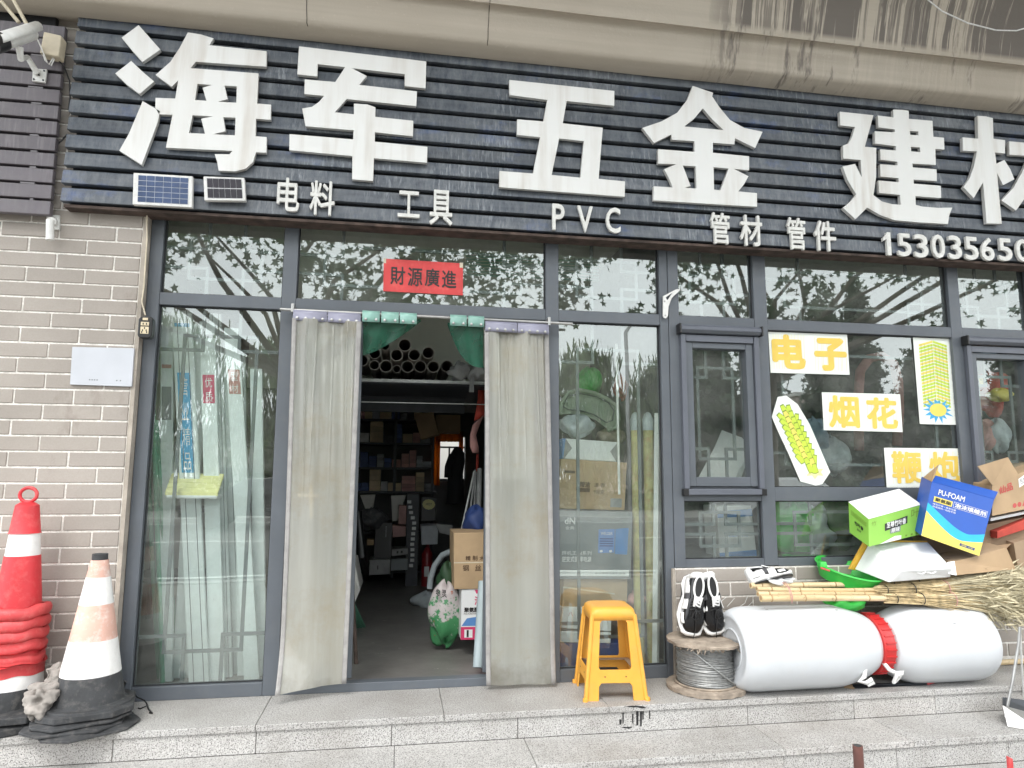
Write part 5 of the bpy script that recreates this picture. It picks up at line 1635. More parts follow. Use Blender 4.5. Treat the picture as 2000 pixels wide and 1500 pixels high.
# ------------------------------------------------------------------ bamboo brooms
def broom(label, a, m_, b2, r0, r1_, seed, brush=True):
    rr = random.Random(seed)
    a, m_, b2 = Vector(a), Vector(m_), Vector(b2)
    t = thing('bamboo_broom', label, 'broom', a[:], group='bamboo brooms laid across the drums')
    def cv(f): return a * (1 - f) * (1 - f) + m_ * 2 * f * (1 - f) + b2 * f * f
    pts = [cv(i / 24) for i in range(25)]
    rads = [r0 + (r1_ - r0) * i / 24 for i in range(25)]
    B().tube(pts, rads, 14).build('handle', M['bamboo'], t, smooth=True)
    B().tube([pts[0] - (pts[1] - pts[0]).normalized() * .0006, pts[0] + (pts[1] - pts[0]).normalized() * .001], r0 * .62, 12).build('hollow', M['node'], t)
    for k in range(7):
        f = .06 + k * .15 + rr.uniform(-.02, .02)
        if f > .97: break
        p = cv(f); d_ = (cv(f + .01) - p).normalized(); rd = (r0 + (r1_ - r0) * f)
        B().tube([p - d_ * .004, p, p + d_ * .004], [rd * 1.01, rd * 1.13, rd * 1.01], 14).build('node_ring', M['node'], t, smooth=True)
    if brush:
        d_ = (cv(1) - cv(.9)).normalized()
        for layer, (f0, nst, spread, Lm, mm) in enumerate(((.58, 120, .035, .75, 'twig'), (.72, 200, .085, .75, 'twig'), (.82, 320, .17, .72, 'twig2'))):
            b = B()
            for i in range(nst):
                s0 = cv(f0 + rr.uniform(0, .06)) + Vector((0, rr.uniform(-1, 1), rr.uniform(-1, 1))) * .022
                L_ = Lm * rr.uniform(.45, 1.0)
                dirn = (d_ + Vector((rr.uniform(-.03, .03), rr.uniform(-1, 1) * spread, rr.uniform(-1, .9) * spread))).normalized()
                mid = s0 + dirn * L_ * .5 + Vector((0, 0, rr.uniform(-.004, .008)))
                e_ = s0 + dirn * L_ + Vector((0, rr.uniform(-.02, .02), rr.uniform(-.05, .012)))
                b.tube([s0, mid, e_], [.0028, .0022, .0012], 4, cap=False)
            tag(b.build('brush', M[mm], t), kind='stuff')
        b = B()
        for i in range(520):
            f = rr.uniform(.62, 1.35)
            c_ = cv(1) + d_ * (f - .62) * .62 + Vector((0, rr.uniform(-1, 1) * (.05 + .09 * f), rr.uniform(-1.3, .8) * (.03 + .08 * f)))
            dr = (d_ + Vector((rr.uniform(-.5, .5), rr.uniform(-.9, .9), rr.uniform(-1.1, .6)))).normalized()
            sd_ = dr.cross(Vector((rr.uniform(-1, 1), rr.uniform(-1, 1), rr.uniform(-1, 1)))).normalized() * rr.uniform(.003, .006)
            L_ = rr.uniform(.05, .11)
            b.add([c_, c_ + dr * L_ * .4 + sd_, c_ + dr * L_, c_ + dr * L_ * .4 - sd_], [(0, 1, 2, 3)])
        tag(b.build('dry_leaves', M['twig2'], t), kind='stuff')
        for f in (.64, .76, .90):
            p = cv(f); rd = .025 + .018 * (f - .6) * 4
            B().tube([p + Vector((0, rd * math.cos(k * .5236), rd * .9 * math.sin(k * .5236))) for k in range(13)], .0025, 5, cap=False).build('binding', M['steel_dark'] if f < .8 else M['pinkcloth'], t, smooth=True)
broom('bamboo broom with its handle along the back under the foam box', P(1466, 1144, -.26), P(1690, 1142, -.26), P(1880, 1136, -.26), .016, .013, 1)
broom('bamboo broom lying topmost over the drums with slim handle', P(1478, 1150, -.33), P(1650, 1158, -.33), P(1890, 1146, -.34), .013, .012, 2)
broom('bamboo broom with speckled thick handle nearest the viewer', P(1486, 1169, -.40), P(1680, 1166, -.38), P(1900, 1172, -.37), .0175, .014, 3)
broom('bamboo broom wedged lowest between the others', P(1480, 1160, -.36), P(1690, 1160, -.34), P(1880, 1160, -.31), .0135, .012, 4, False)
tie = thing('pink_string', 'pink plastic string tying the bamboo handles together', 'string', P(1540, 1165, -.36)[:])
tube('string', [P(1523, 1140, -.28), P(1534, 1137, -.33), P(1543, 1150, -.38), P(1548, 1165, -.42), P(1547, 1178, -.42), P(1545, 1165, -.425), P(1540, 1148, -.4), P(1528, 1138, -.3)], .0022, M['pinkcloth'], tie, 5)

# ------------------------------------------------------------------ pile at the right
def carton(name, label, quad, depth, m_, cat='carton', bev=.002):
    q = quad
    t = thing(name, label, cat, ((q[2] + q[3]) / 2)[:])
    B().hexa(q, depth).build('body', m_, t, bevel=bev)
    return t
# supports behind / below (stacked flattened cartons on top of the brooms against the wall)
# foam box
fq = [P(1709, 1056, -.28), P(1823, 1059, -.30), P(1858, 1106, -.40), P(1762, 1110, -.42)]
fb = thing('foam_box', 'white polystyrene box with amber tape edge leaning on the brooms', 'foam box', P(1770, 1130, -.35)[:])
vt = [P(1698, 1058, -.20), P(1812, 1058, -.22), P(1860, 1110, -.40), P(1760, 1114, -.42)]      # big lit face
vb = [P(1668, 1112, -.16), P(1812, 1100, -.14), P(1857, 1128, -.36), P(1736, 1138, -.40)]
B().add(vt + vb, [(0, 1, 2, 3), (7, 6, 5, 4), (0, 3, 7, 4), (3, 2, 6, 7), (2, 1, 5, 6), (1, 0, 4, 5)]).build('body', M['foam'], fb, bevel=.008, seg=3)
tq = [P(1690, 1057, -.195), P(1700, 1055, -.198), P(1672, 1114, -.152), P(1660, 1112, -.15)]
B().hexa(tq, (0.0, .02, .0)).build('amber_tape', M['tape'], fb, bevel=.002)
B().hexa([P(1692, 1054.5, -.198), P(1811, 1056.5, -.218), P(1811, 1060, -.222), P(1696, 1059, -.2)], (0, .02, 0)).build('amber_tape', M['tape'], fb)
for u_ in (.3, .5):
    p = vt[3].lerp(vt[2], u_) + Vector((0, -.004, -.018)); tube('edge_notch', [p, p + Vector((.03, .002, -.006)), p + Vector((.055, .003, .004))], .004, M['foam'], fb, 6)
# green carton
A = P(1696.5, 1014.5, -.30); Bp = P(1800, 986, -.22); Cp = P(1797, 1044, -.25); D = P(1697, 1068, -.33)
E_ = P(1657, 981, -.12); G_ = P(1756, 955.5, -.05); H_ = P(1659, 1040, -.14)
gc = thing('green_carton', 'lime green carton with a white lid leaning on the foam box', 'carton', P(1700, 1068, -.3)[:])
back = Cp + (G_ - Bp)
B().add([A, Bp, Cp, D, E_, G_, back, H_], [(0, 1, 2, 3), (4, 5, 6, 7), (0, 4, 7, 3), (1, 5, 6, 2), (3, 2, 6, 7)]).build('body', M['box_green'], gc, bevel=.0015)
nlift = Vector((0, 0, .0015))
B().add([A + nlift, Bp + nlift, G_ + nlift, E_ + nlift, A + nlift * 2, Bp + nlift * 2, G_ + nlift * 2, E_ + nlift * 2], [(0, 1, 2, 3), (4, 7, 6, 5), (0, 4, 5, 1), (1, 5, 6, 2), (2, 6, 7, 3), (3, 7, 4, 0)]).build('lid', M['box_white'], gc)
gq = [A, Bp, Cp, D]
poly_on(gq, [(.30, .42), (.73, .50), (.73, .76), (.30, .68)], M['black_ink'], gc)
text_on(gq, .33, .50, .70, .71, '至尊竹叶香', M['box_white'], gc, off=.002, bold=.02)
text_on(gq, .42, .30, .58, .46, '原味', M['box_white'], gc, off=.002, bold=.02)
poly_on(gq, [(.40, .28), (.60, .28), (.60, .48), (.40, .48)], M['grey_box'], gc)
text_on(gq, .05, .72, .14, .88, '竹', M['limeline'], gc)
text_on(gq, .80, .62, .97, .94, '叶', M['limeline'], gc)
poly_on(gq, [(.20, .0), (.62, .0), (.62, .13), (.50, .16)], M['box_white'], gc)
text_on(gq, .70, .05, .95, .11, '▪ ▪ ▪', M['limeline'], gc)
gl_ = [E_, A, D, H_]
text_on(gl_, .30, .42, .75, .55, '竹叶香', M['black_ink'], gc, bold=.03)
text_on(gl_, .42, .27, .62, .36, '原味', M['black_ink'], gc)
b = B()
for k in range(5): b.add([bil(gl_, u, v) + quad_n(gl_) * .001 for u, v in ((.12, .80 - k * .035), (.9, .80 - k * .035), (.9, .812 - k * .035), (.12, .812 - k * .035))], [(0, 1, 2, 3)])
b.build('print_lines', M['limeline'], gc)
# blue foam carton
bq_ = [P(1825, 928, -.30), P(1949, 962, -.30), P(1912, 1086, -.36), P(1799, 1046, -.36)]
bqf = [P(1820, 941, -.305), P(1942, 975, -.305), P(1912, 1086, -.36), P(1799, 1046, -.36)]
bc = thing('foam_carton', 'blue and yellow polyurethane foam carton tilted on the box pile', 'carton', P(1855, 1086, -.34)[:])
dv = Vector((.085, .18, .03))
top_lift = [P(1827, 929, -.25), P(1949, 961, -.25)]
B().add([bqf[0], bqf[1], bqf[2], bqf[3]] + [p + dv for p in bqf], [(0, 1, 2, 3), (4, 7, 6, 5), (0, 3, 7, 4), (1, 5, 6, 2), (2, 6, 7, 3), (0, 4, 5, 1)]).build('body', M['box_blue'], bc, bevel=.002)
# top flap strip with small print
B().add([bqf[0], bqf[1], top_lift[1], top_lift[0]], [(0, 1, 2, 3)]).build('top_flap', M['box_blue'], bc, solid=.003)
text_on([top_lift[0], top_lift[1], bqf[1], bqf[0]], .25, .35, .88, .75, 'PU 环保 POLYURETHANE FOAM', M['white_ink'], bc)
# open flap standing up at the left
B().add([bqf[0], bqf[0] + dv * .8, P(1833, 908, -.12), P(1831, 909, -.28)], [(0, 1, 2, 3)]).build('side_flap', M['board'], bc, solid=.003)
def arc(q, f, m_, off):
    pts = [(i / 24, f(i / 24)) for i in range(25)]
    vs = [bil(q, u, v) + quad_n(q) * off for u, v in pts] + [bil(q, u, 0) + quad_n(q) * off for u, v in pts]
    B().add(vs, [(i, i + 1, i + 26, i + 25) for i in range(24)]).build('print', m_, bc)
arc(bqf, lambda u: .20 + .38 * max(0, (1 - u * 1.35)) ** 1.2 + .38 * max(0, (u - .45)) ** 1.6 + .03, M['cyan'], .0010)
arc(bqf, lambda u: .10 + .34 * max(0, (1 - u * 1.5)) ** 1.5 + .30 * max(0, (u - .45)) ** 1.6 + .02, M['yprint'], .0016)
text_on(bqf, .13, .80, .55, .90, 'PU-FOAM', M['white_ink'], bc, bold=.02)
poly_on(bqf, [(.08, .655), (.38, .655), (.38, .755), (.08, .755)], M['yprint'], bc, off=.0012)
text_on(bqf, .10, .67, .36, .74, '聚氨酯', M['black_ink'], bc, off=.0018, bold=.02)
text_on(bqf, .42, .665, .93, .745, '泡沫填缝剂', M['white_ink'], bc, bold=.03)
b = B()
for u0, v0, u1, v1 in ((.40, .65, .95, .655), (.40, .755, .95, .76), (.945, .655, .95, .755), (.40, .655, .405, .755)):
    b.add([bil(bqf, u, v) + quad_n(bqf) * .0012 for u, v in ((u0, v0), (u1, v0), (u1, v1), (u0, v1))], [(0, 1, 2, 3)])
b.build('print', M['white_ink'], bc)
text_on(bqf, .08, .60, .46, .632, '绿色环保 • 高发泡量', M['white_ink'], bc)
text_on(bqf, .08, .555, .46, .587, '保温隔热 • 粘结牢固', M['white_ink'], bc)
poly_on(bqf, [(.64, .055), (.90, .055), (.90, .10), (.64, .10)], M['navy'], bc, off=.002)
text_on(bqf, .67, .063, .87, .092, '规格: 15支', M['yprint'], bc, off=.0026)
# open brown carton at the far right, top
oc = thing('open_carton', 'open brown carton with raised flap on top of the pile', 'carton', P(1965, 1005, -.2)[:])
oq = [P(1938, 948, -.22), P(2035, 905, -.10), P(2050, 985, -.14), P(1938, 1008, -.26)]
B().hexa(oq, (.06, .24, .02)).build('body', M['board'], oc, bevel=.002)
B().add([P(1938, 948, -.222), P(1989, 928, -.16), P(1968, 893, -.16), P(1909, 911, -.26)], [(0, 1, 2, 3)]).build('flap', M['board'], oc, solid=.004)
poly_on(oq, [(.50, .62), (.66, .68), (.66, .92), (.50, .86)], M['white_ink'], oc)
text_on(oq, .52, .70, .64, .86, '包盒', M['black_ink'], oc, off=.002)
text_on(oq, .12, .62, .38, .86, '仙品', M['red_ink'], oc, bold=.03)
text_on(oq, .35, .10, .60, .24, '●●▲', M['red_ink'], oc)
# lower carton, long
lc = thing('flat_carton', 'long brown open carton lying under the blue foam carton', 'carton', P(1920, 1130, -.3)[:])
lq = [P(1862, 1098, -.34), P(1966, 1070, -.30), P(1984, 1112, -.33), P(1866, 1124, -.38)]
B().hexa(lq, (.03, .26, .03)).build('body', M['board'], lc, bevel=.002)
B().add([P(1850, 1098, -.36), P(1864, 1096, -.345), P(1868, 1124, -.385), P(1852, 1121, -.39)], [(0, 1, 2, 3)]).build('white_flap', M['box_white'], lc, solid=.003)
B().add([P(1905, 1072, -.20), P(1975, 1062, -.16), P(1966, 1070, -.30), P(1900, 1086, -.31)], [(0, 1, 2, 3)]).build('flap', M['board'], lc, solid=.004)
lc2 = thing('dark_carton', 'dark brown carton at the picture edge below the open carton', 'carton', P(2010, 1110, -.2)[:])
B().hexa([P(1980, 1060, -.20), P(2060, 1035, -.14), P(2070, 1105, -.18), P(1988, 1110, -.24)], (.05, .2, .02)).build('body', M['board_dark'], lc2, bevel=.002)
tr_ = thing('red_tray', 'dark red tray edge poking out between the cartons', 'tray', P(1990, 1050, -.1)[:])
B().hexa([P(1948, 1038, -.2), P(2040, 998, -.12), P(2040, 1022, -.12), P(1948, 1052, -.2)], (.03, .12, .0)).build('tray', M['redcloth'], tr_, bevel=.003)
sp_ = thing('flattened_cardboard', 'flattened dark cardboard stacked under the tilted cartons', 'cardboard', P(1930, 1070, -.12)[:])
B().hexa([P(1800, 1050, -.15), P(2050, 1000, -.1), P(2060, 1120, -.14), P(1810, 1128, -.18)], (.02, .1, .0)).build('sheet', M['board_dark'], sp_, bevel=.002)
B().hexa([P(1935, 1012, -.2), P(2050, 990, -.12), P(2050, 994, -.12), P(1935, 1018, -.2)], (.02, .16, .0)).build('sheet', M['box_white'], sp_, bevel=.001)
# cardboard plank at extreme right edge over the brooms
# green basin
gb = thing('green_basin', 'bright green plastic basin tucked between foam box and shoe', 'basin', P(1655, 1135, -.2)[:])
cen = P(1658, 1112, -.17)
mt = Matrix.Translation(cen) @ Matrix.Rotation(R(8), 4, 'Y') @ Matrix.Rotation(R(14), 4, 'X')
B().lathe([(.13, -.075), (.150, -.07), (.178, .0), (.190, .004), (.186, .012), (.174, .006), (.146, -.062), (.0, -.066)], 40, mt).build('bowl', M['green_plastic'], gb, smooth=True)
hq = [P(1603, 1099, -.2), P(1614, 1097, -.21), P(1617, 1108, -.22), P(1602, 1108, -.2)]
B().hexa(hq, (.01, .05, .0)).build('grip', M['green_plastic'], gb, bevel=.003)
tube('red_clip', [P(1603, 1109, -.30), P(1621, 1115, -.335)], .005, M['red_soft'], gb, 8)
# basin hint beneath brooms
gb2 = thing('green_bag', 'green plastic sheet glimpsed between the drums under the brooms', 'plastic sheet', P(1655, 1185, -.3)[:])
B().lump(P(1650, 1180, -.28), (.12, .06, .035), 8, .3, 24, 14).build('sheet', M['green_plastic'], gb2, smooth='all')
# sneaker on its side upon paper
pp_ = thing('crumpled_paper', 'crumpled white paper under the tipped sneaker', 'paper', P(1520, 1135, -.25)[:])
o = B().lump(P(1518, 1134, -.25), (.085, .05, .018), 12, .4, 30, 16).build('paper', M['box_white'], pp_, smooth=False)
shoe('sneaker', 'black and white sneaker tipped on its side upon crumpled paper', P(1548, 1127, -.26)[:], (R(-14), R(30), R(80)), .84, 1, False)
# wire offcuts behind the reel
ww = thing('loose_wires', 'thin pale wire loops springing up behind the reel against low bricks', 'wire', P(1430, 1210, -.1)[:])
for k, pts in enumerate((((1408, 1175), (1420, 1165), (1435, 1168), (1420, 1185)), ((1412, 1210), (1430, 1195), (1455, 1178), (1460, 1165)), ((1404, 1225), (1425, 1208), (1447, 1198), (1470, 1175)))):
    tube('wire', [P(a_, b2, -.09 - .01 * k) for a_, b2 in pts], .0018, M['rope'], ww, 5)
# bamboo/pole lengths lying behind the drums on the platform
pb = thing('bamboo_pole', 'bamboo pole lying on the platform behind the drums', 'pole', (2.3, -.09, 0))
tube('pole', [(1.75, -.092, .018), (3.9, -.085, .018)], .016, M['bamboo'], pb, 12)
# dustpan at far right and metal stake, pipe
dp = thing('dustpan', 'long handled metal dustpan leaning at the right end of the steps', 'dustpan', (3.14, -.66, -.128))
h0 = P(1994, 1210, -.60); 
tube('handle', [Pz(1963, 1400, -.10), P(1978, 1330, -.62), P(1990, 1255, -.60), P(1992, 1225, -.60)], .0075, M['galv'], dp, 10)
tube('brace', [P(1992, 1228, -.60), Pz(2000, 1372, -.10)], .005, M['white_paint'], dp, 8)
pa, pb_, pc_, pd_ = Pz(1958, 1378, -.04), P(2040, 1400, -.60), Pz(2040, 1432, -.126), Pz(1968, 1419, -.126)
B().add([pa, pb_, pc_, pd_], [(0, 1, 2, 3)]).build('pan', M['galv'], dp, solid=.003)
B().add([P(1958, 1362, -.56), P(2040, 1372, -.53), pb_, pa], [(0, 1, 2, 3)]).build('back_plate', M['steel_dark'], dp, solid=.003)
bp = thing('brown_pipe', 'short brown painted pipe standing at the foot of the steps', 'pipe', (P(1675, 1456, -1.09).x, -1.09, GZ))
tube('pipe', [P(1675, 1456, -1.09), Vector((P(1675, 1456, -1.09).x + .004, -1.09, GZ))], .021, M['brownpipe'], bp, 16)
tube('bore', [P(1675, 1456, -1.09) + Vector((0, 0, .0005)), P(1675, 1456, -1.09) + Vector((0, 0, .001))], .016, M['black'], bp, 16)
rs = thing('red_stake', 'rusty red metal stake standing near the right end of steps', 'stake', (P(1972, 1478, -1.1).x, -1.1, GZ))
p = P(1972, 1478, -1.1)
B().add([(p.x - .012, -1.1, GZ), (p.x + .02, -1.1, GZ), (p.x + .016, -1.1, p.z - .01), (p.x - .004, -1.1, p.z)] + [(p.x - .012, -1.085, GZ), (p.x + .02, -1.085, GZ), (p.x + .016, -1.085, p.z - .01), (p.x - .004, -1.085, p.z)],
        [(0, 1, 2, 3), (7, 6, 5, 4), (0, 4, 5, 1), (1, 5, 6, 2), (2, 6, 7, 3), (3, 7, 4, 0)]).build('stake', M['red_soft'], rs, bevel=.002)
# black paint drips on the riser under the stool
dr = thing('paint_spill', 'black paint spill dripping down the first riser below the stool', 'paint stain', P(1235, 1415, -.445)[:])
fr = random.Random(9)
for (px, y0, y1, w_) in ((1217, 1392, 1413, 3), (1212, 1405, 1415, 5), (1236, 1394, 1412, 3), (1245, 1385, 1416, 5), (1252, 1383, 1418, 4.5), (1256, 1384, 1405, 3), (1269, 1384, 1404, 2.5)):
    qd = pq([(px - w_ / 2, y0), (px + w_ / 2, y0), (px + w_ / 3, y1), (px - w_ / 2.5, y1 + 1)], -.4432)
    B().hexa(qd, (0, .0008, 0)).build('drip', M['black'], dr, bevel=0)
for (px, y, w_, h_) in ((1240, 1380, 38, 3.5), (1225, 1421, 22, 4), (1255, 1382, 16, 3)):
    n = 14
    pts = [P(px + w_ / 2 * math.cos(k * 6.283 / n) * fr.uniform(.7, 1.1), y + h_ / 2 * math.sin(k * 6.283 / n) * fr.uniform(.6, 1.2), -.4532 if y < 1400 else -.4433) for k in range(n)]
    B().add(pts, [tuple(range(n))]).build('blot', M['black'], dr)
# cable sagging at the top right corner
oc_ = thing('overhead_cable', 'thin pale cable sagging before the stained concrete', 'cable', P(1900, 50, -.6)[:])
tube('cable', [P(1808, -4, -.55), P(1840, 22, -.6), P(1890, 45, -.6), P(1945, 59, -.6), P(1985, 60, -.6), P(2020, 50, -.6)], .004, M['rope'], oc_, 6)
# ================================================================== INSIDE THE SHOP
def cyl_px(name, label, cat, a, b_, r_, m_, group=None, n=14):
    t = thing(name, label, cat, b_[:] if b_.z < a.z else a[:], group=group)
    B().tube([a, b_], r_, n).build('pipe', m_, t, smooth=True)
    return t
# --- leaning profiles in the left window: px top, px bottom, half width px, depth top/bottom
prof_list = [((326, 604), (324, 1325), 9, .10, .30, 'plank', 'narrow pale profile furthest to the brick wall in the long window'),
             ((354, 606), (388, 1335), 14, .08, .24, 'plank', 'broad pale profile with a blue label strip in the long window'),
             ((391, 632), (352, 1330), 12, .13, .36, 'plank', 'pale profile leaning behind the blue labelled one'),
             ((404, 628), (424, 1322), 11, .10, .28, 'plank', 'pale profile with a dark red label'),
             ((420, 612), (441, 1318), 9, .16, .34, 'plank', 'thin pale profile beside the dark red labelled one'),
             ((452, 640), (492, 1316), 11, .09, .26, 'plank', 'pale profile with a faded red label nearest the door curtain'),
             ((468, 690), (474, 1310), 8, .15, .36, 'plank', 'thin shorter pale profile near the door curtain')]
prof_list += [((436, 650), (462, 1322), 9, .18, .40, 'plank', 'pale profile set back between the labelled ones'), ((372, 655), (372, 1332), 9, .20, .42, 'plank', 'pale profile set back behind the blue label'), ((500, 720), (508, 1316), 9, .14, .34, 'plank', 'short pale profile right beside the door post')]
planks = []
M['paleblue'] = simple('pale_blue_grey_pipe', (.36, .43, .45), .5, .15, 5)
for (a, b_, hw_, y0, y1, mm, lb) in prof_list:
    TA, BA = P(a[0], a[1], y0), P(b_[0], b_[1], y1)
    BA.z = max(BA.z, 0.0)
    BA = Vector((BA.x, y1, 0.0))
    w_ = hw_ / 1338 * 4.1 * 1.22
    t = thing('leaning_profile', lb, 'profile', BA[:], group='pale profiles leaning behind the long window')
    q = [TA + Vector((-w_, 0, 0)), TA + Vector((w_, 0, 0)), BA + Vector((w_, 0, 0)), BA + Vector((-w_, 0, 0))]
    B().hexa(q, (0, .03, 0)).build('profile', M[mm], t, bevel=.004)
    planks.append((t, q))
def strip(i, v0, v1, m_, txt=None, tm=None, u0=.12, u1=.88):
    t, q = planks[i]
    poly_on(q, [(u0, v0), (u1, v0), (u1, v1), (u0, v1)], m_, t, name='label_strip')
    if txt:
        n = len(txt)
        for k, ch in enumerate(txt):
            va = v1 - (v1 - v0) * (k + .9) / n; vb = v1 - (v1 - v0) * (k + .2) / n
            text_on(q, u0 + .15, va, u1 - .15, vb, ch, tm, t, off=.002)
strip(1, .56, .83, M['sky_ink'], '管业精品', M['white_ink'], .15, .8)
strip(1, .955, .965, M['sky_ink'])
strip(0, .70, .79, M['grey_box'], None)
strip(0, .84, .85, M['pinkcloth'])
strip(3, .77, .85, M['pink_ink'], '优质', M['white_ink'])
strip(5, .81, .88, M['pinkcloth'], '型材', M['white_ink'])
# thin vertical grooves
for t, q in planks[1::3]:
    b = B()
    for u in (.25, .75):
        b.add([bil(q, uu, vv) + quad_n(q) * .0011 for uu, vv in ((u, 0), (u + .04, 0), (u + .04, 1), (u, 1))], [(0, 1, 2, 3)])
    b.build('groove', M['lattice'], t)
for i, (a, b_) in enumerate((((298, 770), (318, 1325)), ((305, 820), (330, 1328)), ((288, 900), (301, 1330)), ((312, 990), (343, 1326)))):
    BA = P(b_[0], b_[1], .30); BA.z = 0.0; BA.y = .30 + i * .04
    cyl_px('green_pipe', 'green plastic pipe leaning low in the long window by the brick wall', 'pipe', P(a[0], a[1], .12 + .03 * i), BA, .013, M['plank_green'], 'green pipes in the long window')
# slatted tray, added in place of a yellow reflection in the glass, with film
yc = thing('reflection_tray', 'yellow slatted stand-in for a reflection across the leaning profiles in the long window', 'crate', P(375, 1040, .95)[:])
q = pq([(336, 922), (438, 924), (425, 963), (322, 961)], [.20, .20, .055, .055])
for k in range(4):
    B().hexa(sub_quad(q, 0, k / 4 + .02, 1, (k + 1) / 4 - .03), (0, .0, -.02)).build('slat', M['ypale'], yc, bevel=.003)
q = pq([(323, 965), (424, 966), (424, 975), (323, 974)], .056)
B().hexa(q, (0, .12, 0)).build('wrapped_side', M['box_white'], yc, bevel=.01)
fl_ = B().lump(P(455, 955, .9), (.12, .12, .14), 5, .4, 24, 16)
tag(fl_.build('plastic_film', M['mesh_blue'], None, smooth='all'), 'crumpled clear bluish plastic film bundle behind the long window', 'plastic film')
rdb = thing('red_carton', 'red and cream carton standing far behind the leaning profiles', 'carton', P(455, 1150, 1.2)[:])
B().hexa(pq([(437, 1020), (468, 1020), (470, 1140), (442, 1140)], 1.2), (0, .3, 0)).build('body', M['pinkcloth'], rdb, bevel=.004)
sh = thing('steel_rack', 'dark steel rack with stock inside behind the long window', 'rack', (-1.3, 1.7, 0))
for z in (0.35, .85, 1.35):
    box('shelf', -1.95, -.75, 1.6, 2.1, z, z + .03, M['shelf'], sh)
for x in (-1.93, -.78):
    for y in (1.61, 2.07): box('upright', x, x + .03, y, y + .03, 0, 2.0, M['shelf'], sh)

# --- loft with pipe stack seen above the door
lz = P(800, 742, 1.05).z
lo = thing('loft_shelf', 'dark loft shelf carrying the grey pipes above the door opening', 'shelf', (.3, 1.6, lz - .06))
box('edge_angle', -.70, .95, 1.03, 1.05, lz - .022, lz, M['galv'], lo)
box('deck', -.70, .95, 1.05, 3.3, lz - .03, lz - .006, M['shelf'], lo)
box('crossbar', -.62, .95, 1.25, 1.27, P(800, 786, 1.25).z - .006, P(800, 786, 1.25).z, M['galv'], lo)
box('added_white_board', -1.2, 1.62, 1.76, 1.79, lz, 2.94, M['plaster'], lo)  # added board, set forward to catch light where the pale back wall shows
box('hanging_panel', -.62, .55, 1.9, 1.92, lz - .16, lz - .03, M['shelf'], lo)
for x in (-.60, .90):
    box('upright', x, x + .04, 1.06, 1.10, 0, lz - .03, M['shelf'], lo)
    box('upright', x, x + .04, 3.2, 3.24, 0, lz - .03, M['shelf'], lo)
pp = [(835, 1125, 43), (985, 1128, 42), (1075, 1128, 42), (1165, 1128, 42), (1260, 1125, 42), (670, 1085, 40), (755, 1118, 34), (910, 1145, 27),
      (757, 1035, 40), (910, 1048, 42), (1033, 1048, 42), (1130, 1032, 43), (830, 985, 31), (967, 978, 45)]
PL = ['third grey pipe of the bottom row', 'fourth grey pipe of the bottom row', 'fifth grey pipe of the bottom row', 'sixth grey pipe of the bottom row', 'last grey pipe next to the canvas bag at the bottom', 'first half hidden grey pipe of the bottom row', 'small stuffed pipe in the bottom row', 'smallest pipe in the bottom row', 'first grey pipe of the middle row', 'second grey pipe of the middle row', 'third grey pipe of the middle row', 'lone right grey pipe of the middle row', 'narrower pipe at the top', 'topmost wide pipe']
for i, (x, y, r_) in enumerate(pp):
    px, py = 520 + x / K, 400 + y / K
    c_ = P(px, py, 1.12 + (i % 3) * .05)
    rad = r_ / K / 1338 * 5.1
    t = thing('pvc_pipe', PL[i] + ' of the loft pipe stack', 'pipe', (c_.x, c_.y, c_.z - rad), group='grey pipes stacked on the loft')
    Lp = .55
    b = B(); n = 24
    mt = Matrix.Translation(c_) @ Matrix.Rotation(-math.pi / 2, 4, 'X')
    b.lathe([(rad * .90, 0), (rad, 0), (rad, Lp)], n, mt)
    b.f = [f for f in b.f if len(f) == 4]
    b.build('tube', M['pvcpipe'], t, smooth=True)
    b = B(); b.lathe([(rad * .90, .0005), (rad * .89, Lp)], n, mt)
    b.f = [f for f in b.f if len(f) == 4 or f == b.f[-1]]
    b.build('bore', M['pipe_in'], t, smooth=True)
for i, (x, y, rx) in enumerate(((1355, 1165, .075), (1465, 1175, .075))):
    c_ = P(520 + x / K, 400 + y / K, 1.08)
    tag(B().lump(c_, (rx, .09, .062), 20 + i, .35, 24, 16).build('canvas_bag', M['bag_grey'], None, smooth='all'), ['crumpled grey canvas bag beside the pipe stack on the loft', 'crumpled grey canvas bag at the loft end under the mesh curtain'][i], 'bag')
B().tube([P(520 + 1445 / K, 400 + 1205 / K, 1.0), P(520 + 1435 / K, 400 + 1300 / K, 1.0)], [.012, .008], 8)
gl2 = thing('work_glove', 'grey work glove dangling from the loft edge', 'glove', P(922, 765, 1.0)[:])
for dx in (-.012, 0, .012): tube('finger', [P(922, 738, 1.0) + Vector((dx * .6, 0, 0)), P(921, 766, 1.0) + Vector((dx, 0, 0))], .006, M['bag_grey'], gl2, 7)

# --- back racks with stock
rk = thing('stock_rack', 'tall dark rack filled with small boxes against the back of the shop', 'rack', (-.1, 4.1, 0))
rx0, rx1 = P(690, 900, 4.0).x, P(846, 900, 4.0).x
zs = [P(760, y, 4.0).z for y in (1000, 965, 905, 862, 832)]
zl = [P(760, y, 4.0).z for y in (962, 914, 866, 820)]
for z in zl + [P(760, 1040, 4.0).z, 0.06]:
    box('shelf_board', rx0 - .3, rx1, 4.0, 4.45, z - .012, z + .008, M['shelf'], rk)
for x in (rx0 - .3, rx1 - .02, (rx0 + rx1) / 2): box('upright', x, x + .03, 4.0, 4.03, 0, 2.4, M['shelf'], rk)
rr = random.Random(11)
cols = [simple('stock_tan', (.62, .50, .34), rand=.3), simple('stock_grey', (.40, .42, .45), rand=.3), simple('stock_white', (.75, .75, .75), rand=.3), simple('stock_blue', (.10, .15, .34), rand=.3), simple('stock_rose', (.58, .34, .32), rand=.3), simple('stock_dark', (.05, .05, .06), rand=.3)]
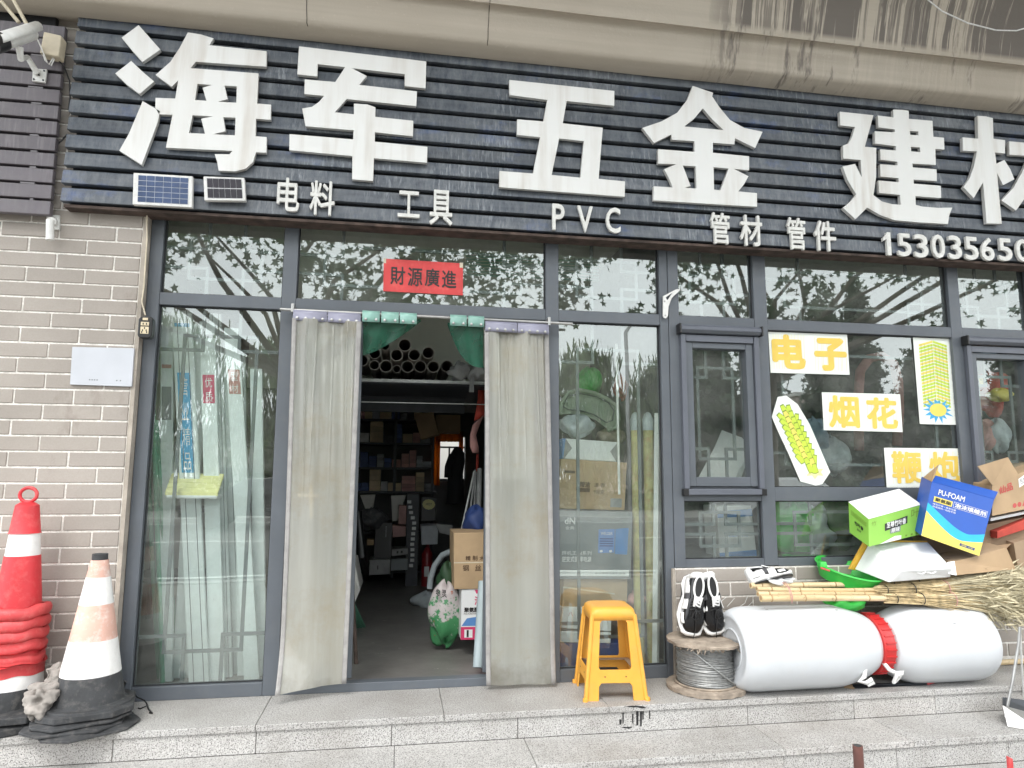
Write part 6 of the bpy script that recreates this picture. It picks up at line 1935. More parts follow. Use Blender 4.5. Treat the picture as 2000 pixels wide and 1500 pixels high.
SB = 0
CN = ['tan', 'grey', 'white', 'navy', 'rose', 'black']
def stock(x0, x1, y0, z0, z1, m_, label='small stock box on the dim back rack', grp='small stock boxes on the back rack'):
    label = '%s %s stock box on the %s rack shelf, bay %s' % ('squat' if z1 - z0 < .07 else 'tall', CN[cols.index(m_)], 'lowest filled' if z0 < zl[1] - .02 else 'second filled' if z0 < zl[2] - .02 else 'third filled' if z0 < zl[3] - .02 else 'top', 'nearer the amber window' if x0 > (rx0 + rx1) / 2 - .05 else 'by the kicked out curtain')
    o = box('stock_box', x0, x1, y0, y0 + .22, z0, z1, m_, None, bevel=.003)
    tag(o, label, 'box', grp)
for z in zl:
    x = rx0 - .28
    while x < rx1 - .06:
        w_ = rr.uniform(.07, .16)
        nst = rr.randint(1, 4); h_ = rr.uniform(.03, .06) if nst > 1 else rr.uniform(.08, .16)
        m_ = rr.choice(cols)
        for j in range(nst):
            stock(x, x + w_ - .008, 4.01 + rr.uniform(0, .04), z + .009 + j * (h_ + .002), z + .009 + j * (h_ + .002) + h_, m_)
        x += w_
# white label stack column
for k in range(13):
    px = (998, 1005, 1010, 1022, 1032, 1030, 1025, 1022, 1018, 1020, 1020, 1018, 1010)[k]; py = 715 + k * 37
    c_ = P(520 + px / K, 780 + py / K, 3.4)
    o = box('drawer_label', c_.x - .02, c_.x + .02, 3.395, 3.4, c_.z - .016, c_.z + .016, M['box_white'], None)
    tag(o, 'small white label in the crooked column on the dark drawers', 'label', 'white labels on the dark drawer column')
dc = thing('drawer_column', 'dark column of small drawers behind the doorway', 'drawers', (P(806, 1120, 3.4).x, 3.5, 0))
box('case', P(795, 1000, 3.41).x, P(818, 1000, 3.41).x, 3.405, 3.7, 0, P(800, 965, 3.41).z, M['shelf'], dc)
def ibox(name, label, cat, corners, Y, depth, m_, bev=.004):
    q = pq(corners, Y)
    t = thing(name, label, cat, ((q[2] + q[3]) / 2)[:])
    B().hexa(q, (0, depth, 0)).build('body', m_, t, bevel=bev)
    return t, q
def ip(x, y): return (520 + x / K, 780 + y / K)
t, q = ibox('steel_case', 'white metal case on the floor deep inside the doorway', 'case', [ip(720, 1120), ip(865, 1118), ip(864, 1220), ip(718, 1226)], 3.2, .35, M['bag_grey'])
poly_on(q, [(.38, .35), (.43, .35), (.43, .62), (.38, .62)], M['black'], t)
t, q = ibox('steel_case', 'grey metal case beside the white one deep inside the doorway', 'case', [ip(870, 1115), ip(988, 1110), ip(986, 1190), ip(868, 1196)], 3.3, .35, M['grey_box'])
t, q = ibox('flat_case', 'flat pale case resting on the grey metal case inside', 'case', [ip(876, 1047), ip(988, 1040), ip(987, 1080), ip(874, 1094)], 3.3, .3, M['bag_grey'])
poly_on(q, [(.3, .3), (.42, .3), (.42, .7), (.3, .7)], M['black'], t); poly_on(q, [(.55, .3), (.68, .3), (.68, .7), (.55, .7)], M['black'], t)
t, q = ibox('black_cabinet', 'black vented cabinet standing in the middle of the dim shop', 'cabinet', [ip(765, 860), ip(880, 860), ip(872, 1110), ip(745, 1115)], 3.3, .4, M['black'])
for k in range(9): poly_on(q, [(.60, .60 + k * .035), (.68, .60 + k * .035), (.68, .62 + k * .035), (.60, .62 + k * .035)], M['grey_box'], t, name='vent_slot')
ibox('rose_box', 'dusky rose box stacked beside the black cabinet', 'box', [ip(880, 880), ip(975, 885), ip(972, 955), ip(882, 965)], 3.35, .25, cols[4])
ibox('rose_box', 'small dusky rose box above the other by the label column', 'box', [ip(925, 740), ip(978, 742), ip(975, 870), ip(922, 872)], 3.38, .2, cols[4])
ibox('white_sack', 'white half lit panel behind the dark bag in the shop', 'panel', [ip(655, 668), ip(760, 665), ip(745, 760), ip(690, 762)], 3.6, .1, M['house_w'])
ibox('white_sack', 'narrow white sack between the cabinet and the rack', 'sack', [ip(870, 672), ip(975, 668), ip(915, 850), ip(880, 850)], 3.6, .1, M['house_w'])
tag(B().lump(P(*ip(730, 830), 2.5), (.13, .13, .085), 33, .25, 28, 18).build('dark_bag', M['rubber'], None, smooth='all'), 'bulging dark grey bag hung inside by the door curtain', 'bag')
fs_ = thing('fan_stand', 'black curved stand leaning inside beside the kicked out curtain', 'stand', Pz(*ip(700, 1230), 0)[:])
tube('pole', [P(*ip(640, 780), 2.2), P(*ip(650, 900), 2.2), P(*ip(665, 1080), 2.1), Pz(*ip(700, 1250), 0)], .035, M['black'], fs_, 12)
ibox('amber_box', 'small amber carton between dark stand and cabinet', 'box', [ip(703, 975), ip(752, 978), ip(748, 1018), ip(704, 1018)], 3.2, .1, M['board'])
# cartons hanging tilted
ct = thing('upper_carton', 'tilted brown carton high in front of the back window', 'carton', P(*ip(1120, 275), 3.2)[:])
B().hexa(pq([ip(1030, 105), ip(1162, 77), ip(1205, 245), ip(1078, 277)], 3.2), (.02, .2, 0)).build('body', M['board'], ct, bevel=.004)
ct = thing('upper_carton', 'straight brown carton above the amber curtain at the back', 'carton', P(*ip(1270, 235), 3.6)[:])
B().hexa(pq([ip(1182, 106), ip(1356, 108), ip(1354, 234), ip(1182, 232)], 3.6), (0, .25, 0)).build('body', M['board'], ct, bevel=.004)
# window curtain
cu = thing('amber_curtain', 'amber curtain with a gathered valance at the bright back window', 'curtain', P(860, 945, 4.5)[:])
def wavy(nm, x0, x1, z0, z1, Y, m_, amp=.015, fr_=60, par=cu):
    n = 24
    vs = [(x0 + (x1 - x0) * i / n, Y + amp * math.sin(i / n * fr_ * (x1 - x0) * 2), z) for z in (z0, z1) for i in range(n + 1)]
    B().add(vs, [(i, i + 1, i + n + 2, i + n + 1) for i in range(n)]).build(nm, m_, par, smooth='all', solid=.003)
a, b_ = P(*ip(1165, 600), 4.5), P(*ip(1215, 250), 4.5)
wavy('drape', a.x, b_.x, a.z, b_.z, 4.5, M['amber'])
a, b_ = P(*ip(1340, 600), 4.5), P(*ip(1375, 250), 4.5)
wavy('drape', a.x, b_.x, a.z, b_.z, 4.5, M['amber'])
a, b_ = P(*ip(1195, 295), 4.46), P(*ip(1370, 225), 4.46)
wavy('valance', a.x, b_.x, a.z, b_.z, 4.46, M['amber'], .02, 80)
bf = thing('back_window', 'dark framed window letting white daylight into the back', 'window', (wx0, 4.6, wz0))
B().box(wx0, wx1, 4.66, 4.70, wz0, wz0 + .03).box(wx0, wx1, 4.66, 4.70, wz1 - .14, wz1 - .12).box((wx0 + wx1) / 2 - .01, (wx0 + wx1) / 2 + .01, 4.661, 4.699, wz0 + .03, wz1 - .14).build('frame', M['doorwood'], bf)
# coat
co = thing('black_coat', 'black coat hanging at the side of the bright back window', 'coat', P(*ip(1315, 730), 2.9)[:])
secs = [(1335, 335, 20), (1335, 375, 45), (1325, 430, 62), (1320, 520, 55), (1320, 620, 55), (1318, 730, 60)]
b = B(); n = 20; vs = []
for (x, y, w_) in secs:
    c_ = P(*ip(x, y), 2.9); ww_ = w_ / K / 1338 * 6.9
    for k in range(n):
        a_ = 2 * math.pi * k / n
        g = 1 + .10 * math.sin(4 * a_ + y * .01)
        vs.append((c_.x + ww_ * g * math.cos(a_), 2.9 + .07 * math.sin(a_) * g, c_.z))
b.add(vs, [(i * n + j, i * n + (j + 1) % n, (i + 1) * n + (j + 1) % n, (i + 1) * n + j) for i in range(len(secs) - 1) for j in range(n)] + [tuple(range(n))])
b.build('body', M['coat'], co, smooth='all')
tube('sleeve', [P(*ip(1300, 390), 2.85), P(*ip(1272, 470), 2.83), P(*ip(1268, 545), 2.82)], .04, M['coat'], co, 10)
# red and pink cloths at the right side of the door
rcl = thing('hanging_cloth', 'red and pink cloths hanging high inside by the stool side curtain', 'cloth', P(*ip(1470, 380), 1.3)[:])
def ribbon(nm, L_, Rr, Y, m_):
    n = len(L_)
    vs = [P(*ip(*p), Y + .012 * math.sin(i * 1.7)) for i, p in enumerate(L_)] + [P(*ip(*p), Y + .03 + .012 * math.cos(i * 1.3)) for i, p in enumerate(Rr)]
    B().add(vs, [(i, i + 1, i + 1 + n, i + n) for i in range(n - 1)]).build(nm, m_, rcl, smooth='all', solid=.004)
ribbon('red_cloth', [(1478, -80), (1475, 0), (1462, 80), (1450, 150)], [(1530, -80), (1530, 0), (1530, 90), (1520, 120)], 1.3, M['redcloth'])
ribbon('pink_cloth', [(1440, 180), (1422, 250), (1422, 330), (1440, 372)], [(1515, 110), (1462, 250), (1480, 330), (1482, 372)], 1.26, M['pinkcloth'])
ribbon('red_cloth', [(1468, 380), (1465, 440), (1466, 500)], [(1480, 380), (1482, 440), (1480, 500)], 1.3, M['redcloth'])
dk = thing('side_partition', 'dark side partition of the aisle inside the doorway', 'partition', (1.08, 2.2, 0))
box('panel', 1.05, 1.09, 1.5, 4.4, 0, 2.1, M['shelf'], dk)
# poles
for i, (a_, b2) in enumerate((((1450, 505), (1360, 925)), ((1458, 495), (1420, 800)), ((1462, 510), (1450, 790)), ((1488, 490), (1480, 800)))):
    cyl_px('long_pole', ['white', 'grey', 'short grey', 'thick grey'][i] + ' pole leaning inside above the brown wire carton', 'pole', P(*ip(*a_), 1.3), P(*ip(*b2), 1.0), .007 if i < 3 else .018, M['white_paint'] if i == 0 else M['bag_grey'])
# wire carton by the door
t, q = ibox('wire_carton', 'brown carton with dark printed characters just inside the door', 'carton', [ip(1308, 932), ip(1560, 928), ip(1560, 1322), ip(1310, 1325)], .55, .35, M['board'])
wc, wq = t, q
for ch, x, y, s_ in (('精', 1408, 1108, 34), ('制', 1456, 1106, 34), ('木', 1504, 1108, 34), ('钢', 1392, 1176, 42), ('丝', 1478, 1174, 42), ('网', 1545, 1174, 40)):
    p0, p1 = P(*ip(x - s_ / 2, y - s_ / 2), .548), P(*ip(x + s_ / 2, y + s_ / 2), .548)
    qq = [Vector((p0.x, .549, p0.z)), Vector((p1.x, .549, p0.z)), Vector((p1.x, .549, p1.z)), Vector((p0.x, .549, p1.z))]
    text_on(qq, 0, 0, 1, 1, ch, M['brown_ink'], t, bold=.01, name='character')
a_ = (1140 - 932) / (1325 - 932)
poly_on(wq, [(0, 1 - a_ - .012), (1, 1 - a_ - .012), (1, 1 - a_ + .008), (0, 1 - a_ + .008)], M['offwhite'], wc, name='tape')
def ip6(x, y): return (520 + x / K, 1080 + y / K)
t, q = ibox('foam_gun_carton', 'white and magenta carton under the brown wire carton', 'carton', [ip6(1362, 254), ip6(1560, 250), ip6(1560, 603), ip6(1356, 605)], .56, .3, M['box_white'])
poly_on(q, [(0, 0), (1, 0), (1, .25), (0, .25)], M['pink_ink'], t)
poly_on(q, [(.12, .04), (.40, .04), (.40, .20), (.12, .20)], M['box_white'], t, off=.002)
poly_on(q, [(.2, .05), (.27, .05), (.27, .19), (.2, .19)], M['black_ink'], t, off=.003)
poly_on(q, [(.02, .27), (.66, .27), (.66, .46), (.2, .42)], M['blue_ink'], t)
poly_on(q, [(.46, .99), (.70, .99), (.70, .91), (.52, .91)], M['pink_ink'], t)
text_on(q, .46, .68, .70, .86, '清', M['pink_ink'], t, off=.002, bold=.02)
text_on(q, .10, .54, .62, .64, '聚氨酯', M['black_ink'], t, off=.002, bold=.03)
text_on(q, .10, .495, .62, .525, 'POLYURETHANE', M['black_ink'], t, off=.002)
# sack
sk = thing('printed_sack', 'plump printed sack with green pattern on the floor inside the door', 'sack', Pz(*ip6(1255, 560), 0)[:])
c_ = P(*ip6(1255, 410), .75)
B().lump(c_, (.115, .09, .19), 41, .18, 32, 24).build('body', M['sack'], sk, smooth='all')
sq_ = [P(*ip6(1175, 240), .645), P(*ip6(1260, 250), .645), P(*ip6(1265, 320), .645), P(*ip6(1180, 310), .645)]
text_on(sq_, .05, .1, .95, .9, '参 灵', M['black_ink'], sk, off=0, bold=.02)
tag(B().lump(P(*ip6(1270, 170), .80), (.07, .06, .09), 44, .3, 20, 14).build('green_bag', M['bag_dark'], None, smooth='all'), 'dark green glossy bag behind the printed sack', 'bag')
tag(B().lump(Pz(*ip6(1120, 330), .05), (.11, .1, .07), 45, .3, 20, 14).build('clear_bag', M['bag'], None, smooth='all'), 'small crumpled clear bag on the floor behind the sack', 'bag')
ex = thing('fire_extinguisher', 'dim red fire extinguisher standing behind the sack', 'extinguisher', Pz(*ip(1118, 1320), 0)[:])
c0_ = Pz(*ip(1118, 1300), 0)
B().lathe([(.055, 0), (.055, .32), (.035, .37), (.018, .39), (.018, .42)], 24, Matrix.Translation(c0_)).build('cylinder', M['extred'], ex, smooth=True)
poly_on([c0_ + Vector(v) for v in ((-.03, -.056, .2), (.02, -.056, .2), (.02, -.056, .1), (-.03, -.056, .1))], [(0, 0), (1, 0), (1, 1), (0, 1)], M['box_white'], ex, name='label_sticker')
hs_ = thing('curved_hose', 'pale curved plastic hose beside the brown wire carton', 'hose', Pz(*ip(1135, 1310), 0)[:])
tube('hose', [P(*ip(1290, 1060), 1.2), P(*ip(1230, 1085), 1.25), P(*ip(1175, 1160), 1.3), P(*ip(1148, 1240), 1.3), P(*ip(1140, 1320), 1.3)], .022, M['bag'], hs_, 12)
tag(B().lump(P(*ip(1465, 850), .9), (.09, .1, .10), 50, .2, 20, 14).build('helmet', M['navy'], None, smooth='all'), 'dark blue rounded bundle atop the brown wire carton', 'bundle')
cyl_px('drain_pipe', 'pale grey pipe leaning against the stool side curtain', 'pipe', P(*ip6(1515, 200), .3), P(*ip6(1478, 800), .14), .031, M['paleblue'])
cyl_px('steel_tube', 'rusty steel tube leaning behind the kicked out curtain', 'pipe', P(*ip6(600, 250), .5), Pz(*ip6(628, 772), 0), .012, M['rust'])
for i, (x, y) in enumerate(((640, 520), (662, 518), (682, 515))):
    cyl_px('green_tube', 'green tube leaning low behind the kicked out curtain', 'pipe', P(*ip6(600 - i * 3, 330), 1.2), Pz(*ip6(x, y), 0), .014, M['plank_green'], 'green tubes inside the door')
ibox('pale_crate', 'pale appliance side just visible past the kicked out curtain', 'appliance', [ip6(540, 40), ip6(618, 60), ip6(655, 260), ip6(560, 478)], [1.3, 1.3, 1.3, 1.0], .4, M['house_w'])
t, q = ibox('blue_bottles', 'dim poster with a pale round label on the back partition', 'poster', [ip(1085, 680), ip(1185, 685), ip(1180, 850), ip(1080, 850)], 3.5, .02, M['black'])
poly_on(q, [(.5 + .45 * math.cos(k * .5236), .7 + .22 * math.sin(k * .5236)) for k in range(12)], M['ypale'], t, off=.003)
text_on(q, .3, .66, .72, .76, 'HOT', M['black_ink'], t, off=.005)
ibox('back_counter', 'dark counter crossing the back of the shop below the rack', 'counter', [ip(640, 640), ip(1190, 645), ip(1190, 660), ip(640, 655)], 3.9, .4, M['shelf'])
ibox('plastic_jar', 'pile of clutter boxes between drawers and hose', 'boxes', [ip(1080, 885), ip(1200, 880), ip(1195, 1010), ip(1085, 1015)], 3.2, .3, cols[1])
ibox('white_bowl', 'pale bowl shaped carton leaning near the hose', 'carton', [ip(1180, 870), ip(1300, 880), ip(1290, 950), ip(1210, 930)], 2.4, .1, M['bag_grey'])
# door leaves standing behind the curtains
for (x0, x1, lb) in ((XB1 + .003, P(700, 900, .02).x, 'glazed door leaf with a long pull handle behind the kicked out curtain'), (P(948, 900, .02).x, XC - .003, 'glazed door leaf behind the straight curtain')):
    d_ = thing('door_leaf', lb, 'door', (x0, .05, .05))
    for (a_, b2) in ((x0, x0 + .05), (x1 - .05, x1)): box('stile', a_, b2, .046, .08, .05, 2.04, M['frame'], d_, bevel=.002)
    for (a_, b2) in ((.05, .13), (1.98, 2.04)): box('rail', x0 + .0505, x1 - .0505, .047, .079, a_, b2, M['frame'], d_, bevel=.002)
    box('glass_pane', x0 + .05, x1 - .05, .060, .066, .13, 1.98, M['glass'], d_)
    if x0 < 0:
        h_ = P(608, 980, .0)
        tube('handle', [P(608, 950, .01), P(608, 1012, .01)], .011, M['cream'], d_, 10)
        tube('handle_post', [P(580, 967, .012), P(624, 969, .012)], .009, M['cream'], d_, 10)

# --- stock in the right sidelight
def jp(x, y): return (1040 + x / 4.1667, 740 + y / 4.1667)
def jq(x, y): return (1040 + x / 4.1667, 1080 + y / 4.1667)
t, q = ibox('detergent_carton', 'brown carton printed 900 grams in the narrow window behind the stool', 'carton', [jp(235, 650), jp(770, 682), jp(750, 1070), jp(200, 1055)], .30, .3, M['board'])
text_on(q, .30, .44, .46, .56, '帮洁', M['brown_ink'], t, bold=.04); poly_on(q, [(.28, .35), (.46, .35), (.46, .43), (.28, .43)], M['brown_ink'], t)
text_on(q, .52, .46, .68, .55, '清 香', M['brown_ink'], t); text_on(q, .52, .32, .68, .41, '900克', M['brown_ink'], t)
poly_on(q, [(.78, .06), (.95, .06), (.95, .24), (.78, .24)], M['bag_grey'], t); poly_on(q, [(.06, .72), (.22, .72), (.22, .77), (.06, .77)], M['brown_ink'], t)
t, q = ibox('white_box', 'white gift box with folded ends on the detergent carton', 'box', [jp(270, 485), jp(695, 515), jp(688, 675), jp(250, 650)], .32, .25, M['box_white'])
poly_on(q, [(.0, .0), (.012, .0), (.14, .55), (.0, 1.0)], M['bag_grey'], t); poly_on([*q], [(1, 0), (.985, 0), (.86, .5), (1, 1)], M['bag_grey'], t)
box('blue_side', q[0].x - .02, q[0].x - .001, .321, .57, q[3].z, q[0].z, M['blue_ink'], t)
t, q = ibox('welder_carton', 'grey carton picturing a blue welding machine in the narrow window', 'carton', [jp(215, 1070), jp(815, 1082), jp(800, 1500 + 130), jp(205, 1500 + 130)], .26, .34, M['grey_box'])
wl = q
poly_on(wl, [(.54, .38), (.76, .39), (.76, .74), (.54, .73)], M['blue_machine'], t); poly_on(wl, [(.77, .37), (.94, .36), (.95, .76), (.77, .74)], M['blue_ink'], t)
for k in range(4): poly_on(wl, [(.56, .48 + .035 * k), (.74, .48 + .035 * k), (.74, .495 + .035 * k), (.56, .495 + .035 * k)], M['navy'], t, off=.002)
text_on(wl, .57, .65, .73, .69, 'WELDER', M['white_ink'], t, off=.002)
for u in (.58, .71): poly_on(wl, [(u + .022 * math.cos(k * .6283), .41 + .018 * math.sin(k * .6283)) for k in range(10)], M['white_ink'], t, off=.002)
text_on(wl, .05, .25, .45, .33, '逆变式弧焊电源', M['white_ink'], t, bold=.02); text_on(wl, .05, .35, .45, .41, '焊机王 N系列', M['white_ink'], t)
text_on(wl, .08, .80, .22, .90, 'dN', M['white_ink'], t, bold=.02); text_on(wl, .09, .72, .21, .77, '金典', M['white_ink'], t)
poly_on(wl, [(.0, .04), (.97, .04), (.97, .13), (.0, .13)], M['box_white'], t); text_on(wl, .5, .07, .92, .10, '专业焊接设备制造商', M['grey_box'], t, off=.002)
t, q = ibox('tan_carton', 'creased tan carton under the welding machine carton', 'carton', [jq(258, 160), jq(775, 175), jq(770, 465), jq(240, 440)], .28, .3, M['board'])
poly_on(q, [(.0, .55), (.8, .42), (.8, .46), (.0, .60)], M['offwhite'], t)
t, q = ibox('marked_box', 'white box with thin black print low in the narrow window', 'box', [jq(245, 445), jq(645, 452), jq(640, 640), jq(235, 612)], .24, .3, M['box_white'])
text_on(q, .30, .55, .42, .8, '九', M['black_ink'], t); text_on(q, .12, .6, .22, .8, '八', M['red_ink'], t)
ibox('marked_box', 'lower white box resting on dark blue stock in the narrow window', 'box', [jq(232, 640), jq(640, 648), jq(636, 735), jq(228, 728)], .24, .3, M['box_white'])
ibox('navy_carton', 'dark blue carton on the floor behind the yellow stool', 'carton', [jq(228, 735), jq(740, 735), jq(735, 945), jq(232, 950)], .24, .35, M['navy'])
# plastic rolls and planks
for i, (x, r_) in enumerate(((838, 40), (940, 44))):
    a_, b2 = P(*jp(x, 395), .30), P(*jp(x, 1500), .30)
    t = thing('plastic_roll', ['printed yellow roll of sheeting in the narrow window nearer the cartons', 'printed yellow roll of sheeting in the narrow window nearer the mullion'][i], 'roll', (b2.x, .3, 0))
    rad = r_ / 4.1667 / 1338 * 4.2
    B().tube([a_, Vector((a_.x, .3, 0))], rad, 20).build('roll', M['roll'], t, smooth=True)
    B().tube([a_ + Vector((0, 0, -.02)), a_ + Vector((0, 0, .05)), a_ + Vector((0, 0, .085)), a_ + Vector((0, 0, .10))], [rad * 1.05, rad * 1.1, rad * .7, rad * .15], 14).build('film_cap', M['bag'], t, smooth=True)
cyl_px('white_plank', 'white board edge standing at the mullion in the narrow window', 'board', P(*jp(1020, 280), .12), Vector((P(*jq(1000, 900), .12).x, .12, 0)), .022, M['box_white'], n=4)
cyl_px('mop_pole', 'pale mop pole standing before the cartons in the narrow window', 'pole', P(1204, 672, .16), P(*jp(706, 940), .16), .008, M['white_paint'])
# plastic chair back upside down
ch = thing('plastic_chair', 'sage green plastic chair upturned on the white gift box', 'chair', P(*jp(400, 420), .5)[:])
pts = [(222, 290), (240, 190), (290, 110), (380, 90), (500, 115), (610, 165), (690, 225), (700, 330), (670, 400), (610, 420)]
B().tube([P(*jp(*p), .5) for p in pts], .014, 10).build('rim', M['chair'], ch, smooth=True)
hol = [P(*jp(*p), .51) for p in ((222, 290), (245, 180), (300, 110), (380, 95), (500, 120), (610, 170), (690, 235), (695, 330), (665, 405), (600, 400), (520, 340), (420, 290), (300, 285))]
B().add(hol, [tuple(range(13))]).build('shell', M['chair'], ch, solid=.008)
B().tube([P(*jp(*p), .492) for p in ((250, 225), (285, 140), (390, 120), (520, 145), (620, 195), (665, 260), (650, 340), (600, 355), (500, 290), (380, 255), (290, 250), (250, 225))], .004, 6).build('inner_bead', M['lattice'], ch, smooth=True)
tag(B().lump(P(*jp(365, 385), .40), (.12, .07, .065), 61, .3, 26, 16).build('carrier_bag', M['bag'], None, smooth='all'), 'pale blue carrier bag knotted on the white gift box', 'bag')
tag(B().lump(P(*jp(620, 470), .55), (.10, .07, .05), 62, .3, 20, 14).build('dark_bundle', M['wood_grey'], None, smooth='all'), 'dim brown bundle behind the mop pole', 'bundle')
tag(B().lump(P(*jp(720, 60), .7), (.05, .05, .07), 63, .35, 20, 14).build('red_bag', M['redcloth'], None, smooth='all'), 'small red bag hanging behind the mop pole', 'bag')
tag(B().lump(P(*jp(465, 30), .8), (.09, .07, .10), 64, .2, 20, 14).build('green_netting', M['green_plastic'], None, smooth='all'), 'bundle of bright green netting behind the upturned chair', 'netting')
tag(B().lump(P(*jq(840, 380), .35), (.05, .05, .05), 65, .3, 16, 12).build('pink_bag', M['pinkcloth'], None, smooth='all'), 'small pink bag low beside the plastic rolls', 'bag')
# second chair (dark, far)
ch2 = thing('plastic_chair', 'sage plastic chair back with slots hanging near the mullion', 'chair', P(*jp(980, 300), .9)[:])
v_, f_ = curve_shape([[(P(*jp(*p), .9).x, P(*jp(*p), .9).z) for p in ((860, -120), (1080, -120), (1080, 330), (960, 330))], [(P(*jp(*p), .9).x, P(*jp(*p), .9).z) for p in ((890, -60), (1040, -60), (1040, 45), (900, 45))], [(P(*jp(*p), .9).x, P(*jp(*p), .9).z) for p in ((920, 115), (1040, 115), (1040, 280), (960, 280))]])
B().add([(x, .9, z) for x, z in v_], f_).build('shell', M['chair'], ch2, solid=.01)
# behind the small casement: white sheeting
tag(B().add([P(*jp(1540, 420), .5), P(*jp(1700, 480), .45), P(*jp(1780, 560), .4), P(*jp(1690, 830), .35), P(*jp(1620, 860), .3), P(*jp(1330, 840), .35), P(*jp(1480, 560), .45)], [(0, 1, 2, 3, 4, 5, 6)]).build('white_sheeting', M['box_white'], None, solid=.01), 'white sheeting draped behind the small casement', 'sheeting')
t, q = ibox('ceramic_carton', 'white carton with blue bands behind the lowest small pane', 'carton', [jp(1500, 1035), jp(1780, 1030), jp(1830, 1470), jp(1525, 1478)], .22, .2, M['box_white'])
for v0 in (.78, .02): poly_on(q, [(.0, v0), (1, v0 + .02), (1, v0 + .16), (0, v0 + .12)], M['blue_ink'], t)
text_on(q, .25, .42, .8, .50, '电磁炉 专用', M['blue_ink'], t)
# stock behind the big display window
tag(B().tube([P(1678, 880, .6), P(1676, 780, .6), P(1680, 725, .6), P(1698, 700, .6), P(1722, 695, .6), P(1745, 710, .6), P(1754, 745, .6), P(1756, 800, .6), P(1752, 870, .6)], [.035] * 9, 10).build('hose_coil', M['pinkcloth'], None, smooth='all'), 'dusky pink arched hose hanging behind the display window', 'hose')
for i, (x, y, s_, m_, lb, nm) in enumerate(((1588, 850, .10, 'mesh_blue', 'crumpled clear plastic bag behind the display window posters', 'plastic_bag'), (1625, 890, .11, 'bag', 'bluish crumpled bag below the middle poster', 'plastic_bag'),
                                (1545, 1030, .16, 'green_plastic', 'bright green net bundle in the low display pane', 'net_bundle'), (1595, 1030, .12, 'bag', 'grey white sack in the low display pane', 'sack'),
                                (1635, 1020, .13, 'bag_dark', 'dark green sack behind the green carton', 'sack'), (1936, 765, .13, 'redcloth', 'red and yellow bag behind the second casement', 'bag'), (1920, 850, .10, 'pinkcloth', 'pink netting bag below the red one', 'bag'),
                                (1948, 850, .10, 'bag', 'pale grey bag hanging beside the pink netting', 'bag'), (1922, 680, .09, 'mesh_blue', 'clear bag at the top of the second casement', 'bag'))):
    tag(B().lump(P(x, y, .42 if y > 900 else .6), (s_, s_ * .6, s_ * 1.1), 70 + i, .3, 24, 16).build(nm, M[m_], None, smooth='all'), lb, 'bag')
yb = thing('yellow_bag', 'yellow patterned bag folded under the red bag', 'bag', P(1940, 790, .5)[:])
B().lump(P(1952, 772, .5), (.10, .05, .045), 90, .2, 20, 14).build('bag', M['yprint'], yb, smooth='all')
B().lump(P(1915, 745, .47), (.04, .03, .03), 91, .5, 20, 14).build('bag', M['yprint'], yb, smooth='all')
# display shelf just behind the window line
ds = thing('display_shelf', 'pale display shelf crossing behind the poster window', 'shelf', (2.8, .5, 1.1))
box('board', 1.70, 6.0, .30, .9, P(1700, 962, .3).z - .02, P(1700, 962, .3).z, M['lattice'], ds)
box('lower_board', 1.70, 6.0, .16, .9, .60, .64, M['lattice'], ds)
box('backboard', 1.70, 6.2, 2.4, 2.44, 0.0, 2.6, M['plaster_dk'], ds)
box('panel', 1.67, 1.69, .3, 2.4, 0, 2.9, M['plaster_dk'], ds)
ls = thing('long_profiles', 'pale green long profiles lying high across the upper panes', 'profile', (1.0, .6, 2.45))
for k in range(7):
    a_, b2 = P(910, 500 + k * 6, .5 + .1 * (k % 3)), P(1170, 512 + k * 6, .5 + .1 * (k % 3))
    B().tube([a_, b2], .008, 6).build('profile', M['clip_mint'], ls, smooth=True)

# ================================================================== ACROSS THE ROAD (mirrored in the glass)
def maple(n=1):
    out = []
    for k in range(10):
        a_ = math.pi / 2 + k * 2 * math.pi / 10
        r_ = 1.0 if k % 2 == 0 else .45
        if k == 0: r_ = 1.15
        out.append((r_ * math.cos(a_), r_ * math.sin(a_)))
    return np.array(out)
MAP = maple()
def leaves(centers, per, sig, size, shape=MAP, droop=0.0, seed=0):
    g = np.random.default_rng(seed)
    N_ = len(centers) * per
    c = np.repeat(np.array(centers), per, 0) + g.normal(0, 1, (N_, 3)) * np.array(sig)
    nrm = g.normal(0, 1, (N_, 3)); nrm[:, 2] += .5; nrm /= np.linalg.norm(nrm, axis=1)[:, None]
    a = np.cross(nrm, g.normal(0, 1, (N_, 3))); a /= np.linalg.norm(a, axis=1)[:, None]
    if droop: a = a * (1 - droop) + np.array([0, 0, -1]) * droop; a /= np.linalg.norm(a, axis=1)[:, None]
    b = np.cross(nrm, a); b /= np.linalg.norm(b, axis=1)[:, None]
    s = size * g.uniform(.6, 1.25, N_)
    k = len(shape)
    v = c[:, None, :] + s[:, None, None] * (shape[None, :, 0:1] * b[:, None, :] + shape[None, :, 1:2] * a[:, None, :])
    return v.reshape(-1, 3), k
def leaf_obj(name, data, m_, parent):
    v, k = data
    n = len(v) // k
    me = bpy.data.meshes.new(name)
    me.vertices.add(len(v)); me.vertices.foreach_set('co', v.astype(np.float32).ravel())
    me.loops.add(n * k); me.loops.foreach_set('vertex_index', np.arange(n * k, dtype=np.int32))
    me.polygons.add(n); me.polygons.foreach_set('loop_start', np.arange(0, n * k, k, dtype=np.int32)); me.polygons.foreach_set('loop_total', np.full(n, k, dtype=np.int32))
    me.update(calc_edges=True)
    me.materials.append(m_)
    o = bpy.data.objects.new(name, me); C.objects.link(o)
    o.parent = parent; o.matrix_parent_inverse = WM[parent.name].inverted(); WM[o.name] = Matrix()
    return o
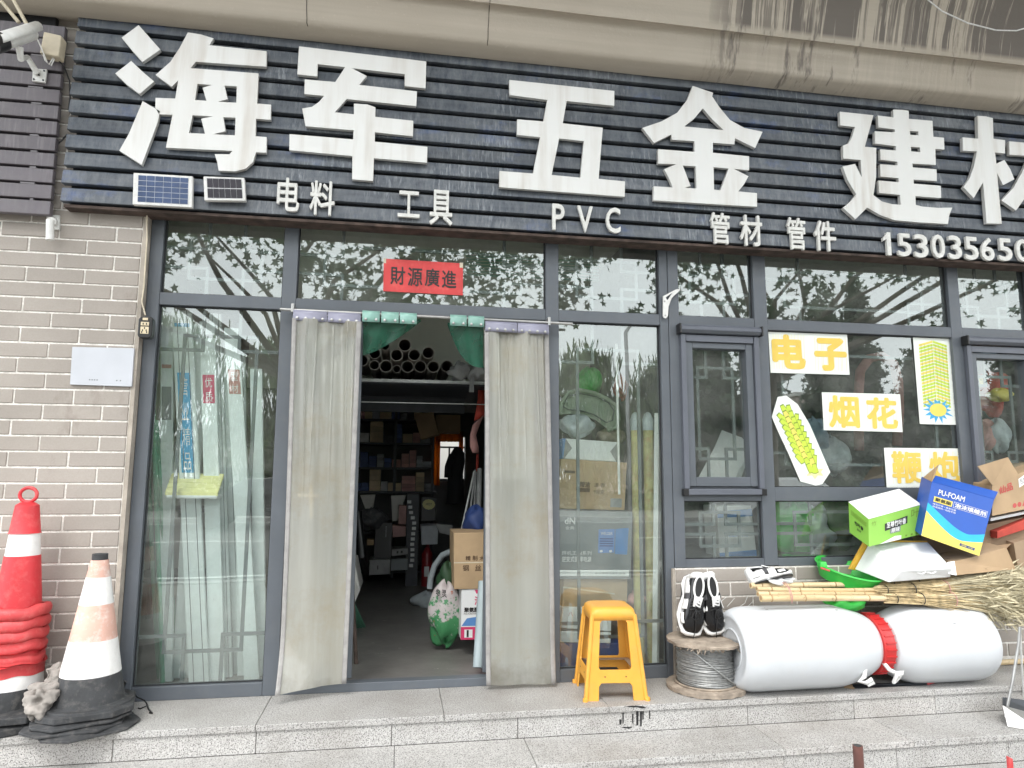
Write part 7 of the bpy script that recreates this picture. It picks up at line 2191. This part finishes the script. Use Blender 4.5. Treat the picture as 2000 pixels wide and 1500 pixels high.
def street_tree(label, x, y, h_, seed, fork, clumps, per, sig=(.38, .38, .26), size=.095):
    rr = random.Random(seed)
    t = thing('plane_tree', label, 'tree', (x, y, GZ), group='plane trees along the kerb')
    tr = B()
    tr.tube([(x, y, GZ), (x + .05, y, GZ + fork * .5), (x + .1, y + .05, GZ + fork)], [.17, .14, .12], 12)
    f0 = Vector((x + .1, y + .05, GZ + fork))
    for c_ in clumps[::max(1, len(clumps) // 11)]:
        c_ = Vector(c_); mid = f0.lerp(c_, .5) + Vector((rr.uniform(-.3, .3), rr.uniform(-.3, .3), rr.uniform(.0, .5)))
        tr.tube([f0 - Vector((0, 0, .05)), mid, c_], [.06, .035, .012], 6)
    tr.build('trunk', M['bark'], t, smooth=True)
    leaf_obj('crown', leaves(clumps, per, sig, size, seed=seed), M['leaf'], t)
# leafy sprays placed so that gaps of sky stay open
gaps = [(450, 520, 75, 40), (1215, 545, 75, 60), (1700, 590, 90, 45), (390, 640, 40, 60), (515, 680, 60, 90), (1190, 660, 70, 30), (1880, 560, 20, 20)]
rr = random.Random(21)
cl1, cl2, cl3 = [], [], []
for i in range(2400):
    px, py = rr.uniform(150, 2350), rr.uniform(330, 640)
    if any(((px - g[0]) / g[2]) ** 2 + ((py - g[1]) / g[3]) ** 2 < 1.25 for g in gaps): continue
    dens = 0.36 if py < 540 else 0.18
    if rr.random() > dens: continue
    Lr = rr.uniform(4.2, 7.6)
    p = RP(px, py, Lr)
    if p.z < 2.6: continue
    (cl1 if p.x < 2.5 else cl2).append(tuple(p))
street_tree('broad leaved plane tree shading the pavement opposite the doorway', -1.6, -6.2, 7, 1, 2.9, cl1, 17, (.15, .15, .10), .072)
street_tree('broad leaved plane tree opposite the poster window', 5.8, -6.3, 7, 2, 3.1, cl2, 17, (.15, .15, .10), .072)
WIL = np.array([(0, 1.0), (.10, .3), (.08, -.6), (0, -1.0), (-.08, -.6), (-.10, .3)])
def back_tree(nm, label, x, y, h_, r_, m_, seed, n=60, per=60, cone=False, droop=.0, size=.28, shape=MAP, grp='trees across the road'):
    rr = random.Random(seed)
    t = thing(nm, label, 'tree', (x, y, GZ), group=grp)
    B().tube([(x, y, GZ), (x, y, GZ + h_ * .5), (x, y, GZ + h_ * .9)], [.22, .14, .04], 8).build('trunk', M['bark'], t, smooth=True)
    cs = []
    for i in range(n):
        f = rr.random()
        if cone: rad = r_ * (1 - f) ** .8 + .15; z = .6 + f * (h_ - .6)
        else: rad = r_ * math.sin(math.pi * (.12 + .82 * f)); z = h_ * .22 + f * h_ * .74
        a_ = rr.uniform(0, 6.283); q_ = math.sqrt(rr.random()) * rad
        cs.append((x + q_ * math.cos(a_), y + q_ * math.sin(a_), GZ + z))
    leaf_obj('crown', leaves(cs, per, (r_ * .16, r_ * .16, h_ * .05), size, shape, droop, seed), m_, t)
lbls = 'willow with drooping yellow green sprays across the road'
for i, (px, L, h_, r_) in enumerate(((330, 26, 7.6, 3.0), (545, 24, 6.6, 2.2), (860, 26, 6.4, 2.6), (1150, 24, 6.6, 2.2), (1290, 27, 6.8, 2.0))):
    p = RP(px, 900, L)
    back_tree('willow_tree', 'willow with drooping yellow green sprays, %s counted from the brick wall end' % ('first', 'second', 'third', 'fourth', 'fifth')[i], p.x, -L, h_, r_, M['leaf_willow'], 100 + i, 80, 60, droop=.75, size=.32, shape=WIL)
for i, (px, L, h_, r_) in enumerate(((1620, 30, 10.5, 1.8), (1690, 31, 12.0, 1.5), (1400, 26, 7.5, 2.2), (1500, 27, 7.5, 1.8), (1810, 30, 8.0, 2.2), (2000, 28, 8, 2.2), (180, 25, 8, 2.4))):
    p = RP(px, 900, L)
    back_tree('cypress_tree', ('slim dark evergreen facing the left part of the poster window', 'tallest slim evergreen facing the poster window', 'broad dark evergreen facing the small casement', 'slim low evergreen facing the window mullion', 'broad evergreen beyond the pale car', 'broad evergreen facing the far casement', 'broad evergreen facing the brick wall')[i], p.x, -L, h_, r_, M['leaf_dark'], 200 + i, 100, 60, cone=True, size=.20)
hg = B(); 
hd = thing('roadside_shrubs', 'low clipped shrubs along the far pavement', 'shrubs', (0, -24, GZ))
cs = [(rr.uniform(-45, 70), -24.5 + rr.uniform(-.7, .7), GZ + rr.uniform(.1, 1.0)) for _ in range(900)]
tag(leaf_obj('foliage', leaves(cs, 30, (.5, .5, .25), .12, seed=77), M['leaf_dark'], hd), kind='stuff')
# apartment houses
def house(label, x0, x1, y, h_, nf, nw, m_):
    t = thing('apartment_house', label, 'building', ((x0 + x1) / 2, y, GZ), group=None)
    box('wall', x0, x1, y - 10, y, GZ, GZ + h_, m_, t)
    box('roof', x0 - .3, x1 + .3, y - 10.2, y + .3, GZ + h_, GZ + h_ + .3, M['house_w'], t)
    proto = None
    fh = h_ / nf; ww_ = (x1 - x0) / nw
    for i in range(nf):
        for j in range(nw):
            cx, cz = x0 + ww_ * (j + .5), GZ + fh * (i + .55)
            if proto is None:
                proto = B().box(-ww_ * .3, ww_ * .3, 0, .06, -fh * .25, fh * .25).build('window', M['house_glass'], t, center=(0, 0, 0))
                proto.location = (cx, y, cz); o = proto
            else: o = link_copy(proto, t, (cx, y, cz))
            if i and j % 3 == 1: box('balcony', cx - ww_ * .38, cx + ww_ * .38, y, y + .9, cz - fh * .42, cz - fh * .12, M['house_w'], t)
a_ = RP(1200, 900, 52).x; b2 = RP(1500, 900, 52).x
house('pinkish apartment house seen between the trees', a_, b2, -52, 7.6, 3, 9, M['house'])
a_ = RP(1560, 900, 50).x; b2 = RP(1990, 900, 50).x
house('longer apartment house with white balconies beyond the trees', a_, b2, -50, 8.4, 3, 12, M['house'])
a_ = RP(380, 900, 58).x; b2 = RP(700, 900, 58).x
house('low pale house beyond the willows', a_, b2, -58, 5.2, 2, 8, M['house_w'])
# parked cars across the road
def car(label, x, y, paint):
    t = thing('parked_car', label, 'car', (x, y, GZ))
    L = 4.4; prof_ = [(-2.2, .35), (-2.2, .75), (-2.05, .88), (-1.15, .98), (-.55, 1.42), (.75, 1.46), (1.45, 1.02), (2.1, .95), (2.2, .75), (2.2, .35)]
    b = B(); n = len(prof_)
    vs = []
    for yy, s_ in ((-.85, .0), (-.80, .0), (.80, 0), (.85, 0)):
        for (px_, z) in prof_:
            inset = .16 if z > 1.1 else 0
            vs.append((x + px_, y + yy * (1 - inset), GZ + (z if abs(yy) < .82 or z < 1.1 else z - .03)))
    fs = [(i * n + j, i * n + (j + 1) % n, (i + 1) * n + (j + 1) % n, (i + 1) * n + j) for i in range(3) for j in range(n)] + [tuple(range(n)), tuple(3 * n + j for j in range(n))]
    b.add(vs, fs).build('body', paint, t, bevel=.05)
    for sy in (-1, 1):
        yy = y + sy * .735
        B().add([(x - .95, yy, GZ + 1.02), (x + 1.25, yy, GZ + 1.02), (x + .72, yy - sy * .03, GZ + 1.38), (x - .5, yy - sy * .03, GZ + 1.36)], [(0, 1, 2, 3)]).build('window', M['carglass'], t, solid=.02)
        for wx in (-1.35, 1.35):
            B().lathe([(.0, -.1), (.30, -.1), (.33, -.07), (.33, .07), (.30, .1), (0, .1)], 24, Matrix.Translation((x + wx, y + sy * .78, GZ + .33)) @ Matrix.Rotation(math.pi / 2, 4, 'X')).build('wheel', M['rubber'], t, smooth=True)
    for sx in (-1, 1):
        for sy in (-1, 1): box('headlight' if sx < 0 else 'tail_light', x + sx * 2.17 - .04, x + sx * 2.17 + .04, y + sy * .6 - .15, y + sy * .6 + .15, GZ + .68, GZ + .80, M['white'] if sx < 0 else M['redcloth'], t, bevel=.02)
p = RP(520, 960, 16.5); car('dark car parked across the road near the willows', p.x, -16.9, M['carpaint'])
p = RP(1545, 945, 16.5); car('pale car parked across the road below the apartments', p.x, -16.9, M['carwhite'])
# lamp standard
p = RP(1222, 600, 20)
lp = thing('street_lamp', 'tall grey street lamp across the road', 'street lamp', (p.x, -20, GZ))
tube('column', [(p.x, -20, GZ), (p.x, -20, GZ + 6.8), (p.x + .3, -20, GZ + 7.3), (p.x + 1.2, -20, GZ + 7.6)], .07, M['galv'], lp, 8)
box('lamp_head', p.x + 1.1, p.x + 1.8, -20.12, -19.88, GZ + 7.55, GZ + 7.68, M['galv'], lp, bevel=.03)
